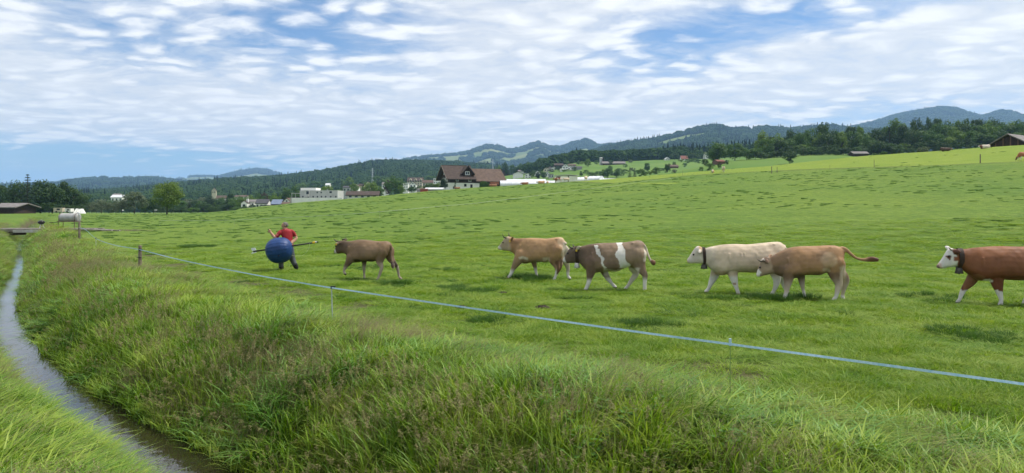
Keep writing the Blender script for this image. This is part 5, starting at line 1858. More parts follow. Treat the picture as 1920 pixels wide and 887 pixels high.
SP4 = [(132, 276, 142, 303, .05), (152, 248, 176, 309, .08), (178, 208, 216, 307, .095), (203, 172, 248, 308, .108), (238, 148, 282, 312, .118), (288, 170, 308, 324, .125), (340, 158, 342, 355, .16), (390, 148, 388, 390, .20), (450, 138, 442, 416, .24), (520, 133, 505, 402, .28), (600, 132, 580, 388, .31), (680, 135, 660, 388, .32), (760, 128, 750, 390, .32), (840, 120, 830, 388, .30), (910, 113, 890, 375, .27), (970, 114, 950, 350, .24), (1004, 138, 990, 325, .18), (1018, 178, 1010, 285, .1)]
LG4 = [(N_, [(470, 310, 78), (465, 390, 48), (462, 478, 30), (462, 530, 22), (460, 588, 21)], True), (F_, [(440, 350, 55), (430, 420, 40), (425, 490, 26), (420, 535, 20), (410, 580, 21)], True),
       (N_, [(925, 260, 88), (915, 350, 66), (942, 440, 38), (945, 495, 28), (936, 550, 21), (930, 594, 23)], True), (F_, [(950, 300, 66), (940, 400, 45), (975, 465, 31), (985, 540, 20), (985, 582, 22)], True)]
TL4 = [(1006, 140, 14), (1024, 200, 12), (1028, 300, 12), (1030, 380, 20), (1028, 440, 10)]
E4 = [(N_, (258, 180), (252, 222), 0.06), (F_, (250, 165), (262, 150), 0.05)]
CR4 = (1260, 430, 4.8)
PATCH = [('p', [(340, 100), (560, 100), (600, 300), (520, 420), (400, 430), (320, 330)], (0.22, 0.075, 0.03)), ('p', [(640, 100), (860, 100), (840, 260), (720, 300), (650, 240)], (0.22, 0.075, 0.03)), ('left', 300, 150, 320, 330, 10, (0.24, 0.085, 0.035))]


def stand(base, paint, horns=()):
    return Cow(CR4, 1380, 18.9, 0).build(SP4, LG4, TL4, paint, voxel=0.03, ears=E4, horns=horns, base=base, label='x')


def low(pts, dy):
    return [(a, b_ + dy, c_, d_ + dy, w) for (a, b_, c_, d_, w) in pts]


def lying(base, paint):
    sp_ = low(SP4, 186)
    lg = [(N_, [(480, 500, 70), (440, 560, 45), (380, 585, 30), (440, 592, 24)], False), (F_, [(480, 500, 60), (430, 560, 40), (370, 585, 30), (430, 592, 22)], False), (N_, [(900, 460, 95), (830, 530, 70), (760, 575, 40), (860, 592, 26)], False), (F_, [(900, 460, 80), (840, 540, 50), (800, 585, 30), (880, 592, 22)], False)]
    return Cow(CR4, 1380, 18.9, 0).build(sp_, lg, [(1006, 330, 14), (1030, 420, 12), (1040, 520, 14), (1020, 580, 18)], paint, voxel=0.03, ears=[(N_, (258, 366), (252, 400), 0.06), (F_, (250, 350), (262, 330), 0.05)], base=base, label='x')


GR = [(150, 560, 176, 582, .05), (178, 530, 208, 575, .08), (200, 480, 244, 545, .095), (222, 430, 276, 505, .108), (252, 380, 306, 470, .118), (300, 320, 340, 430, .125), (345, 250, 370, 415, .16), (395, 180, 400, 410, .20)] + SP4[8:]


def grazing(base, paint):
    return Cow(CR4, 1380, 18.9, 0).build(GR, LG4, TL4, paint, voxel=0.03, ears=[(N_, (268, 410), (300, 392), 0.05), (F_, (260, 405), (240, 380), 0.05)], base=base, label='x')


GRP = 'cows farther off on the rise'
cb = stand((0.56, 0.50, 0.43), PATCH)
def skyhit(px, back=3.0):
    """a spot just behind the crest of the pasture in this direction"""
    ys = np.linspace(90, 225, 400)
    xs = (px - 960) / F * ys
    e = (ground_z(xs, ys) - EYE) / ys
    i = int(np.argmax(e))
    y_ = ys[i] + back
    x_ = (px - 960) / F * y_
    return Vector((x_, y_, gz(x_, y_)))


far_cow('brown and white patched cow standing before the white shelter', 1045, 341, ground_hit(1045, 342.3), 0.1, cb, 1.0, GRP)
cp = stand((0.58, 0.47, 0.35), [('below', 200, 430, 900, 430, 20, WHITE)])
far_cow('pale cow standing with its rear to the viewer at the upper field edge', 1356, 312, ground_hit(1357, 323), 1.45, cp, 1.0, GRP)
far_cow('pale cow standing behind the patched one at the white shelter', 1060, 340, ground_hit(1061, 340.5), 0.5, cp, 0.85, GRP)
far_cow('cream cow before the rounded white tunnel', 1098, 336, ground_hit(1098, 337.8), 1.2, cp, 0.95, GRP)
cg = grazing((0.30, 0.105, 0.04), [('below', 300, 420, 1000, 420, 20, WHITE), ('e', 600, 400, 200, 40, 0.9, WHITE), ('left', 262, 400, 300, 480, 10, (0.13, 0.05, 0.025))])
hg = ground_hit(1912, 301)
far_cow('red brown cow grazing on the upper field, cut by the photo edge', 1912, 301, Vector((hg.x + 0.35, hg.y, hg.z)), 0.15, cg, 1.0, GRP)
cl = lying((0.07, 0.042, 0.03), [('left', 262, 330, 300, 480, 10, (0.20, 0.15, 0.11))])
far_cow('dark brown cow lying on the skyline near the wood', 1775, 281, ground_hit(1775, 283.5), math.pi - 0.2, cl, 1.0, GRP)
cw = lying((0.56, 0.48, 0.40), [('left', 400, 330, 420, 600, 10, (0.13, 0.05, 0.03)), ('left', 205, 330, 240, 480, 8, WHITE)])
far_cow('white cow with brown neck lying on the skyline beside the dark barn', 1845, 277, ground_hit(1845, 278.6), 0.1, cw, 1.05, GRP)
cr_ = lying((0.26, 0.12, 0.06), [('left', 300, 330, 340, 600, 10, (0.30, 0.15, 0.08))])
far_cow('brown cow resting low in front of the barn end of the farmhouse', 924, 349, skyhit(924, -2), 0.3, cr_, 0.9, GRP)
far_cow('small brown cow lying in front of the white farmhouse wall', 857, 354.5, skyhit(857, -1), 0.5, cr_, 0.75, GRP)
far_cow('orange brown cow resting before the long plastic tunnel', 983, 345.5, skyhit(983, 2), 0.2, cr_, 0.9, GRP)
co_ = lying((0.46, 0.27, 0.14), [('left', 330, 330, 380, 600, 10, WHITE)])
far_cow('tan cow lying between the tunnel and the patched cow', 1013, 343, skyhit(1013, 2), 0.4, co_, 1.0, GRP)
far_cow('small tan cow head just over the rise by the patched cow', 1026, 342.5, skyhit(1026, 2.5), 1.3, co_, 0.8, GRP)
far_cow('tan cow lying behind the pale one at the upper field edge', 1336, 318, ground_hit(1336, 324), 1.2, co_, 0.95, GRP)
for o in scene.objects:
    if 'used' in o:
        del o['used']

# ------------------------------------------------------------------ trees
def crown_cards(seed, n_, rx=0.40, rz=0.36, zc=0.60, lobes=26, card=0.042, taper=0.0, hollow=0.55):
    r_ = np.random.default_rng(seed)
    lc = r_.normal(0, 1, (lobes, 3))
    lc /= np.linalg.norm(lc, axis=1)[:, None]
    lc *= (0.35 + 0.60 * r_.random((lobes, 1)) ** 0.6)
    lc[:, 2] *= rz
    shrink = 1 - taper * np.clip((lc[:, 2] / rz + 1) / 2, 0, 1)
    lc[:, 0] *= rx * shrink
    lc[:, 1] *= rx * shrink
    lr = 0.10 + 0.09 * r_.random(lobes)
    li_ = r_.integers(0, lobes, n_)
    d_ = r_.normal(0, 1, (n_, 3))
    d_ /= np.linalg.norm(d_, axis=1)[:, None]
    rad_ = hollow + (1.08 - hollow) * r_.random(n_) ** 0.6
    p = lc[li_] + d_ * (lr[li_] * rad_)[:, None] * np.array([1, 1, 0.82])
    p[:, 2] += zc
    nrm = d_ + r_.normal(0, 0.45, (n_, 3)) + np.array([0, 0, 0.35])
    nrm /= np.linalg.norm(nrm, axis=1)[:, None]
    a = np.cross(nrm, r_.normal(0, 1, (n_, 3)))
    a /= np.linalg.norm(a, axis=1)[:, None] + 1e-9
    b_ = np.cross(nrm, a)
    s = card * (0.55 + 0.8 * r_.random(n_))[:, None]
    j = lambda: 1 + (r_.random((n_, 1)) - 0.5) * 0.7
    v = np.stack([p - a * s * 0.5 * j(), p + b_ * s * 0.42 * j(), p + a * s * 0.5 * j(), p - b_ * s * 0.42 * j()], 1).reshape(-1, 3)
    q = np.arange(n_ * 4).reshape(-1, 4)
    return v, q


def conifer_cards(seed, n_, r0=0.20, card=0.05, z0=0.08):
    r_ = np.random.default_rng(seed)
    t_ = r_.random(n_) ** 1.5
    lay = np.floor(t_ * 15) / 15
    tt = lay + (t_ - lay) * 0.45
    z = z0 + (1 - z0) * tt
    th = r_.random(n_) * 6.283
    wob = 1 + 0.28 * np.sin(th * 5 + lay * 40)
    rr_ = r0 * (1 - tt) ** 0.9 * (0.35 + 0.65 * r_.random(n_) ** 0.5) * wob + 0.006
    z = z - rr_ * 0.32
    p = np.stack([rr_ * np.cos(th), rr_ * np.sin(th), z], -1)
    out = np.stack([np.cos(th), np.sin(th), -0.45 + 0.3 * r_.random(n_)], -1)
    sd_ = np.stack([-np.sin(th), np.cos(th), 0 * th], -1)
    s = card * (0.5 + 0.7 * r_.random(n_))[:, None] * (0.45 + 0.55 * (1 - tt))[:, None]
    v = np.stack([p - out * s * 0.4, p + sd_ * s * 0.3, p + out * s * 0.7, p - sd_ * s * 0.3], 1).reshape(-1, 3)
    return v, np.arange(n_ * 4).reshape(-1, 4)


def trunk_mesh(name, mat, seed, top=0.62, r0=0.028, limbs=6):
    r_ = random.Random(seed)
    mb = MB()
    mb.tube([(0, 0, -0.25), (0, 0, 0.0), (0.006, 0.004, top * 0.4), (-0.004, 0.0, top)], [r0 * 1.25, r0, r0 * 0.75, r0 * 0.25], 8)
    for i in range(limbs):
        z = top * (0.38 + 0.5 * i / limbs)
        th = r_.random() * 6.28
        L_ = 0.16 + 0.14 * r_.random()
        mb.tube([(0, 0, z), (math.cos(th) * L_ * 0.5, math.sin(th) * L_ * 0.5, z + L_ * 0.45), (math.cos(th) * L_, math.sin(th) * L_, z + L_ * 0.95)], [r0 * 0.45, r0 * 0.3, r0 * 0.1], 6)
    return mb.mesh(name, mat, True)


bark = material('bark', (0.045, 0.034, 0.025), (0.09, 0.072, 0.055), scale=20, rough=0.95)
lf_dark = leaf_material('leaf_dark', (0.022, 0.052, 0.012), (0.036, 0.078, 0.018), (0.058, 0.108, 0.026), transl=0.22)
lf_mid = leaf_material('leaf_mid', (0.038, 0.088, 0.016), (0.060, 0.125, 0.024), (0.095, 0.165, 0.036), transl=0.26)
lf_light = leaf_material('leaf_light', (0.070, 0.135, 0.018), (0.110, 0.185, 0.028), (0.160, 0.225, 0.045), transl=0.30)
lf_grey = leaf_material('leaf_grey', (0.075, 0.105, 0.055), (0.110, 0.145, 0.080), (0.150, 0.180, 0.105), transl=0.22)
lf_con = leaf_material('needle', (0.012, 0.032, 0.012), (0.020, 0.048, 0.018), (0.034, 0.066, 0.026), transl=0.10)
lf_cop = leaf_material('leaf_copper', (0.030, 0.016, 0.016), (0.050, 0.026, 0.024), (0.070, 0.040, 0.034), transl=0.15)

TREES = {}
for kind, mat_, kw, nvar in (('dark', lf_dark, dict(), 4), ('mid', lf_mid, dict(), 4), ('light', lf_light, dict(), 3), ('grey', lf_grey, dict(), 2), ('copper', lf_cop, dict(), 1), ('bush', lf_mid, dict(rx=0.52, rz=0.46, zc=0.46), 2), ('bushdark', lf_dark, dict(rx=0.52, rz=0.46, zc=0.46), 2), ('bushlight', lf_light, dict(rx=0.52, rz=0.46, zc=0.46), 1), ('bushgrey', lf_grey, dict(rx=0.52, rz=0.46, zc=0.46), 1), ('conifer', lf_con, None, 2), ('yew', lf_con, dict(rx=0.34, rz=0.46, zc=0.50, taper=0.6), 1)):
    TREES[kind] = []
    for k in range(nvar):
        sd_ = hash(kind) % 1000 if False else sum(map(ord, kind)) * 7 + k
        if kw is None:
            v, q = conifer_cards(sd_, 2600)
            tm = trunk_mesh('trunk', bark, sd_, 0.95, 0.018, 0)
        else:
            v, q = crown_cards(sd_, 3600, **kw)
            tm = trunk_mesh('trunk', bark, sd_, 0.62)
        TREES[kind].append((np_mesh('crown', v, q, mat_), tm))
solo_v, solo_q = crown_cards(99, 9500, rx=0.47, rz=0.40, zc=0.58, lobes=60, card=0.036)
TREES['solo'] = [(np_mesh('crown', solo_v, solo_q, leaf_material('leaf_solo', (0.060, 0.120, 0.014), (0.095, 0.165, 0.020), (0.140, 0.205, 0.032), transl=0.25)), trunk_mesh('trunk', bark, 5, 0.66, 0.032, 9))]
_tc = [0]


def nth(i):
    i += 1
    return str(i) + ('th' if 10 < i % 100 < 14 else {1: 'st', 2: 'nd', 3: 'rd'}.get(i % 10, 'th'))




def tree(kind, px, top, base, D, wpx, label, group=None, cat='tree', name='tree', pos=None):
    """tree whose crown spans rows top..base (photograph) at depth D, wpx wide"""
    _tc[0] += 1
    p = at(px, base, D) if pos is None else pos
    D = p.y
    H_ = (base - top) / F * D
    if pos is not None:
        H_ = EYE + (HOR - top) / F * D - p.z
    W_ = wpx / F * D
    H_ *= 1.07
    cm, tm = TREES[kind][_tc[0] % len(TREES[kind])]
    sx = 1.12 * W_ / (0.44 if kind == 'conifer' else 1.16 if 'bush' in kind else 0.80 if kind == 'yew' else 1.18 if kind == 'solo' else 0.96)
    root = thing(name, label, cat, p, (_tc[0] * 2.4) % 6.28, group)
    c_ = link('crown', cm, root)
    t_ = link('trunk', tm, root)
    low_ = 0.0 if (kind == 'solo' or kind == 'conifer' or 'bush' in kind) else 0.15
    c_.scale = (sx, sx, H_ * (1.0 + low_))
    c_.location = (0, 0, -H_ * low_ * 0.92)
    t_.scale = (max(sx, H_ * 0.5) * 0.9, max(sx, H_ * 0.5) * 0.9, H_)
    return root


ZL = 238
LG = 'dark trees in the clump left of the meadow'
tree('conifer', 52, 329, 399, ZL - 10, 44, 'tallest tree of the dark clump beyond the bridge, a spire-topped conifer', LG, name='conifer')
for (px, tp_, w, kd_, lb) in ((4, 351, 48, 'dark', 'dark broadleaf tree at the left photo edge behind the barn'), (30, 343, 50, 'dark', 'dark broadleaf tree just left of the spire-topped conifer'), (76, 343, 56, 'dark', 'wide dark tree right of the spire-topped conifer'), (98, 350, 46, 'dark', 'dark rounded tree in the middle of the clump beyond the bridge'), (117, 345, 40, 'dark', 'taller dark tree behind the grey tank'), (138, 351, 50, 'dark', 'broad dark tree at the right end of the clump above the tents'), (154, 368, 26, 'dark', 'small dark tree at the outer right edge of the clump')):
    tree(kd_, px, tp_, 399, ZL + random.uniform(-6, 10), w, lb, LG)
for i_, (px, tp_, w) in enumerate(((14, 376, 34), (48, 378, 34), (66, 380, 30), (92, 380, 36), (112, 382, 30), (128, 384, 30), (146, 384, 26))):
    tree('bushdark', px, tp_, 399.5, ZL - 8, w, nth(i_) + ' dark shrub from the photo edge at the foot of the clump beyond the bridge', 'shrubs at the foot of the dark clump', 'shrub', 'shrub')
tree('solo', 313, 343.5, 402.5, 182, 59, 'lone round-crowned tree standing in the open meadow', None, pos=ground_hit(313, 402))
SG = 'grey green trees along the far meadow edge'
for (px, tp_, w, kd_, lb) in ((172, 378, 26, 'bushgrey', 'low grey green shrub right of the white tents'), (190, 374, 30, 'grey', 'grey green tree between tents and silver willow'), (212, 378, 30, 'bushgrey', 'grey green shrub in front of the far white house'), (228, 374, 24, 'grey', 'small grey green tree left of the silver willow'), (252, 361, 42, 'grey', 'tall rounded silver green willow at the meadow edge'), (272, 374, 30, 'mid', 'mid green tree between willow and lone tree'), (288, 372, 26, 'dark', 'dark tree directly left of the lone meadow tree')):
    tree(kd_, px, tp_, 398.5, 262 + random.uniform(-8, 12), w, lb, SG)
random.seed(21)
for (px, tp_, w, kd_, lb) in ((336, 376, 30, 'mid', 'mid green tree just right of the lone meadow tree'), (354, 374, 28, 'grey', 'greyish tree left of the church'), (372, 377, 26, 'mid', 'green tree below the church hill'), (392, 364, 24, 'yew', 'dark pointed tree in front of the church tower'), (382, 380, 30, 'dark', 'dark shrubby tree under the church'), (412, 376, 26, 'mid', 'mid green tree right of the church tree'), (431, 365, 20, 'dark', 'tall dark tree right of the church nave'), (440, 371, 28, 'mid', 'green tree behind the tall dark tree'), (424, 384, 26, 'dark', 'dark shrub on the rise below the church'), (452, 374, 26, 'light', 'light green tree left of the white chimney house'), (470, 368, 26, 'light', 'pale green tree behind the slanted white roof'), (488, 366, 24, 'mid', 'green tree behind the dark solar roof'), (496, 363, 18, 'copper', 'dark purple tree among the village gardens'), (515, 364, 24, 'light', 'light tree behind the blue solar roof'), (532, 364, 26, 'mid', 'green tree left of the big trees by the concrete house'), (548, 351, 34, 'mid', 'large green tree touching the concrete house'), (536, 357, 22, 'mid', 'green tree in front of the large one by the concrete house')):
    tree(kd_, px, tp_, 396, 420 + random.uniform(-15, 40), w, lb, 'trees between the meadow and the village')
for i_, (px, tp_, w, kd_) in enumerate(((460, 386, 18, 'bush'), (472, 384, 20, 'bushdark'), (487, 386, 16, 'bush'), (340, 388, 26, 'bushdark'), (362, 389, 28, 'bush'), (400, 388, 30, 'bushdark'), (442, 387, 24, 'bush'), (300, 388, 26, 'bushdark'), (322, 389, 30, 'bushdark'))):
    tree(kd_, px, tp_, 399, 300, w, 'low green shrub on the meadow edge ' + ['below the white chimney house', 'below the slanting white roof', 'below the wide dark roof', 'just right of the lone tree', 'left below the church', 'right below the church', 'left of the chimney house', 'just left of the lone tree trunk', 'under the lone tree crown'][i_], 'shrubs below the village', 'shrub', 'shrub')
random.seed(22)
for (px, tp_, bs, D, w, kd_, lb) in ((612, 349, 372, 400, 26, 'light', 'pale green tree behind the concrete house roof'), (600, 353, 372, 410, 22, 'mid', 'green tree over the middle of the concrete house'), (641, 339, 374, 420, 10, 'conifer', 'narrow dark conifer beside the concrete house'), (633, 356, 374, 390, 18, 'light', 'light green shrub right of the concrete house'), (663, 346, 368, 480, 20, 'light', 'light green tree above the long brown roof'), (681, 340, 368, 500, 14, 'conifer', 'dark conifer behind the pale garden tree'), (696, 342, 368, 420, 34, 'light', 'pale garden tree above the long brown roof'), (714, 353, 366, 330, 20, 'bush', 'round green bush at the end of the long brown roof'), (727, 339, 366, 380, 16, 'copper', 'narrow dark purple tree left of the big green tree'), (740, 332, 367, 370, 36, 'mid', 'big rounded green tree left of the hotel'), (752, 350, 366, 360, 16, 'light', 'small light tree right of the big rounded tree'), (772, 350, 362, 380, 18, 'mid', 'green tree below the beige hotel'), (790, 349, 360, 380, 24, 'mid', 'green tree below the beige house'), (808, 344, 358, 380, 26, 'mid', 'green tree left of the farmhouse conifer'), (822, 343, 356, 380, 18, 'light', 'light tree behind the farmhouse conifer'), (832, 333, 357, 262, 19, 'yew', 'dense dark conical tree at the farmhouse corner'),
                             (708, 331, 352, 900, 24, 'mid', 'green tree below the pylon'), (726, 334, 352, 900, 22, 'light', 'light tree left of the hotel hill'), (806, 329, 346, 900, 22, 'mid', 'green tree above the beige house'), (655, 335, 360, 900, 24, 'light', 'light tree in the village below the forest'), (590, 340, 360, 900, 26, 'mid', 'green tree far behind the concrete house'), (563, 344, 362, 900, 22, 'light', 'light tree far behind the terrace canopy')):
    tree(kd_, px, tp_, bs, D, w, lb, 'garden trees of the village')


def rh(px, row):
    """on whichever of the two field slopes the pixel meets first"""
    a = r_near.hit(px, row)
    za = EYE + (HOR - row) / F * a.y
    if px > 1150 and abs(za - a.z) < 1.2:
        return a
    return r_silo.hit(px, row)


random.seed(23)
for (px, tp_, bs, w, kd_, lb) in ((947, 306, 322, 13, 'dark', 'dark round tree behind the barn roof of the farmhouse'), (935, 311, 324, 14, 'light', 'light tree left of the dark round one'), (962, 309, 320, 16, 'mid', 'green tree right of the dark round one'), (976, 307, 317, 16, 'mid', 'green tree on the slope over the white houses'), (990, 305, 314, 16, 'dark', 'dark tree on the upper edge of the green slope'), (1004, 304, 312, 16, 'mid', 'mid green tree along the top of the green slope'), (1019, 302, 310, 16, 'dark', 'dark tree near the top of the green slope'),
                                  (1002, 318, 324, 14, 'bushdark', 'dark hedge shrub over the gabled white house'), (1013, 317, 323, 12, 'bushdark', 'dark hedge shrub next to the stepped terrace'), (998, 322, 334, 12, 'dark', 'dark garden tree between two white houses'), (1008, 323, 335, 10, 'yew', 'pointed dark tree above the long tunnel'), (1019, 322, 336, 15, 'dark', 'dark tree above the middle of the long tunnel'),
                                  (1074, 296, 308, 10, 'dark', 'dark tree behind the village roofs'), (1062, 301, 309, 12, 'light', 'blossoming pale tree behind the dark barn'), (1084, 301, 309, 10, 'mid', 'small tree right of the dark one behind the roofs'), (1103, 299.5, 313, 17, 'light', 'round light green tree alone on the slope'), (1145, 300, 310, 9, 'mid', 'small tree before the silo barn'), (1144, 311, 320, 10, 'mid', 'shrubby tree on the tan field'),
                                  (1090, 321, 331, 10, 'mid', 'tree behind the white shelter'), (1108, 322, 334, 18, 'bush', 'green shrub behind the rounded tunnels'), (1125, 320, 334, 20, 'bush', 'leafy shrub right of the rounded tunnels'), (1140, 315, 334, 24, 'mid', 'larger green tree in the thicket on the slope'), (1156, 317, 333, 20, 'mid', 'green tree at the right of the thicket'), (1181, 313, 331, 10, 'conifer', 'small dark spruce in the thicket'), (1190, 316, 330, 9, 'conifer', 'smaller dark spruce beside the first'), (1202, 316, 328, 16, 'bush', 'light shrub right of the spruces'), (1214, 306, 322, 16, 'mid', 'green tree above the clipped hedge'), (1230, 313, 323, 18, 'bush', 'shrub on the slope right of the green tree'), (1173, 307, 314, 9, 'bush', 'lone round shrub on the slope under the silo barn'),
                                  (1182, 299, 305, 10, 'bushgrey', 'greyish shrub left of the long hedge'), (1245, 287, 299, 18, 'light', 'brownish light tree right of the long hedge'), (1252, 307, 319, 12, 'dark', 'dark tree left of the brown field barn'), (1264, 303, 314, 8, 'light', 'pale tree behind the brown field barn'), (1284, 305, 313, 10, 'bush', 'shrub right of the brown field barn'), (1264, 317, 324.5, 11, 'bushgrey', 'greyish bush on the green slope below the barn'), (1250, 312, 319, 14, 'bush', 'shrub in front of the dark tree by the barn'),
                                  (1265, 287, 300, 18, 'dark', 'dark tree between white hut and red roof'), (1300, 288, 302, 26, 'dark', 'dark tree right of the red roof house'), (1312, 281, 298, 16, 'mid', 'tree left of the white gabled house'), (1340, 289, 306, 20, 'light', 'rounded light green tree below the white gabled house'), (1322, 299, 311, 13, 'dark', 'dark round shrub left of the red barn'), (1331, 305, 319, 20, 'bush', 'green shrub below the rounded light tree'), (1314, 313, 321, 10, 'bush', 'small bush at the corner of the upper field'), (1349, 304, 316, 8, 'bushdark', 'dark bush behind the pale standing cow'), (1363, 300, 309, 9, 'bushdark', 'dark bush right of the red barn'),
                                  (1346, 268, 301, 46, 'mid', 'wide green tree at the left end of the wood line'), (1378, 269, 301, 36, 'mid', 'second wide green tree of the wood line'), (1400, 279, 300, 26, 'mid', 'lower green tree joining the wood line'), (1416, 278, 299, 26, 'mid', 'leafy tree where the wood begins'), (1481, 283, 308, 33, 'dark', 'lone dark round bush-like tree on the green field before the wood')):
    h = rh(px, bs)
    tree(kd_, px, tp_, bs, h.y, w, lb, 'trees and shrubs on the slopes behind the pasture', pos=h, cat='tree' if 'bush' not in kd_ else 'shrub', name='tree' if 'bush' not in kd_ else 'shrub')
random.seed(26)
SLOPE = [(1098, 326), (1116, 329), (1132, 331), (1150, 329), (1166, 330), (1172, 325), (1196, 326), (1210, 327), (1222, 324), (1240, 320), (1185, 321), (1160, 322), (1046, 320), (1060, 322), (1078, 321), (1034, 323), (955, 326), (970, 320), (1000, 326), (1012, 330), (1290, 306), (1300, 303), (1276, 304), (1310, 306), (1118, 308), (1160, 303), (1092, 308)]
for i, (px, bs) in enumerate(SLOPE):
    h = rh(px, bs)
    kd_ = random.choice(['bush', 'bush', 'bushdark', 'bushlight', 'bushgrey'])
    tree(kd_, px, bs - random.uniform(5, 9), bs, h.y, random.uniform(9, 17), nth(i) + ' of the low hedge shrubs scattered over the slope gardens', 'hedge shrubs on the slope', 'shrub', 'shrub', pos=h)
# the wood behind the upper field
WG = 'trees of the dark wood behind the upper field'
random.seed(31)
for row_i, (dd_, dt) in enumerate(((372, 5), (358, 0), (346, -3))):
    px = 1428 + row_i * 9
    wi = 0
    while px < 2040:
        tp_ = float(np.interp(px, [1430, 1500, 1560, 1600, 1640, 1660, 1700, 1760, 1800, 1850, 1920, 2040], [258, 248, 243, 250, 246, 240, 236, 234, 229, 227, 230, 226])) + (2 - row_i) * -2.5 + random.uniform(-5, 9) + row_i * 5
        if row_i == 2:
            tp_ += random.uniform(4, 20)
        w = random.uniform(24, 40)
        x_, y_ = (px - 960) / F * dd_, dd_ + random.uniform(-6, 6)
        zb = float(r_near.z(np.array([x_]), np.array([y_]))[0])
        kd_ = random.choice(['dark', 'dark', 'mid', 'mid', 'light']) if row_i else random.choice(['dark', 'mid', 'light'])
        if abs(px - 1665) < 8 and row_i == 1:
            kd_ = 'conifer'
        tree(kd_, px, tp_, 0, 0, w, {'dark': 'dark green broadleaf tree', 'mid': 'mid green broadleaf tree', 'light': 'light green broadleaf tree', 'conifer': ''}[kd_] + [', ' + nth(wi) + ' from the left in the back row of the wood', ', ' + nth(wi) + ' from the left in the middle row of the wood', ', ' + nth(wi) + ' from the left in the front row of the wood'][row_i] if kd_ != 'conifer' else 'dark fir standing inside the broadleaf wood', WG, pos=Vector((x_ * y_ / dd_, y_, zb)))
        if not (row_i == 2 and 1560 < px < 1625):
            pass
        px += w * random.uniform(0.48, 0.70)
        wi += 1
random.seed(32)
for i in range(30):
    px = 1432 + i * 20 + random.uniform(-6, 6)
    y_ = 338 + random.uniform(-3, 4)
    if 1588 < px < 1642:
        y_ += 9
    x_ = (px - 960) / F * y_
    zb = float(r_near.z(np.array([x_]), np.array([y_]))[0])
    tree('bushdark', px, HOR - (zb - EYE) / y_ * F - random.uniform(10, 22), 0, 0, random.uniform(20, 32), nth(i) + ' dark shrub from the left at the foot of the wood', 'shrubs at the foot of the wood', 'shrub', 'shrub', pos=Vector((x_, y_, zb)))
for (px, tp_, w, kd_, lb) in ((1731, 275.5, 26, 'bushgrey', 'greyish rounded bush on the skyline left of the lying dark cow'), (1656, 284, 15, 'bush', 'small green bush on the skyline right of the shed'), (1640, 288, 10, 'bush', 'smallest bush on the skyline beside the shed')):
    h = skyhit(px, 5)
    tree(kd_, px, tp_, 0, 0, w, lb, None, 'shrub', 'shrub', pos=h)

# long clipped hedge on the slope by the silo
hd = r_silo.hit(1206, 301)
w_ = 60 / F * hd.y
v, q = crown_cards(401, 5200, rx=0.5, rz=0.5, zc=0.5, lobes=140, card=0.06, hollow=0.2)
v[:, 0] = np.clip(v[:, 0] * 1.15, -0.5, 0.5)
hroot = thing('hedge', 'long dark clipped hedge on the slope right of the silo barn', 'hedge', hd, 0.12)
c_ = link('foliage', np_mesh('foliage', v * np.array([w_, 4.0, 5.5 / F * hd.y * 1.2]), q, lf_dark), hroot)
MB().box(-w_ * 0.47, w_ * 0.47, -0.8, 0.8, -1.0, 5.5 / F * hd.y * 0.8).build('stems', lf_dark, hroot)

random.seed(24)
for i in range(46):
    px = 160 + i * 9.4 + random.uniform(-3, 3)
    Dv = random.uniform(430, 560)
    tree(random.choice(['mid', 'dark', 'mid', 'grey', 'dark']), px, float(np.interp(px, [160, 300, 420, 590], [379, 377, 371, 362])) + random.uniform(-3, 5), 401, Dv, random.uniform(15, 26), nth(i) + ' tree from the tents in the belt across the valley floor', 'belt of trees across the valley floor')

# ------------------------------------------------------------------ forests on the hills (uncountable)
def icolump(seed, amp=0.35, sub=2, zs=1.25):
    bm = bmesh.new()
    bmesh.ops.create_icosphere(bm, subdivisions=sub, radius=0.5)
    for v in bm.verts:
        d_ = v.co.normalized()
        nz_ = mnoise.noise(d_ * 2.6 + Vector((seed * 3.1, 0, 0))) * 0.6 + mnoise.noise(d_ * 6.0 + Vector((0, seed * 1.7, 0))) * 0.4
        v.co = d_ * (0.5 + amp * nz_) * 1.0
        v.co.z = v.co.z * zs + 0.55
    me = bpy.data.meshes.new('lump')
    bm.to_mesh(me)
    bm.free()
    return me


def forest_material(name, c1, c2, c3):
    if name in MATS:
        return MATS[name]
    m = leaf_material(name, c1, c2, c3, transl=0.0, rough=0.9, spec=0.05)
    n, l = m.node_tree.nodes, m.node_tree.links
    b = n['Principled BSDF']
    g_ = n.new('ShaderNodeNewGeometry')
    nz = nd(n, 'ShaderNodeTexNoise', Scale=0.45, Detail=3.0)
    l.new(g_.outputs['Position'], nz.inputs['Vector'])
    bp = n.new('ShaderNodeBump')
    bp.inputs['Strength'].default_value = 1.0
    bp.inputs['Distance'].default_value = 2.5
    l.new(nz.outputs['Fac'], bp.inputs['Height'])
    l.new(bp.outputs['Normal'], b.inputs['Normal'])
    return m


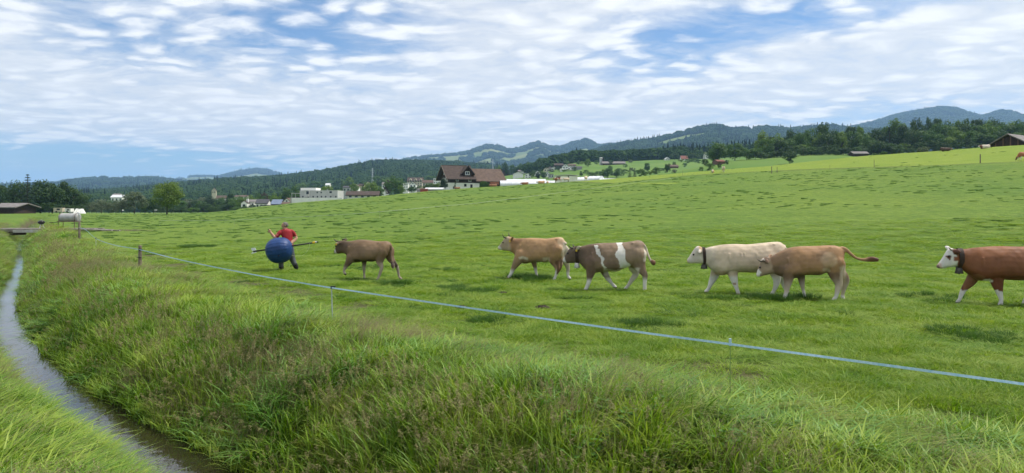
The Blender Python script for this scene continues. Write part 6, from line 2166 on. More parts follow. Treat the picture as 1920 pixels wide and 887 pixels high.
fm_b = forest_material('forest_broadleaf', (0.014, 0.034, 0.009), (0.026, 0.055, 0.013), (0.048, 0.085, 0.021))
fm_c = forest_material('forest_conifer', (0.008, 0.019, 0.009), (0.012, 0.028, 0.012), (0.020, 0.038, 0.017))
fl = []
for k in range(4):
    me = icolump(k + 1, 0.38, 3, 1.1)
    me.materials.append(fm_b)
    fl.append(me)
for k in range(3):
    bm = bmesh.new()
    for lay in range(5):
        z = 0.10 + lay * 0.19
        r_ = 0.26 * (1 - lay / 5.6)
        bmesh.ops.create_cone(bm, cap_ends=False, segments=11, radius1=r_, radius2=0.02, depth=0.34, matrix=Matrix.Translation((0, 0, z + 0.17)))
    rnd = random.Random(k)
    for v in bm.verts:
        v.co.x *= 1 + rnd.uniform(-0.3, 0.3)
        v.co.y *= 1 + rnd.uniform(-0.3, 0.3)
        v.co.z += rnd.uniform(-0.04, 0.04)
    me = bpy.data.meshes.new('spire')
    bm.to_mesh(me)
    bm.free()
    me.materials.append(fm_c)
    fl.append(me)
forest_coll = proto_collection('forest_tree', fl)
FP_, FR_, FS_, FI_ = [], [], [], []
rs = np.random.default_rng(77)


def plant(r_, n_, px0, px1, t0, t1, frac, hmin, hmax, conif=0.4, nscale=0.004, seed=1, wide=1.0, clear=()):
    px = px0 + (px1 - px0) * rs.random(n_)
    t_ = t0 + (t1 - t0) * rs.random(n_)
    y = r_.D0 + t_ * (r_.D - r_.D0)
    x = (px - 960) / F * y
    m_ = vnoise(x, y, nscale, 4, seed)
    thr = np.quantile(m_, 1 - frac) if frac < 1 else -1
    k = m_ > thr
    z = r_.z(x, y)
    row = HOR - (z - EYE) / y * F
    for (a, b_, c_, d_) in clear:
        k &= ~((px > a) & (px < c_) & (row > b_) & (row < d_))
    x, y, m_, z = x[k], y[k], m_[k], z[k]
    h = hmin + (hmax - hmin) * rs.random(len(x))
    con = vnoise(x, y, nscale * 2.5, 3, seed + 5) + (rs.random(len(x)) - 0.5) * 0.5 > np.interp(conif, [0, 1], [0.95, 0.1])
    idx_ = np.where(con, 4 + rs.integers(0, 3, len(x)), rs.integers(0, 4, len(x)))
    w = np.where(con, h * 0.85, h * (0.72 + 0.4 * rs.random(len(x)))) * wide
    FP_.append(np.stack([x, y, z - 0.6], -1))
    FR_.append(np.stack([0 * x, 0 * x, rs.random(len(x)) * 6.28], -1))
    FS_.append(np.stack([w, w, h * np.where(con, 1.12, 0.85)], -1))
    FI_.append(idx_)


plant(r_wood, 15000, -60, 1060, 0.0, 1.03, 1.0, 11, 19, 0.16, 0.006, 3)
plant(r_farleft, 7000, -200, 520, 0.25, 1.02, 0.86, 16, 26, 0.35, 0.0022, 4, 1.5, clear=[(160, 347, 250, 353)])
plant(r_knoll, 2600, 300, 620, 0.3, 1.01, 0.42, 16, 26, 0.5, 0.0028, 5, 2.0)
plant(r_peaks, 11000, 690, 1320, 0.12, 1.01, 0.55, 13, 22, 0.3, 0.0050, 6, 1.5)
plant(r_right, 13000, 1040, 2000, 0.10, 1.02, 0.93, 14, 23, 0.35, 0.0045, 7, 1.3)
plant(r_far, 11000, 1500, 2100, 0.2, 1.01, 0.86, 15, 24, 0.35, 0.0045, 8, 1.9)
# the dark wood along the top of the silo slope
plant(r_silo, 1500, 1015, 1245, 0.98, 1.16, 1.0, 9, 14, 0.2, 0.01, 9, 1.3)
plant(r_silo, 300, 985, 1030, 0.86, 1.0, 0.8, 7, 11, 0.2, 0.01, 9, 1.2)
plant(r_silo, 500, 1245, 1430, 0.92, 1.1, 0.8, 8, 14, 0.4, 0.01, 10, 1.2)
scatter('forest', forest_coll, np.concatenate(FP_), np.concatenate(FR_), np.concatenate(FS_), np.concatenate(FI_), 'mixed forest covering the hills behind the village', 'forest')

# ------------------------------------------------------------------ buildings
W_WHITE = material('render_white', (0.80, 0.79, 0.76), (0.72, 0.71, 0.68), scale=0.6, rough=0.85)
W_CREAM = material('render_cream', (0.56, 0.50, 0.38), (0.48, 0.43, 0.33), scale=0.6, rough=0.85)
W_GREY = material('render_grey', (0.42, 0.42, 0.42), (0.34, 0.34, 0.34), scale=0.6, rough=0.85)
W_CONC = material('concrete', (0.50, 0.50, 0.49), (0.42, 0.42, 0.41), scale=0.5, rough=0.8)
W_WOOD = material('dark_boards', (0.030, 0.018, 0.012), (0.050, 0.030, 0.020), scale=2.0, rough=0.9)
W_BROWN = material('brown_boards', (0.10, 0.055, 0.035), (0.16, 0.09, 0.06), scale=2.0, rough=0.9)
W_RED = material('red_boards', (0.34, 0.06, 0.035), (0.26, 0.05, 0.03), scale=1.0, rough=0.8)
R_BROWN = material('roof_brown', (0.048, 0.034, 0.028), (0.075, 0.054, 0.044), scale=1.2, rough=0.9, bump=0.4, bump_scale=6)
R_TILE = material('roof_tile', (0.085, 0.056, 0.042), (0.125, 0.086, 0.066), scale=1.0, rough=0.9, bump=0.4, bump_scale=6)
R_RED = material('roof_red', (0.190, 0.072, 0.054), (0.150, 0.065, 0.050), scale=1.0, rough=0.9)
R_DARK = material('roof_dark', (0.045, 0.045, 0.052), (0.070, 0.068, 0.075), scale=1.0, rough=0.7)
R_GREY = material('roof_grey', (0.145, 0.130, 0.125), (0.20, 0.185, 0.18), scale=1.0, rough=0.9)
R_SOLAR = material('solar_blue', (0.10, 0.14, 0.22), (0.16, 0.20, 0.30), scale=1.0, rough=0.3, spec=0.6)
R_WHITE = material('roof_white', (0.60, 0.61, 0.63), (0.52, 0.53, 0.55), scale=0.8, rough=0.5)
GLASS = material('window_glass', (0.020, 0.024, 0.030), rough=0.12, spec=0.6)
FRAME_W = material('window_white', (0.70, 0.70, 0.68), rough=0.6)
SHUT = material('shutter_pale', (0.62, 0.61, 0.58), rough=0.8)


def window(parent, x, z, w, h, y=0.0, frame=True, axis='y'):
    """a window let into a wall that faces -y (axis y) or -x (axis x)"""
    def bxs(mb, a0, a1, d0, d1, z0, z1):
        return mb.box(a0, a1, d0, d1, z0, z1) if axis == 'y' else mb.box(d0, d1, a0, a1, z0, z1)
    if not frame:
        return bxs(MB(), x - w / 2, x + w / 2, y - 0.03, y + 0.05, z, z + h).build('window', GLASS, parent)
    mb = MB()
    t_ = min(w, h) * 0.13
    bxs(mb, x - w / 2, x + w / 2, y - 0.06, y + 0.02, z, z + t_)
    bxs(mb, x - w / 2, x + w / 2, y - 0.06, y + 0.02, z + h - t_, z + h)
    bxs(mb, x - w / 2, x - w / 2 + t_, y - 0.06, y + 0.02, z + t_, z + h - t_)
    bxs(mb, x + w / 2 - t_, x + w / 2, y - 0.06, y + 0.02, z + t_, z + h - t_)
    bxs(mb, x - t_ * 0.3, x + t_ * 0.3, y - 0.06, y + 0.02, z + t_, z + h - t_)
    f = mb.build('window', FRAME_W, parent)
    bxs(MB(), x - w / 2 + t_, x + w / 2 - t_, y - 0.02, y + 0.02, z + t_, z + h - t_).build('pane', GLASS, f)
    return f


def gable_roof(w, d, z, rh, over, axis='x', th=0.25):
    """two slabs meeting at a ridge along x (axis x) or along y"""
    mb = MB()
    if axis == 'x':
        y0, y1, ym = -over, d + over, d / 2
        dz = rh * over / (d / 2)
        pr = [(y0, z - dz), (ym, z + rh), (y1, z - dz), (y1, z - dz + th), (ym, z + rh + th), (y0, z - dz + th)]
        mb.prism(pr, -over, w + over, axis='x')
    else:
        dz = rh * over / (w / 2)
        pr = [(-over, z - dz), (w / 2, z + rh), (w + over, z - dz), (w + over, z - dz + th), (w / 2, z + rh + th), (-over, z - dz + th)]
        mb.prism(pr, -over, d + over, axis='y')
    return mb


def house(label, px0, px1, top, eave, base, D, wall, roof, gable='x', dep=None, yaw=0.0, nwin=3, floors=1, cat='house', name='house', group='houses of the village', over=None, chimney=False, flat=False, deep=7.0, dormers=0):
    """house seen between px0 and px1; ridge, eave and ground at rows top, eave, base; D metres away"""
    m = D / F
    w = (px1 - px0) * m
    h = (base - eave) * m
    rh = (eave - top) * m
    dep = dep or max(6.0, w * 0.75)
    over = over if over is not None else 0.06 * w
    root = thing(name, label, cat, at(px0, base, D), yaw, group)
    mb = MB()
    if flat:
        mb.box(0, w, 0, dep, -deep, h)
    elif gable == 'x':
        mb.prism([(0, -deep), (dep, -deep), (dep, h), (dep / 2, h + rh), (0, h)], 0, w, axis='x')
    else:
        mb.prism([(0, -deep), (w, -deep), (w, h), (w / 2, h + rh), (0, h)], 0, dep, axis='y')
    mb.build('wall', wall, root)
    if flat:
        r_ = MB().box(-0.3, w + 0.3, -0.3, dep + 0.3, h + 0.003, h + 0.35).build('roof', roof, root)
    else:
        r_ = gable_roof(w, dep, h + 0.02, rh, over, gable, 0.22 + 0.01 * w).build('roof', roof, root)
    if chimney:
        MB().box(w * 0.62, w * 0.62 + 0.9, dep * 0.35, dep * 0.35 + 0.8, h + rh * 0.3, h + rh + 1.1).build('chimney', wall, r_)
    if nwin:
        fh = h / floors
        for f_ in range(floors):
            for i in range(nwin):
                x_ = w * (i + 0.5) / nwin
                window(root, x_, f_ * fh + fh * 0.30, min(1.3, w / nwin * 0.45), fh * 0.48, frame=False)
        if gable == 'y' and rh > 1.5:
            window(root, w / 2, h + rh * 0.12, min(1.2, w * 0.2), rh * 0.36, frame=False)
    return root


# ---- the farmhouse on the rise
D = 270.0
m = D / F
th_ = math.radians(22)
fo = at(842.5, 354.5, D)
farm = thing('farmhouse', 'dark wooden farmhouse with brown roof, dormer and white ground floor on the rise', 'farmhouse', fo, th_)
Lm, Lb, dep = 9.9, 11.8, 11.5
gh, eh, rg = 2.35, 4.55, 8.8
MB().box(0, Lm, 0, dep, -7, gh).build('ground_floor', W_WHITE, farm)
MB().prism([(0.05, gh + 0.003), (dep - 0.05, gh + 0.003), (dep - 0.05, eh), (dep / 2, rg - 0.05), (0.05, eh)], 0.06, Lm - 0.02, axis='x').build('upper_wall', W_WOOD, farm)
MB().prism([(0.3, -7), (dep - 0.3, -7), (dep - 0.3, 3.9), (dep / 2, 7.75), (0.3, 3.9)], Lm + 0.02, Lm + Lb, axis='x').build('barn_wall', W_WOOD, farm)


def slab(x0, x1, ye, ze, yr, zr, t_=0.28):
    """one roof plane from the eave (ye, ze) to the ridge (yr, zr)"""
    return MB().prism([(ye, ze), (yr, zr), (yr, zr + t_), (ye, ze + t_)], x0, x1, axis='x')


sl = (rg - eh) / (dep / 2)
ov = 1.5
roof = slab(-1.4, Lm + 0.2, -ov, eh - sl * ov, dep / 2, rg).build('roof', R_BROWN, farm)
slab(-1.4, Lm + 0.2, dep + ov, eh - sl * ov, dep / 2 - 0.004, rg + 0.004).build('roof', R_BROWN, farm)
MB().prism([(-1.5, rg - 0.1), (Lm + 0.3, rg - 0.1), (Lm + 0.3, rg + 0.36), (-1.5, rg + 0.36)], dep / 2 - 0.18, dep / 2 + 0.18, axis='y').build('ridge_cap', R_TILE, roof)
for s_ in (-1, 1):
    a = (dep / 2 + s_ * (dep / 2 + ov))
    MB().prism([(a, eh - sl * ov - 0.06), (dep / 2, rg - 0.04), (dep / 2, rg + 0.34), (a, eh - sl * ov + 0.32)], -1.52, -1.403, axis='x').build('barge_board', material('barge_grey', (0.17, 0.14, 0.115), rough=0.9), roof)
sl2 = (7.75 - 3.9) / (dep / 2 - 0.3)
slab(Lm + 0.21, Lm + Lb + 0.8, -1.3, 3.9 - sl2 * 1.6, dep / 2, 7.75).build('barn_roof', R_TILE, farm)
slab(Lm + 0.21, Lm + Lb + 0.8, dep + 1.3, 3.9 - sl2 * 1.6, dep / 2 - 0.004, 7.754).build('barn_roof', R_TILE, farm)
# dormer with its own little gable
dx0, dx1, dyf, dzb, dze, dza = 5.3, 9.1, 0.2, 5.0, 6.35, 8.55
dm_ = MB().prism([(dx0, dzb), (dx1, dzb), (dx1, dze), ((dx0 + dx1) / 2, dza - 0.1), (dx0, dze)], dyf, dep / 2, axis='y').build('dormer', W_WOOD, farm)
mb = MB()
s3 = (dza - dze) / ((dx1 - dx0) / 2)
xm = (dx0 + dx1) / 2
mb.prism([(dx0 - 0.8, dze - 0.8 * s3), (xm, dza), (dx1 + 0.8, dze - 0.8 * s3), (dx1 + 0.8, dze - 0.8 * s3 + 0.22), (xm, dza + 0.22), (dx0 - 0.8, dze - 0.8 * s3 + 0.22)], dyf - 0.8, dep / 2 - 0.01, axis='y').build('dormer_roof', R_BROWN, dm_)
window(dm_, xm - 0.1, dzb + 0.28, 1.75, 1.35, dyf)
for (x_, z_, w_, h_) in ((3.1, gh + 0.55, 1.1, 1.0), (8.0, gh + 0.5, 1.2, 1.1)):
    window(farm, x_, z_, w_, h_, 0.05)
for (x_, z_, w_, h_) in ((6.2, 0.95, 0.95, 1.0), (8.6, 0.1, 0.9, 1.7), (1.9, 0.1, 1.0, 0.9)):
    window(farm, x_, z_, w_, h_, 0.0, frame=False)
for (y_, z_) in ((dep * 0.30, gh + 0.5), (dep * 0.50, gh + 0.5), (dep * 0.70, gh + 0.5), (dep * 0.42, eh + 0.9), (dep * 0.60, eh + 0.9)):
    window(farm, y_, z_, 0.95, 1.5, 0.06, axis='x')
    MB().box(0.0, 0.055, y_ - 1.0, y_ - 0.52, z_, z_ + 1.5).build('shutter', SHUT, farm)
MB().box(Lm + 6.2, Lm + 8.6, 0.24, 0.298, -0.2, 2.9).build('barn_door', material('barn_door_grey', (0.12, 0.11, 0.10), rough=0.9), farm)
MB().box(Lm - 0.3, Lm + 3.0, -0.14, -0.02, -3, 2.3).build('side_wall', W_WHITE, farm)
v, q = crown_cards(402, 1400, rx=0.5, rz=0.5, zc=0.5, lobes=60, card=0.08, hollow=0.2)
hb = at(908, 349.5, 262)
hr = thing('hedge', 'short bright green hedge before the farmhouse barn', 'hedge', hb, 0.2)
link('foliage', np_mesh('foliage', v * np.array([3.9, 1.2, 1.9]), q, lf_mid), hr)
MB().box(-1.7, 1.7, -0.3, 0.3, -2.5, 1.3).build('stems', lf_dark, hr)
iv = thing('climber', 'pale green climbing plant on the white farmhouse wall', 'plant', at(853, 353, 266.5), 0.35)
v, q = crown_cards(403, 500, rx=0.5, rz=0.5, zc=0.5, lobes=20, card=0.10, hollow=0.3)
link('foliage', np_mesh('foliage', v * np.array([0.9, 0.5, 2.6]), q, lf_grey), iv)
trailer = thing('farm_trailer', 'small rusty red trailer parked at the barn end of the farmhouse', 'trailer', at(927, 349, 262), 0.3)
MB().box(-1.5, 1.5, -0.8, 0.8, 0.5, 1.5).build('body', material('rust_red', (0.22, 0.075, 0.045), (0.30, 0.12, 0.07), scale=3), trailer)
for x_ in (-0.7, 0.7):
    MB().tube([(x_, -0.95, 0.4), (x_, -0.78, 0.4)], 0.4, 14).build('wheel', black_m, trailer)
MB().tube([(-1.5, 0, 0.55), (-2.6, 0, 0.4)], 0.06, 6).build('drawbar', black_m, trailer)

# ---- plastic tunnels and the white shelter
FILM = material('tunnel_film', (0.66, 0.68, 0.71), (0.56, 0.58, 0.61), scale=0.7, rough=0.45, spec=0.4)


def tunnel(label, px0, px1, top, base, D, r_dep, yaw=0.0, ribs=8, deep=6.0):
    m = D / F
    w, h = (px1 - px0) * m, (base - top) * m
    root = thing('plastic_tunnel', label, 'greenhouse', at(px0, base, D), yaw, 'white plastic tunnels beside the farmhouse')
    n_ = 14
    prof = [(-0.0, -deep)] + [(r_dep / 2 - math.cos(math.pi * k / n_) * r_dep / 2, h * (0.35 + 0.65 * math.sin(math.pi * k / n_))) for k in range(n_ + 1)] + [(r_dep, -deep)]
    MB().prism(prof, 0, w, axis='x').build('film', FILM, root, smooth=False)
    for i in range(ribs + 1):
        x_ = w * i / ribs
        pts = [(x_, r_dep / 2 - math.cos(math.pi * k / n_) * (r_dep / 2 + 0.03), h * (0.35 + 0.65 * math.sin(math.pi * k / n_)) + 0.03) for k in range(n_ + 1)]
        MB().tube(pts, 0.035, 5).build('hoop', steel_m, root)
    return root


tunnel('long white plastic tunnel right of the farmhouse barn', 938, 1043, 338, 350, 232, 6.5, 0.02, 10)
tunnel('white plastic tunnel peeping over the long one', 950, 1024, 335.3, 348, 252, 6.5, 0.02, 7)
tunnel('rounded white tunnel right of the boxy shelter', 1083, 1104, 331.5, 341, 228, 6.0, 0.05, 3)
tunnel('second rounded white tunnel, farther right of the shelter', 1102, 1124, 329.6, 340, 236, 7.5, -0.35, 3)
tunnel('low flat white tunnel at the right end of the row', 1122, 1157, 334.2, 340, 236, 5.0, 0.05, 4)
sh = thing('white_shelter', 'boxy white corrugated field shelter with a dark doorway', 'shelter', at(1043, 343, 226), 0.05)
ws, hs_ = 40 / F * 226, 15 / F * 226
MB().box(0, ws, 0, 4.5, -6, hs_ - 0.3).build('wall', W_WHITE, sh)
nb = 17
for i in range(nb):
    x_ = ws * (i + 0.5) / nb
    if abs(x_ - ws * 0.57) > 0.3:
        MB().box(x_ - ws / nb * 0.32, x_ + ws / nb * 0.32, -0.05, -0.003, -2.0, hs_ - 0.35).build('panel', W_WHITE, sh)
MB().box(ws * 0.55, ws * 0.60, -0.06, -0.004, -2, hs_ * 0.86).build('doorway', material('doorway_dark', (0.012, 0.012, 0.012), rough=0.9), sh)
MB().prism([(-0.3, hs_ - 0.29), (ws * 0.5, hs_ + 0.02), (ws + 0.3, hs_ - 0.22), (ws + 0.3, hs_ - 0.1), (ws * 0.5, hs_ + 0.14), (-0.3, hs_ - 0.17)], -0.4, 4.9, axis='y').build('roof', R_WHITE, sh)
MB().box(0.02, ws * 0.20, -0.08, -0.06, hs_ * 0.35, hs_ * 0.8).build('opening', material('doorway_dark', (0.012, 0.012, 0.012)), sh)

# ---- the grey-white concrete house with square windows
D = 305.0
m = D / F
cb0 = at(549, 383, D)
ch = thing('concrete_house', 'modern pale concrete house with small square windows behind a long white wall', 'house', cb0, 0.0)


def cpx(x):
    return (x - 549) * m


def crow(r_):
    return (383 - r_) * m


MB().box(cpx(549), cpx(645), -3.0, -2.6, -7, crow(371)).build('garden_wall', W_WHITE, ch)
MB().box(cpx(549), cpx(551), -3.3, -3.0, -7, crow(371.2)).build('wall_pier', W_GREY, ch)
MB().box(cpx(562), cpx(633), 0, 11, -7, crow(357)).build('main_block', W_CONC, ch)
MB().box(cpx(572), cpx(580), -0.9, -0.003, crow(369), crow(356.5)).build('bay', W_CONC, ch)
MB().box(cpx(561), cpx(590), 2.0, 9.5, crow(357) + 0.003, crow(352)).build('upper_storey', W_WHITE, ch)
MB().box(cpx(547), cpx(562) - 0.02, -1.2, 5, crow(363), crow(362)).build('terrace_canopy', W_GREY, ch)
for x_ in (548, 555):
    MB().box(cpx(x_), cpx(x_) + 0.2, -1.0, -0.8, -7, crow(363) - 0.003).build('column', W_GREY, ch)
MB().box(cpx(546), cpx(563), -0.5, 4.5, -7, crow(369)).build('terrace_room', material('terrace_dark', (0.05, 0.05, 0.05)), ch)
sqw = [(577.8, 364.2, 4.8, 5.6, -0.9), (594.8, 362.4, 2.4, 2.9, 0), (602.3, 362.4, 2.4, 2.9, 0), (620, 362.2, 4.6, 3.4, 0)] + [(x_, 370.4, 2.5, 2.9, 0) for x_ in (567.9, 577.8, 587.2, 595.2, 602.8, 610.6, 620, 629.7)]
for (x_, r_, w_, h_, y_) in sqw:
    window(ch, cpx(x_), crow(r_), w_ * m, h_ * m, y_, frame=False)
tr_ = at(640, 375, 300)
# ---- long low brown roof beside it
house('long low house with a brown roof right of the concrete house', 651, 707, 359.5, 366, 372, 318, W_WHITE, R_BROWN, dep=9, nwin=5, yaw=0.12)
# ---- village houses in front of the forest
house('white house with a tall chimney left of the village', 452, 463, 377, 381, 391, 342, W_WHITE, R_BROWN, 'y', nwin=1, chimney=True)
house('white house with a slanting roof behind the shrubs', 463, 477, 375, 379, 390, 346, W_WHITE, R_GREY, 'x', nwin=2)
house('house with a wide dark roof and white walls below the forest', 479, 501, 374.5, 381.5, 392, 340, W_WHITE, R_DARK, 'x', nwin=3)
house('white cube-like annex in front of the dark roof', 489, 499, 385.5, 386, 393, 330, W_WHITE, R_DARK, flat=True, nwin=0)
house('house with a blue solar roof and brown wall', 508, 526, 375, 383, 392, 338, W_BROWN, R_SOLAR, 'x', nwin=2)
house('white gabled house with a red brown roof', 530, 545, 372, 379, 390, 336, W_WHITE, R_TILE, 'y', nwin=2)
house('low brown roofed shed before the white gabled house', 527, 541, 379.5, 383.5, 390, 325, W_BROWN, R_TILE, 'x', nwin=0, name='shed', cat='shed')
house('far white farm building behind the silver willow', 208, 229, 366, 370, 380, 640, W_WHITE, R_WHITE, 'x', nwin=3)
house('small white building above the far white farm', 211, 224, 363.5, 366, 370, 700, W_WHITE, R_GREY, 'x', nwin=2)
house('dark barn with a pale roof at the left photo edge', -12, 26, 382.5, 389, 398.5, 215, W_WOOD, R_GREY, 'x', nwin=0, name='barn', cat='barn', dep=10, over=1.0)
house('white house behind the dark barn at the left edge', 22, 40, 384, 390, 399, 232, W_WHITE, R_GREY, 'y', nwin=1)
# church
chd = 720.0
cm_ = chd / F
church = thing('church', 'village church with a tall pale tower and gabled top', 'church', at(397, 376, chd), 0.25)
tw = 7.6 * cm_
MB().box(0, tw, 0, tw, -8, (376 - 357) * cm_).build('tower', W_CREAM, church)
tr0 = gable_roof(tw, tw, (376 - 357) * cm_ + 0.02, 4.2 * cm_, 0.3, 'y', 0.3)
MB().prism([(0, (376 - 357) * cm_ + 0.003), (tw, (376 - 357) * cm_ + 0.003), (tw / 2, (376 - 353.2) * cm_)], 0.05, tw - 0.05, axis='y').build('tower_gable', W_CREAM, church)
tr0.build('tower_roof', R_TILE, church)
for x_ in (0.28, 0.72):
    window(church, tw * x_, (376 - 362) * cm_, tw * 0.2, 3.0 * cm_, 0.0, frame=False)
window(church, tw * 0.5, (376 - 357.3) * cm_, tw * 0.14, 1.5 * cm_, 0.0, frame=False)
MB().prism([(0.5, -8), (tw * 1.1, -8), (tw * 1.1, 4.0 * cm_), (tw * 0.6, 8.5 * cm_), (0.5, 4.0 * cm_)], tw + 0.05, tw + 17 * cm_, axis='x').build('nave', W_WHITE, church)
gr_ = gable_roof(17 * cm_, tw * 1.1, 4.1 * cm_, 4.6 * cm_, 0.4, 'x', 0.4).build('nave_roof', R_TILE, church)
gr_.location = (tw + 0.35, 0.2, 0)
house('white roofed house right of the church', 440, 462, 366.5, 369, 374, 760, W_WHITE, R_TILE, 'x', nwin=4)

# hotel and its neighbours
hot = house('beige hotel with a brown mansard roof and three dormers', 763.5, 791.5, 333, 339.5, 350, 700, W_CREAM, R_BROWN, 'x', nwin=6, floors=3, cat='hotel', name='hotel', dep=14, over=0.5)
mh = 700 / F
for i in range(3):
    x_ = (4 + i * 9.6) * mh
    d_ = MB().prism([(x_, 10.5 * mh + 0.3), (x_ + 4.2 * mh, 10.5 * mh + 0.3), (x_ + 4.2 * mh, 13.2 * mh), (x_ + 2.1 * mh, 15.2 * mh), (x_, 13.2 * mh)], -0.1, 5, axis='y').build('dormer', W_CREAM, hot)
    window(d_, x_ + 2.1 * mh, 11 * mh, 1.6 * mh, 1.8 * mh, -0.1, frame=False)
house('small white gabled house below the hotel', 768, 780, 341, 345.5, 353, 610, W_WHITE, R_BROWN, 'y', nwin=2)
house('beige house with a tiled roof right of the hotel', 792.5, 812, 338, 342.5, 350, 650, W_CREAM, R_TILE, 'x', nwin=4, floors=1)
house('white flat roofed house left behind the farmhouse', 813, 825, 334.6, 335, 345, 640, W_WHITE, R_WHITE, flat=True, nwin=3, floors=2)
house('white apartment block beside the big rounded tree', 753, 765, 343.6, 344, 358, 520, W_WHITE, R_WHITE, flat=True, nwin=3, floors=3)
house('bright red shed on the skyline left of the farmhouse', 788, 801, 354.8, 356, 363, 250, W_RED, R_RED, 'x', nwin=0, name='shed', cat='shed', dep=5)
house('long low white roof on the skyline before the farmhouse', 798, 829, 353, 355.8, 362, 252, W_GREY, R_WHITE, 'x', nwin=0, name='shed', cat='shed', dep=6)
house('grey low shed left of the red one', 781, 788.5, 355, 356.5, 363, 254, W_GREY, R_GREY, 'x', nwin=0, name='shed', cat='shed', dep=4)
for i, (a, b_, tp_, ev, bs, D_, wl_, rf, gb, lb) in enumerate((
        (660, 672, 346, 350, 358, 560, W_WHITE, R_TILE, 'y', 'white gabled house above the long brown roof'), (672, 682, 345, 348.5, 356, 600, W_CREAM, R_BROWN, 'x', 'cream house beside the white gabled one'), (643, 656, 349, 352, 360, 560, W_GREY, R_DARK, 'x', 'grey house right of the narrow conifer'), (684, 694, 341, 347, 356, 620, W_WHITE, R_BROWN, 'y', 'white house with a steep gable behind the pale tree'), (716, 726, 342, 346, 354, 620, W_WHITE, R_GREY, 'x', 'white house left of the dark purple tree'), (610, 618, 344, 347, 354, 800, W_WHITE, R_WHITE, 'x', 'small white building far behind the concrete house'))):
    house(lb, a, b_, tp_, ev, bs, D_, wl_, rf, gb, nwin=2)
# houses on the slope
for (a, b_, tp_, ev, bs, wl_, rf, gb, fl_, lb) in (
        (936, 954, 316.5, 320, 324, W_BROWN, R_BROWN, 'y', 1, 'brown chalet with a wide roof behind the farmhouse barn'),
        (962, 981, 322, 326, 334, W_WHITE, R_TILE, 'y', 2, 'white house with stepped gables above the tunnels'), (984, 996, 325, 327.5, 334, W_WHITE, R_DARK, 'y', 2, 'small white house with one square window above the tunnels'), (1003, 1013, 320.5, 324.5, 330, W_WHITE, R_GREY, 'y', 1, 'white gabled house between dark garden trees'), (1022, 1031, 322, 326, 332, W_WHITE, R_TILE, 'y', 1, 'white gable below the stepped terrace'), (1029, 1038, 326.5, 327, 334, W_GREY, R_DARK, 'x', 1, 'dark small house beside the white shelter'), (972, 988, 319, 321.5, 326, W_WHITE, R_GREY, 'x', 1, 'flat white house behind the stepped gables'),
        (1020, 1030, 314, 317, 322, W_CREAM, R_TILE, 'y', 1, 'lowest house of the brown terrace on the slope'), (1027, 1036, 312, 315.5, 320, W_GREY, R_TILE, 'y', 1, 'middle house of the brown terrace on the slope'), (1034, 1043, 312.5, 315.5, 319, W_WHITE, R_TILE, 'y', 1, 'upper house of the brown terrace on the slope'),
        (1040, 1056, 306.5, 310, 316, W_WOOD, R_BROWN, 'x', 1, 'big dark wooden barn in the hillside village'), (1055, 1065, 308.5, 312, 317, W_WHITE, R_WHITE, 'y', 1, 'white gabled house right of the dark village barn'), (1064, 1076, 311, 314.5, 319, W_WHITE, R_GREY, 'y', 1, 'pale house with a light gable in the hillside village'), (1074, 1091, 312, 315, 319, W_GREY, R_DARK, 'x', 1, 'low house with a dark blue roof at the village end'), (1066, 1080, 307.5, 310, 313, W_CREAM, R_TILE, 'x', 1, 'tiled house behind the light gable'), (1051, 1066, 317, 318, 321, W_WHITE, R_WHITE, 'x', 1, 'low white wall-like building below the village'), (1058, 1069, 299.5, 302, 305, W_CREAM, R_TILE, 'x', 1, 'tiled farmhouse above the hillside village'),
        (1131, 1171, 303, 306.3, 309, W_BROWN, R_GREY, 'x', 1, 'long grey roofed cattle barn beside the silo'), (1211, 1219, 291, 295, 299, W_WHITE, R_GREY, 'y', 1, 'small white gable above the long hedge'), (1248, 1256, 295, 298, 300.5, W_WHITE, R_WHITE, 'y', 1, 'little white hut with a pointed roof right of the hedge'), (1278, 1290, 292, 298, 301, W_WHITE, R_RED, 'x', 1, 'house with a bright red roof among trees'), (1319, 1328, 286, 291, 298, W_WHITE, R_GREY, 'y', 2, 'tall white gabled house at the wood end'), (1254, 1272, 309, 312.5, 315.5, W_BROWN, R_TILE, 'x', 1, 'brown field barn half hidden by shrubs'), (1346, 1360, 299.5, 303.5, 308, W_BROWN, R_RED, 'x', 1, 'red roofed barn behind the pale standing cow')):
    h = rh((a + b_) / 2, bs)
    house(lb, a, b_, tp_, ev, bs, h.y, wl_, rf, gb, nwin=2 if b_ - a < 16 and wl_ not in (W_WOOD, W_BROWN) else 0, floors=fl_, group='houses on the slope', deep=4.0, dep=9, name='barn' if 'barn' in lb else 'house', cat='barn' if 'barn' in lb else 'house')
h = r_silo.hit(1127, 309)
si = thing('silo', 'tall grey farm silo with a dark side on the slope', 'silo', h)
ms = h.y / F
MB().lathe([(3.1 * ms, -4), (3.1 * ms, 13 * ms), (2.6 * ms, 13.8 * ms), (0.3, 14.2 * ms)], 20).build('shell', W_CONC, si, smooth=False)
MB().box(2.6 * ms, 4.6 * ms, -2.5, 2.5, -4, 12.5 * ms).build('ladder_shaft', W_WOOD, si)
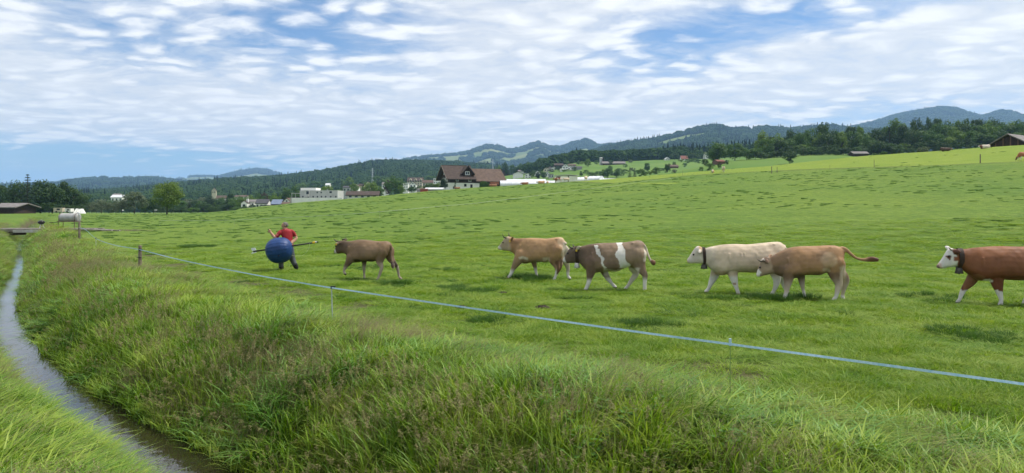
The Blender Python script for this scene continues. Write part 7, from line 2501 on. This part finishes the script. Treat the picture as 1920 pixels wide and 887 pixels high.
# the shed below the wood and the barn on the skyline
h = r_near.hit(1614, 291)
sx_ = (1614 - 960) / F * 331
sr_ = HOR - (float(r_near.z(np.array([sx_]), np.array([331.0]))[0]) - EYE) / 331 * F
house('small open shed with a pale roof below the wood', 1601, 1628, sr_ - 9, sr_ - 5, sr_, 331, W_WOOD, R_GREY, 'x', nwin=0, name='shed', cat='shed', dep=5)
bn = thing('barn', 'dark weathered barn with wide low gable on the right skyline', 'barn', at(1856, 277, 168), 0.0)
mb_ = 168 / F
gw, gd = 62 * mb_, 20.0
th2 = 0.62
bn.rotation_euler = (0, 0, -0.98)
MB().prism([(0.3, -4), (gw - 0.3, -4), (gw - 0.3, 4.5 * mb_), (gw / 2, 22 * mb_), (0.3, 4.5 * mb_)], 0, gd, axis='y').build('wall', W_WOOD, bn)
for i in range(22):
    x_ = 0.5 + (gw - 1.0) * i / 22
    zt = 4.5 * mb_ + (17.5 * mb_) * (1 - abs(x_ + 0.14 - gw / 2) / (gw / 2)) - 0.15
    MB().box(x_, x_ + (gw - 1.0) / 22 * 0.82, -0.05 - 0.012 * (i % 2), -0.003, -2, zt).build('board', W_BROWN if i % 5 == 2 else W_WOOD, bn)
rb = gable_roof(gw, gd, 4.5 * mb_, 17.6 * mb_, 0.7, 'y', 0.22).build('roof', R_GREY, bn)
# tents, caravan and flag stand by the dark clump
for (px, w_, t_, lb) in ((145, 12, 391, 'white peaked tent at the right end of the dark clump'), (153, 10, 391.4, 'second white peaked tent, right of the first')):
    a = at(px, 399, 228)
    te = thing('tent', lb, 'tent', a, 0.2)
    ww, hh = w_ / F * 228, (399 - t_) / F * 228
    MB().poly([(-ww / 2, -1, -0.3), (ww / 2, -1, -0.3), (ww / 2, 1.4, -0.3), (-ww / 2, 1.4, -0.3), (-ww * 0.22, 0.2, hh), (ww * 0.26, 0.2, hh)], [(0, 1, 5, 4), (1, 2, 5), (2, 3, 4, 5), (3, 0, 4), (3, 2, 1, 0)]).build('canvas', W_WHITE, te)
    MB().tube([(0, -1.02, 0), (0, -0.2, hh * 0.75)], 0.03, 5).build('seam', W_GREY, te)
cv = thing('caravan', 'small pale caravan under the dark trees', 'caravan', at(108, 399, 226))
MB().box(-1.3, 1.3, 0, 1.8, 0.3, 1.5).build('body', W_CREAM, cv)
window(cv, 0.2, 0.85, 1.0, 0.45, 0.0, frame=False)
MB().tube([(-0.4, -0.05, 0.3), (-0.4, 0.2, 0.3)], 0.3, 12).build('wheel', black_m, cv)
cv2 = thing('caravan', 'second pale caravan with a dark window, nearer the tents', 'caravan', at(127, 399, 226))
MB().box(-0.9, 0.9, 0, 1.8, 0.3, 1.3).build('body', W_WHITE, cv2)
window(cv2, 0.1, 0.7, 0.8, 0.4, 0.0, frame=False)
MB().tube([(-0.2, -0.05, 0.3), (-0.2, 0.2, 0.3)], 0.3, 12).build('wheel', black_m, cv2)
ps = thing('wooden_mast', 'pale upright mast between the two caravans', 'mast', at(116.5, 399, 224))
MB().tube([(0, 0, -0.4), (0, 0, 1.6)], 0.09, 8).build('pole', W_CREAM, ps)
MB().box(-0.1, 1.6, -0.04, 0.04, 1.5, 1.6).build('arm', W_WOOD, ps)
# sign post by the lone tree
h = ground_hit(292, 404)
sg = thing('sign_post', 'thin post with a small board left of the lone tree', 'sign', h)
MB().tube([(0, 0, -0.3), (0, 0, 1.45)], 0.04, 6).build('post', wood_m, sg)
MB().box(-0.3, 0.3, -0.05, 0.05, 1.1, 1.55).build('board', W_GREY, sg)
h = ground_hit(325, 402.5)
q = thing('fence_post', 'short stake right of the lone tree trunk', 'fence post', h)
MB().tube([(0, 0, -0.3), (0, 0, 0.9)], 0.03, 6).build('stake', wood_m, q)
# pylons
for (px, tp_, bs, D_, lb) in ((698.5, 315, 338, 1000, 'lattice power pylon in front of the forest above the big green tree'), (924, 298, 318, 1500, 'bluish lattice power pylon above the farmhouse barn roof')):
    p = at(px, bs, D_)
    H_ = (bs - tp_) / F * D_
    py = thing('power_pylon', lb, 'pylon', p)
    mb = MB()
    for sx in (-1, 1):
        for sy in (-1, 1):
            mb.tube([(sx * H_ * 0.07, sy * H_ * 0.07, -12), (sx * H_ * 0.012, sy * H_ * 0.012, H_)], 0.28, 4)
    for k in range(8):
        z0, z1 = H_ * k / 8, H_ * (k + 1) / 8
        w0, w1 = H_ * (0.07 - 0.058 * k / 8), H_ * (0.07 - 0.058 * (k + 1) / 8)
        mb.tube([(-w0, -w0, z0), (w1, -w1, z1)], 0.14, 4)
        mb.tube([(w0, -w0, z0), (-w1, -w1, z1)], 0.14, 4)
    mb.build('lattice', steel_m, py)
    for z_, ww in ((0.62, 0.13), (0.76, 0.16), (0.9, 0.11)):
        MB().box(-H_ * ww, H_ * ww, -0.15, 0.15, H_ * z_ - 0.2, H_ * z_ + 0.2).build('cross_arm', steel_m, py)

# ------------------------------------------------------------------ the air
hz = bpy.data.materials.new('haze_air')
hz.use_nodes = True
n, l = hz.node_tree.nodes, hz.node_tree.links
n.clear()
pv = n.new('ShaderNodeVolumePrincipled')
pv.inputs['Color'].default_value = (0.37, 0.60, 1.0, 1)
pv.inputs['Density'].default_value = 0.0001
pv.inputs['Anisotropy'].default_value = 0.2
ho = n.new('ShaderNodeOutputMaterial')
l.new(pv.outputs[0], ho.inputs['Volume'])
MB().box(-17500, 17500, -17500, 17500, -17, 740).build('haze', hz, kind='stuff')
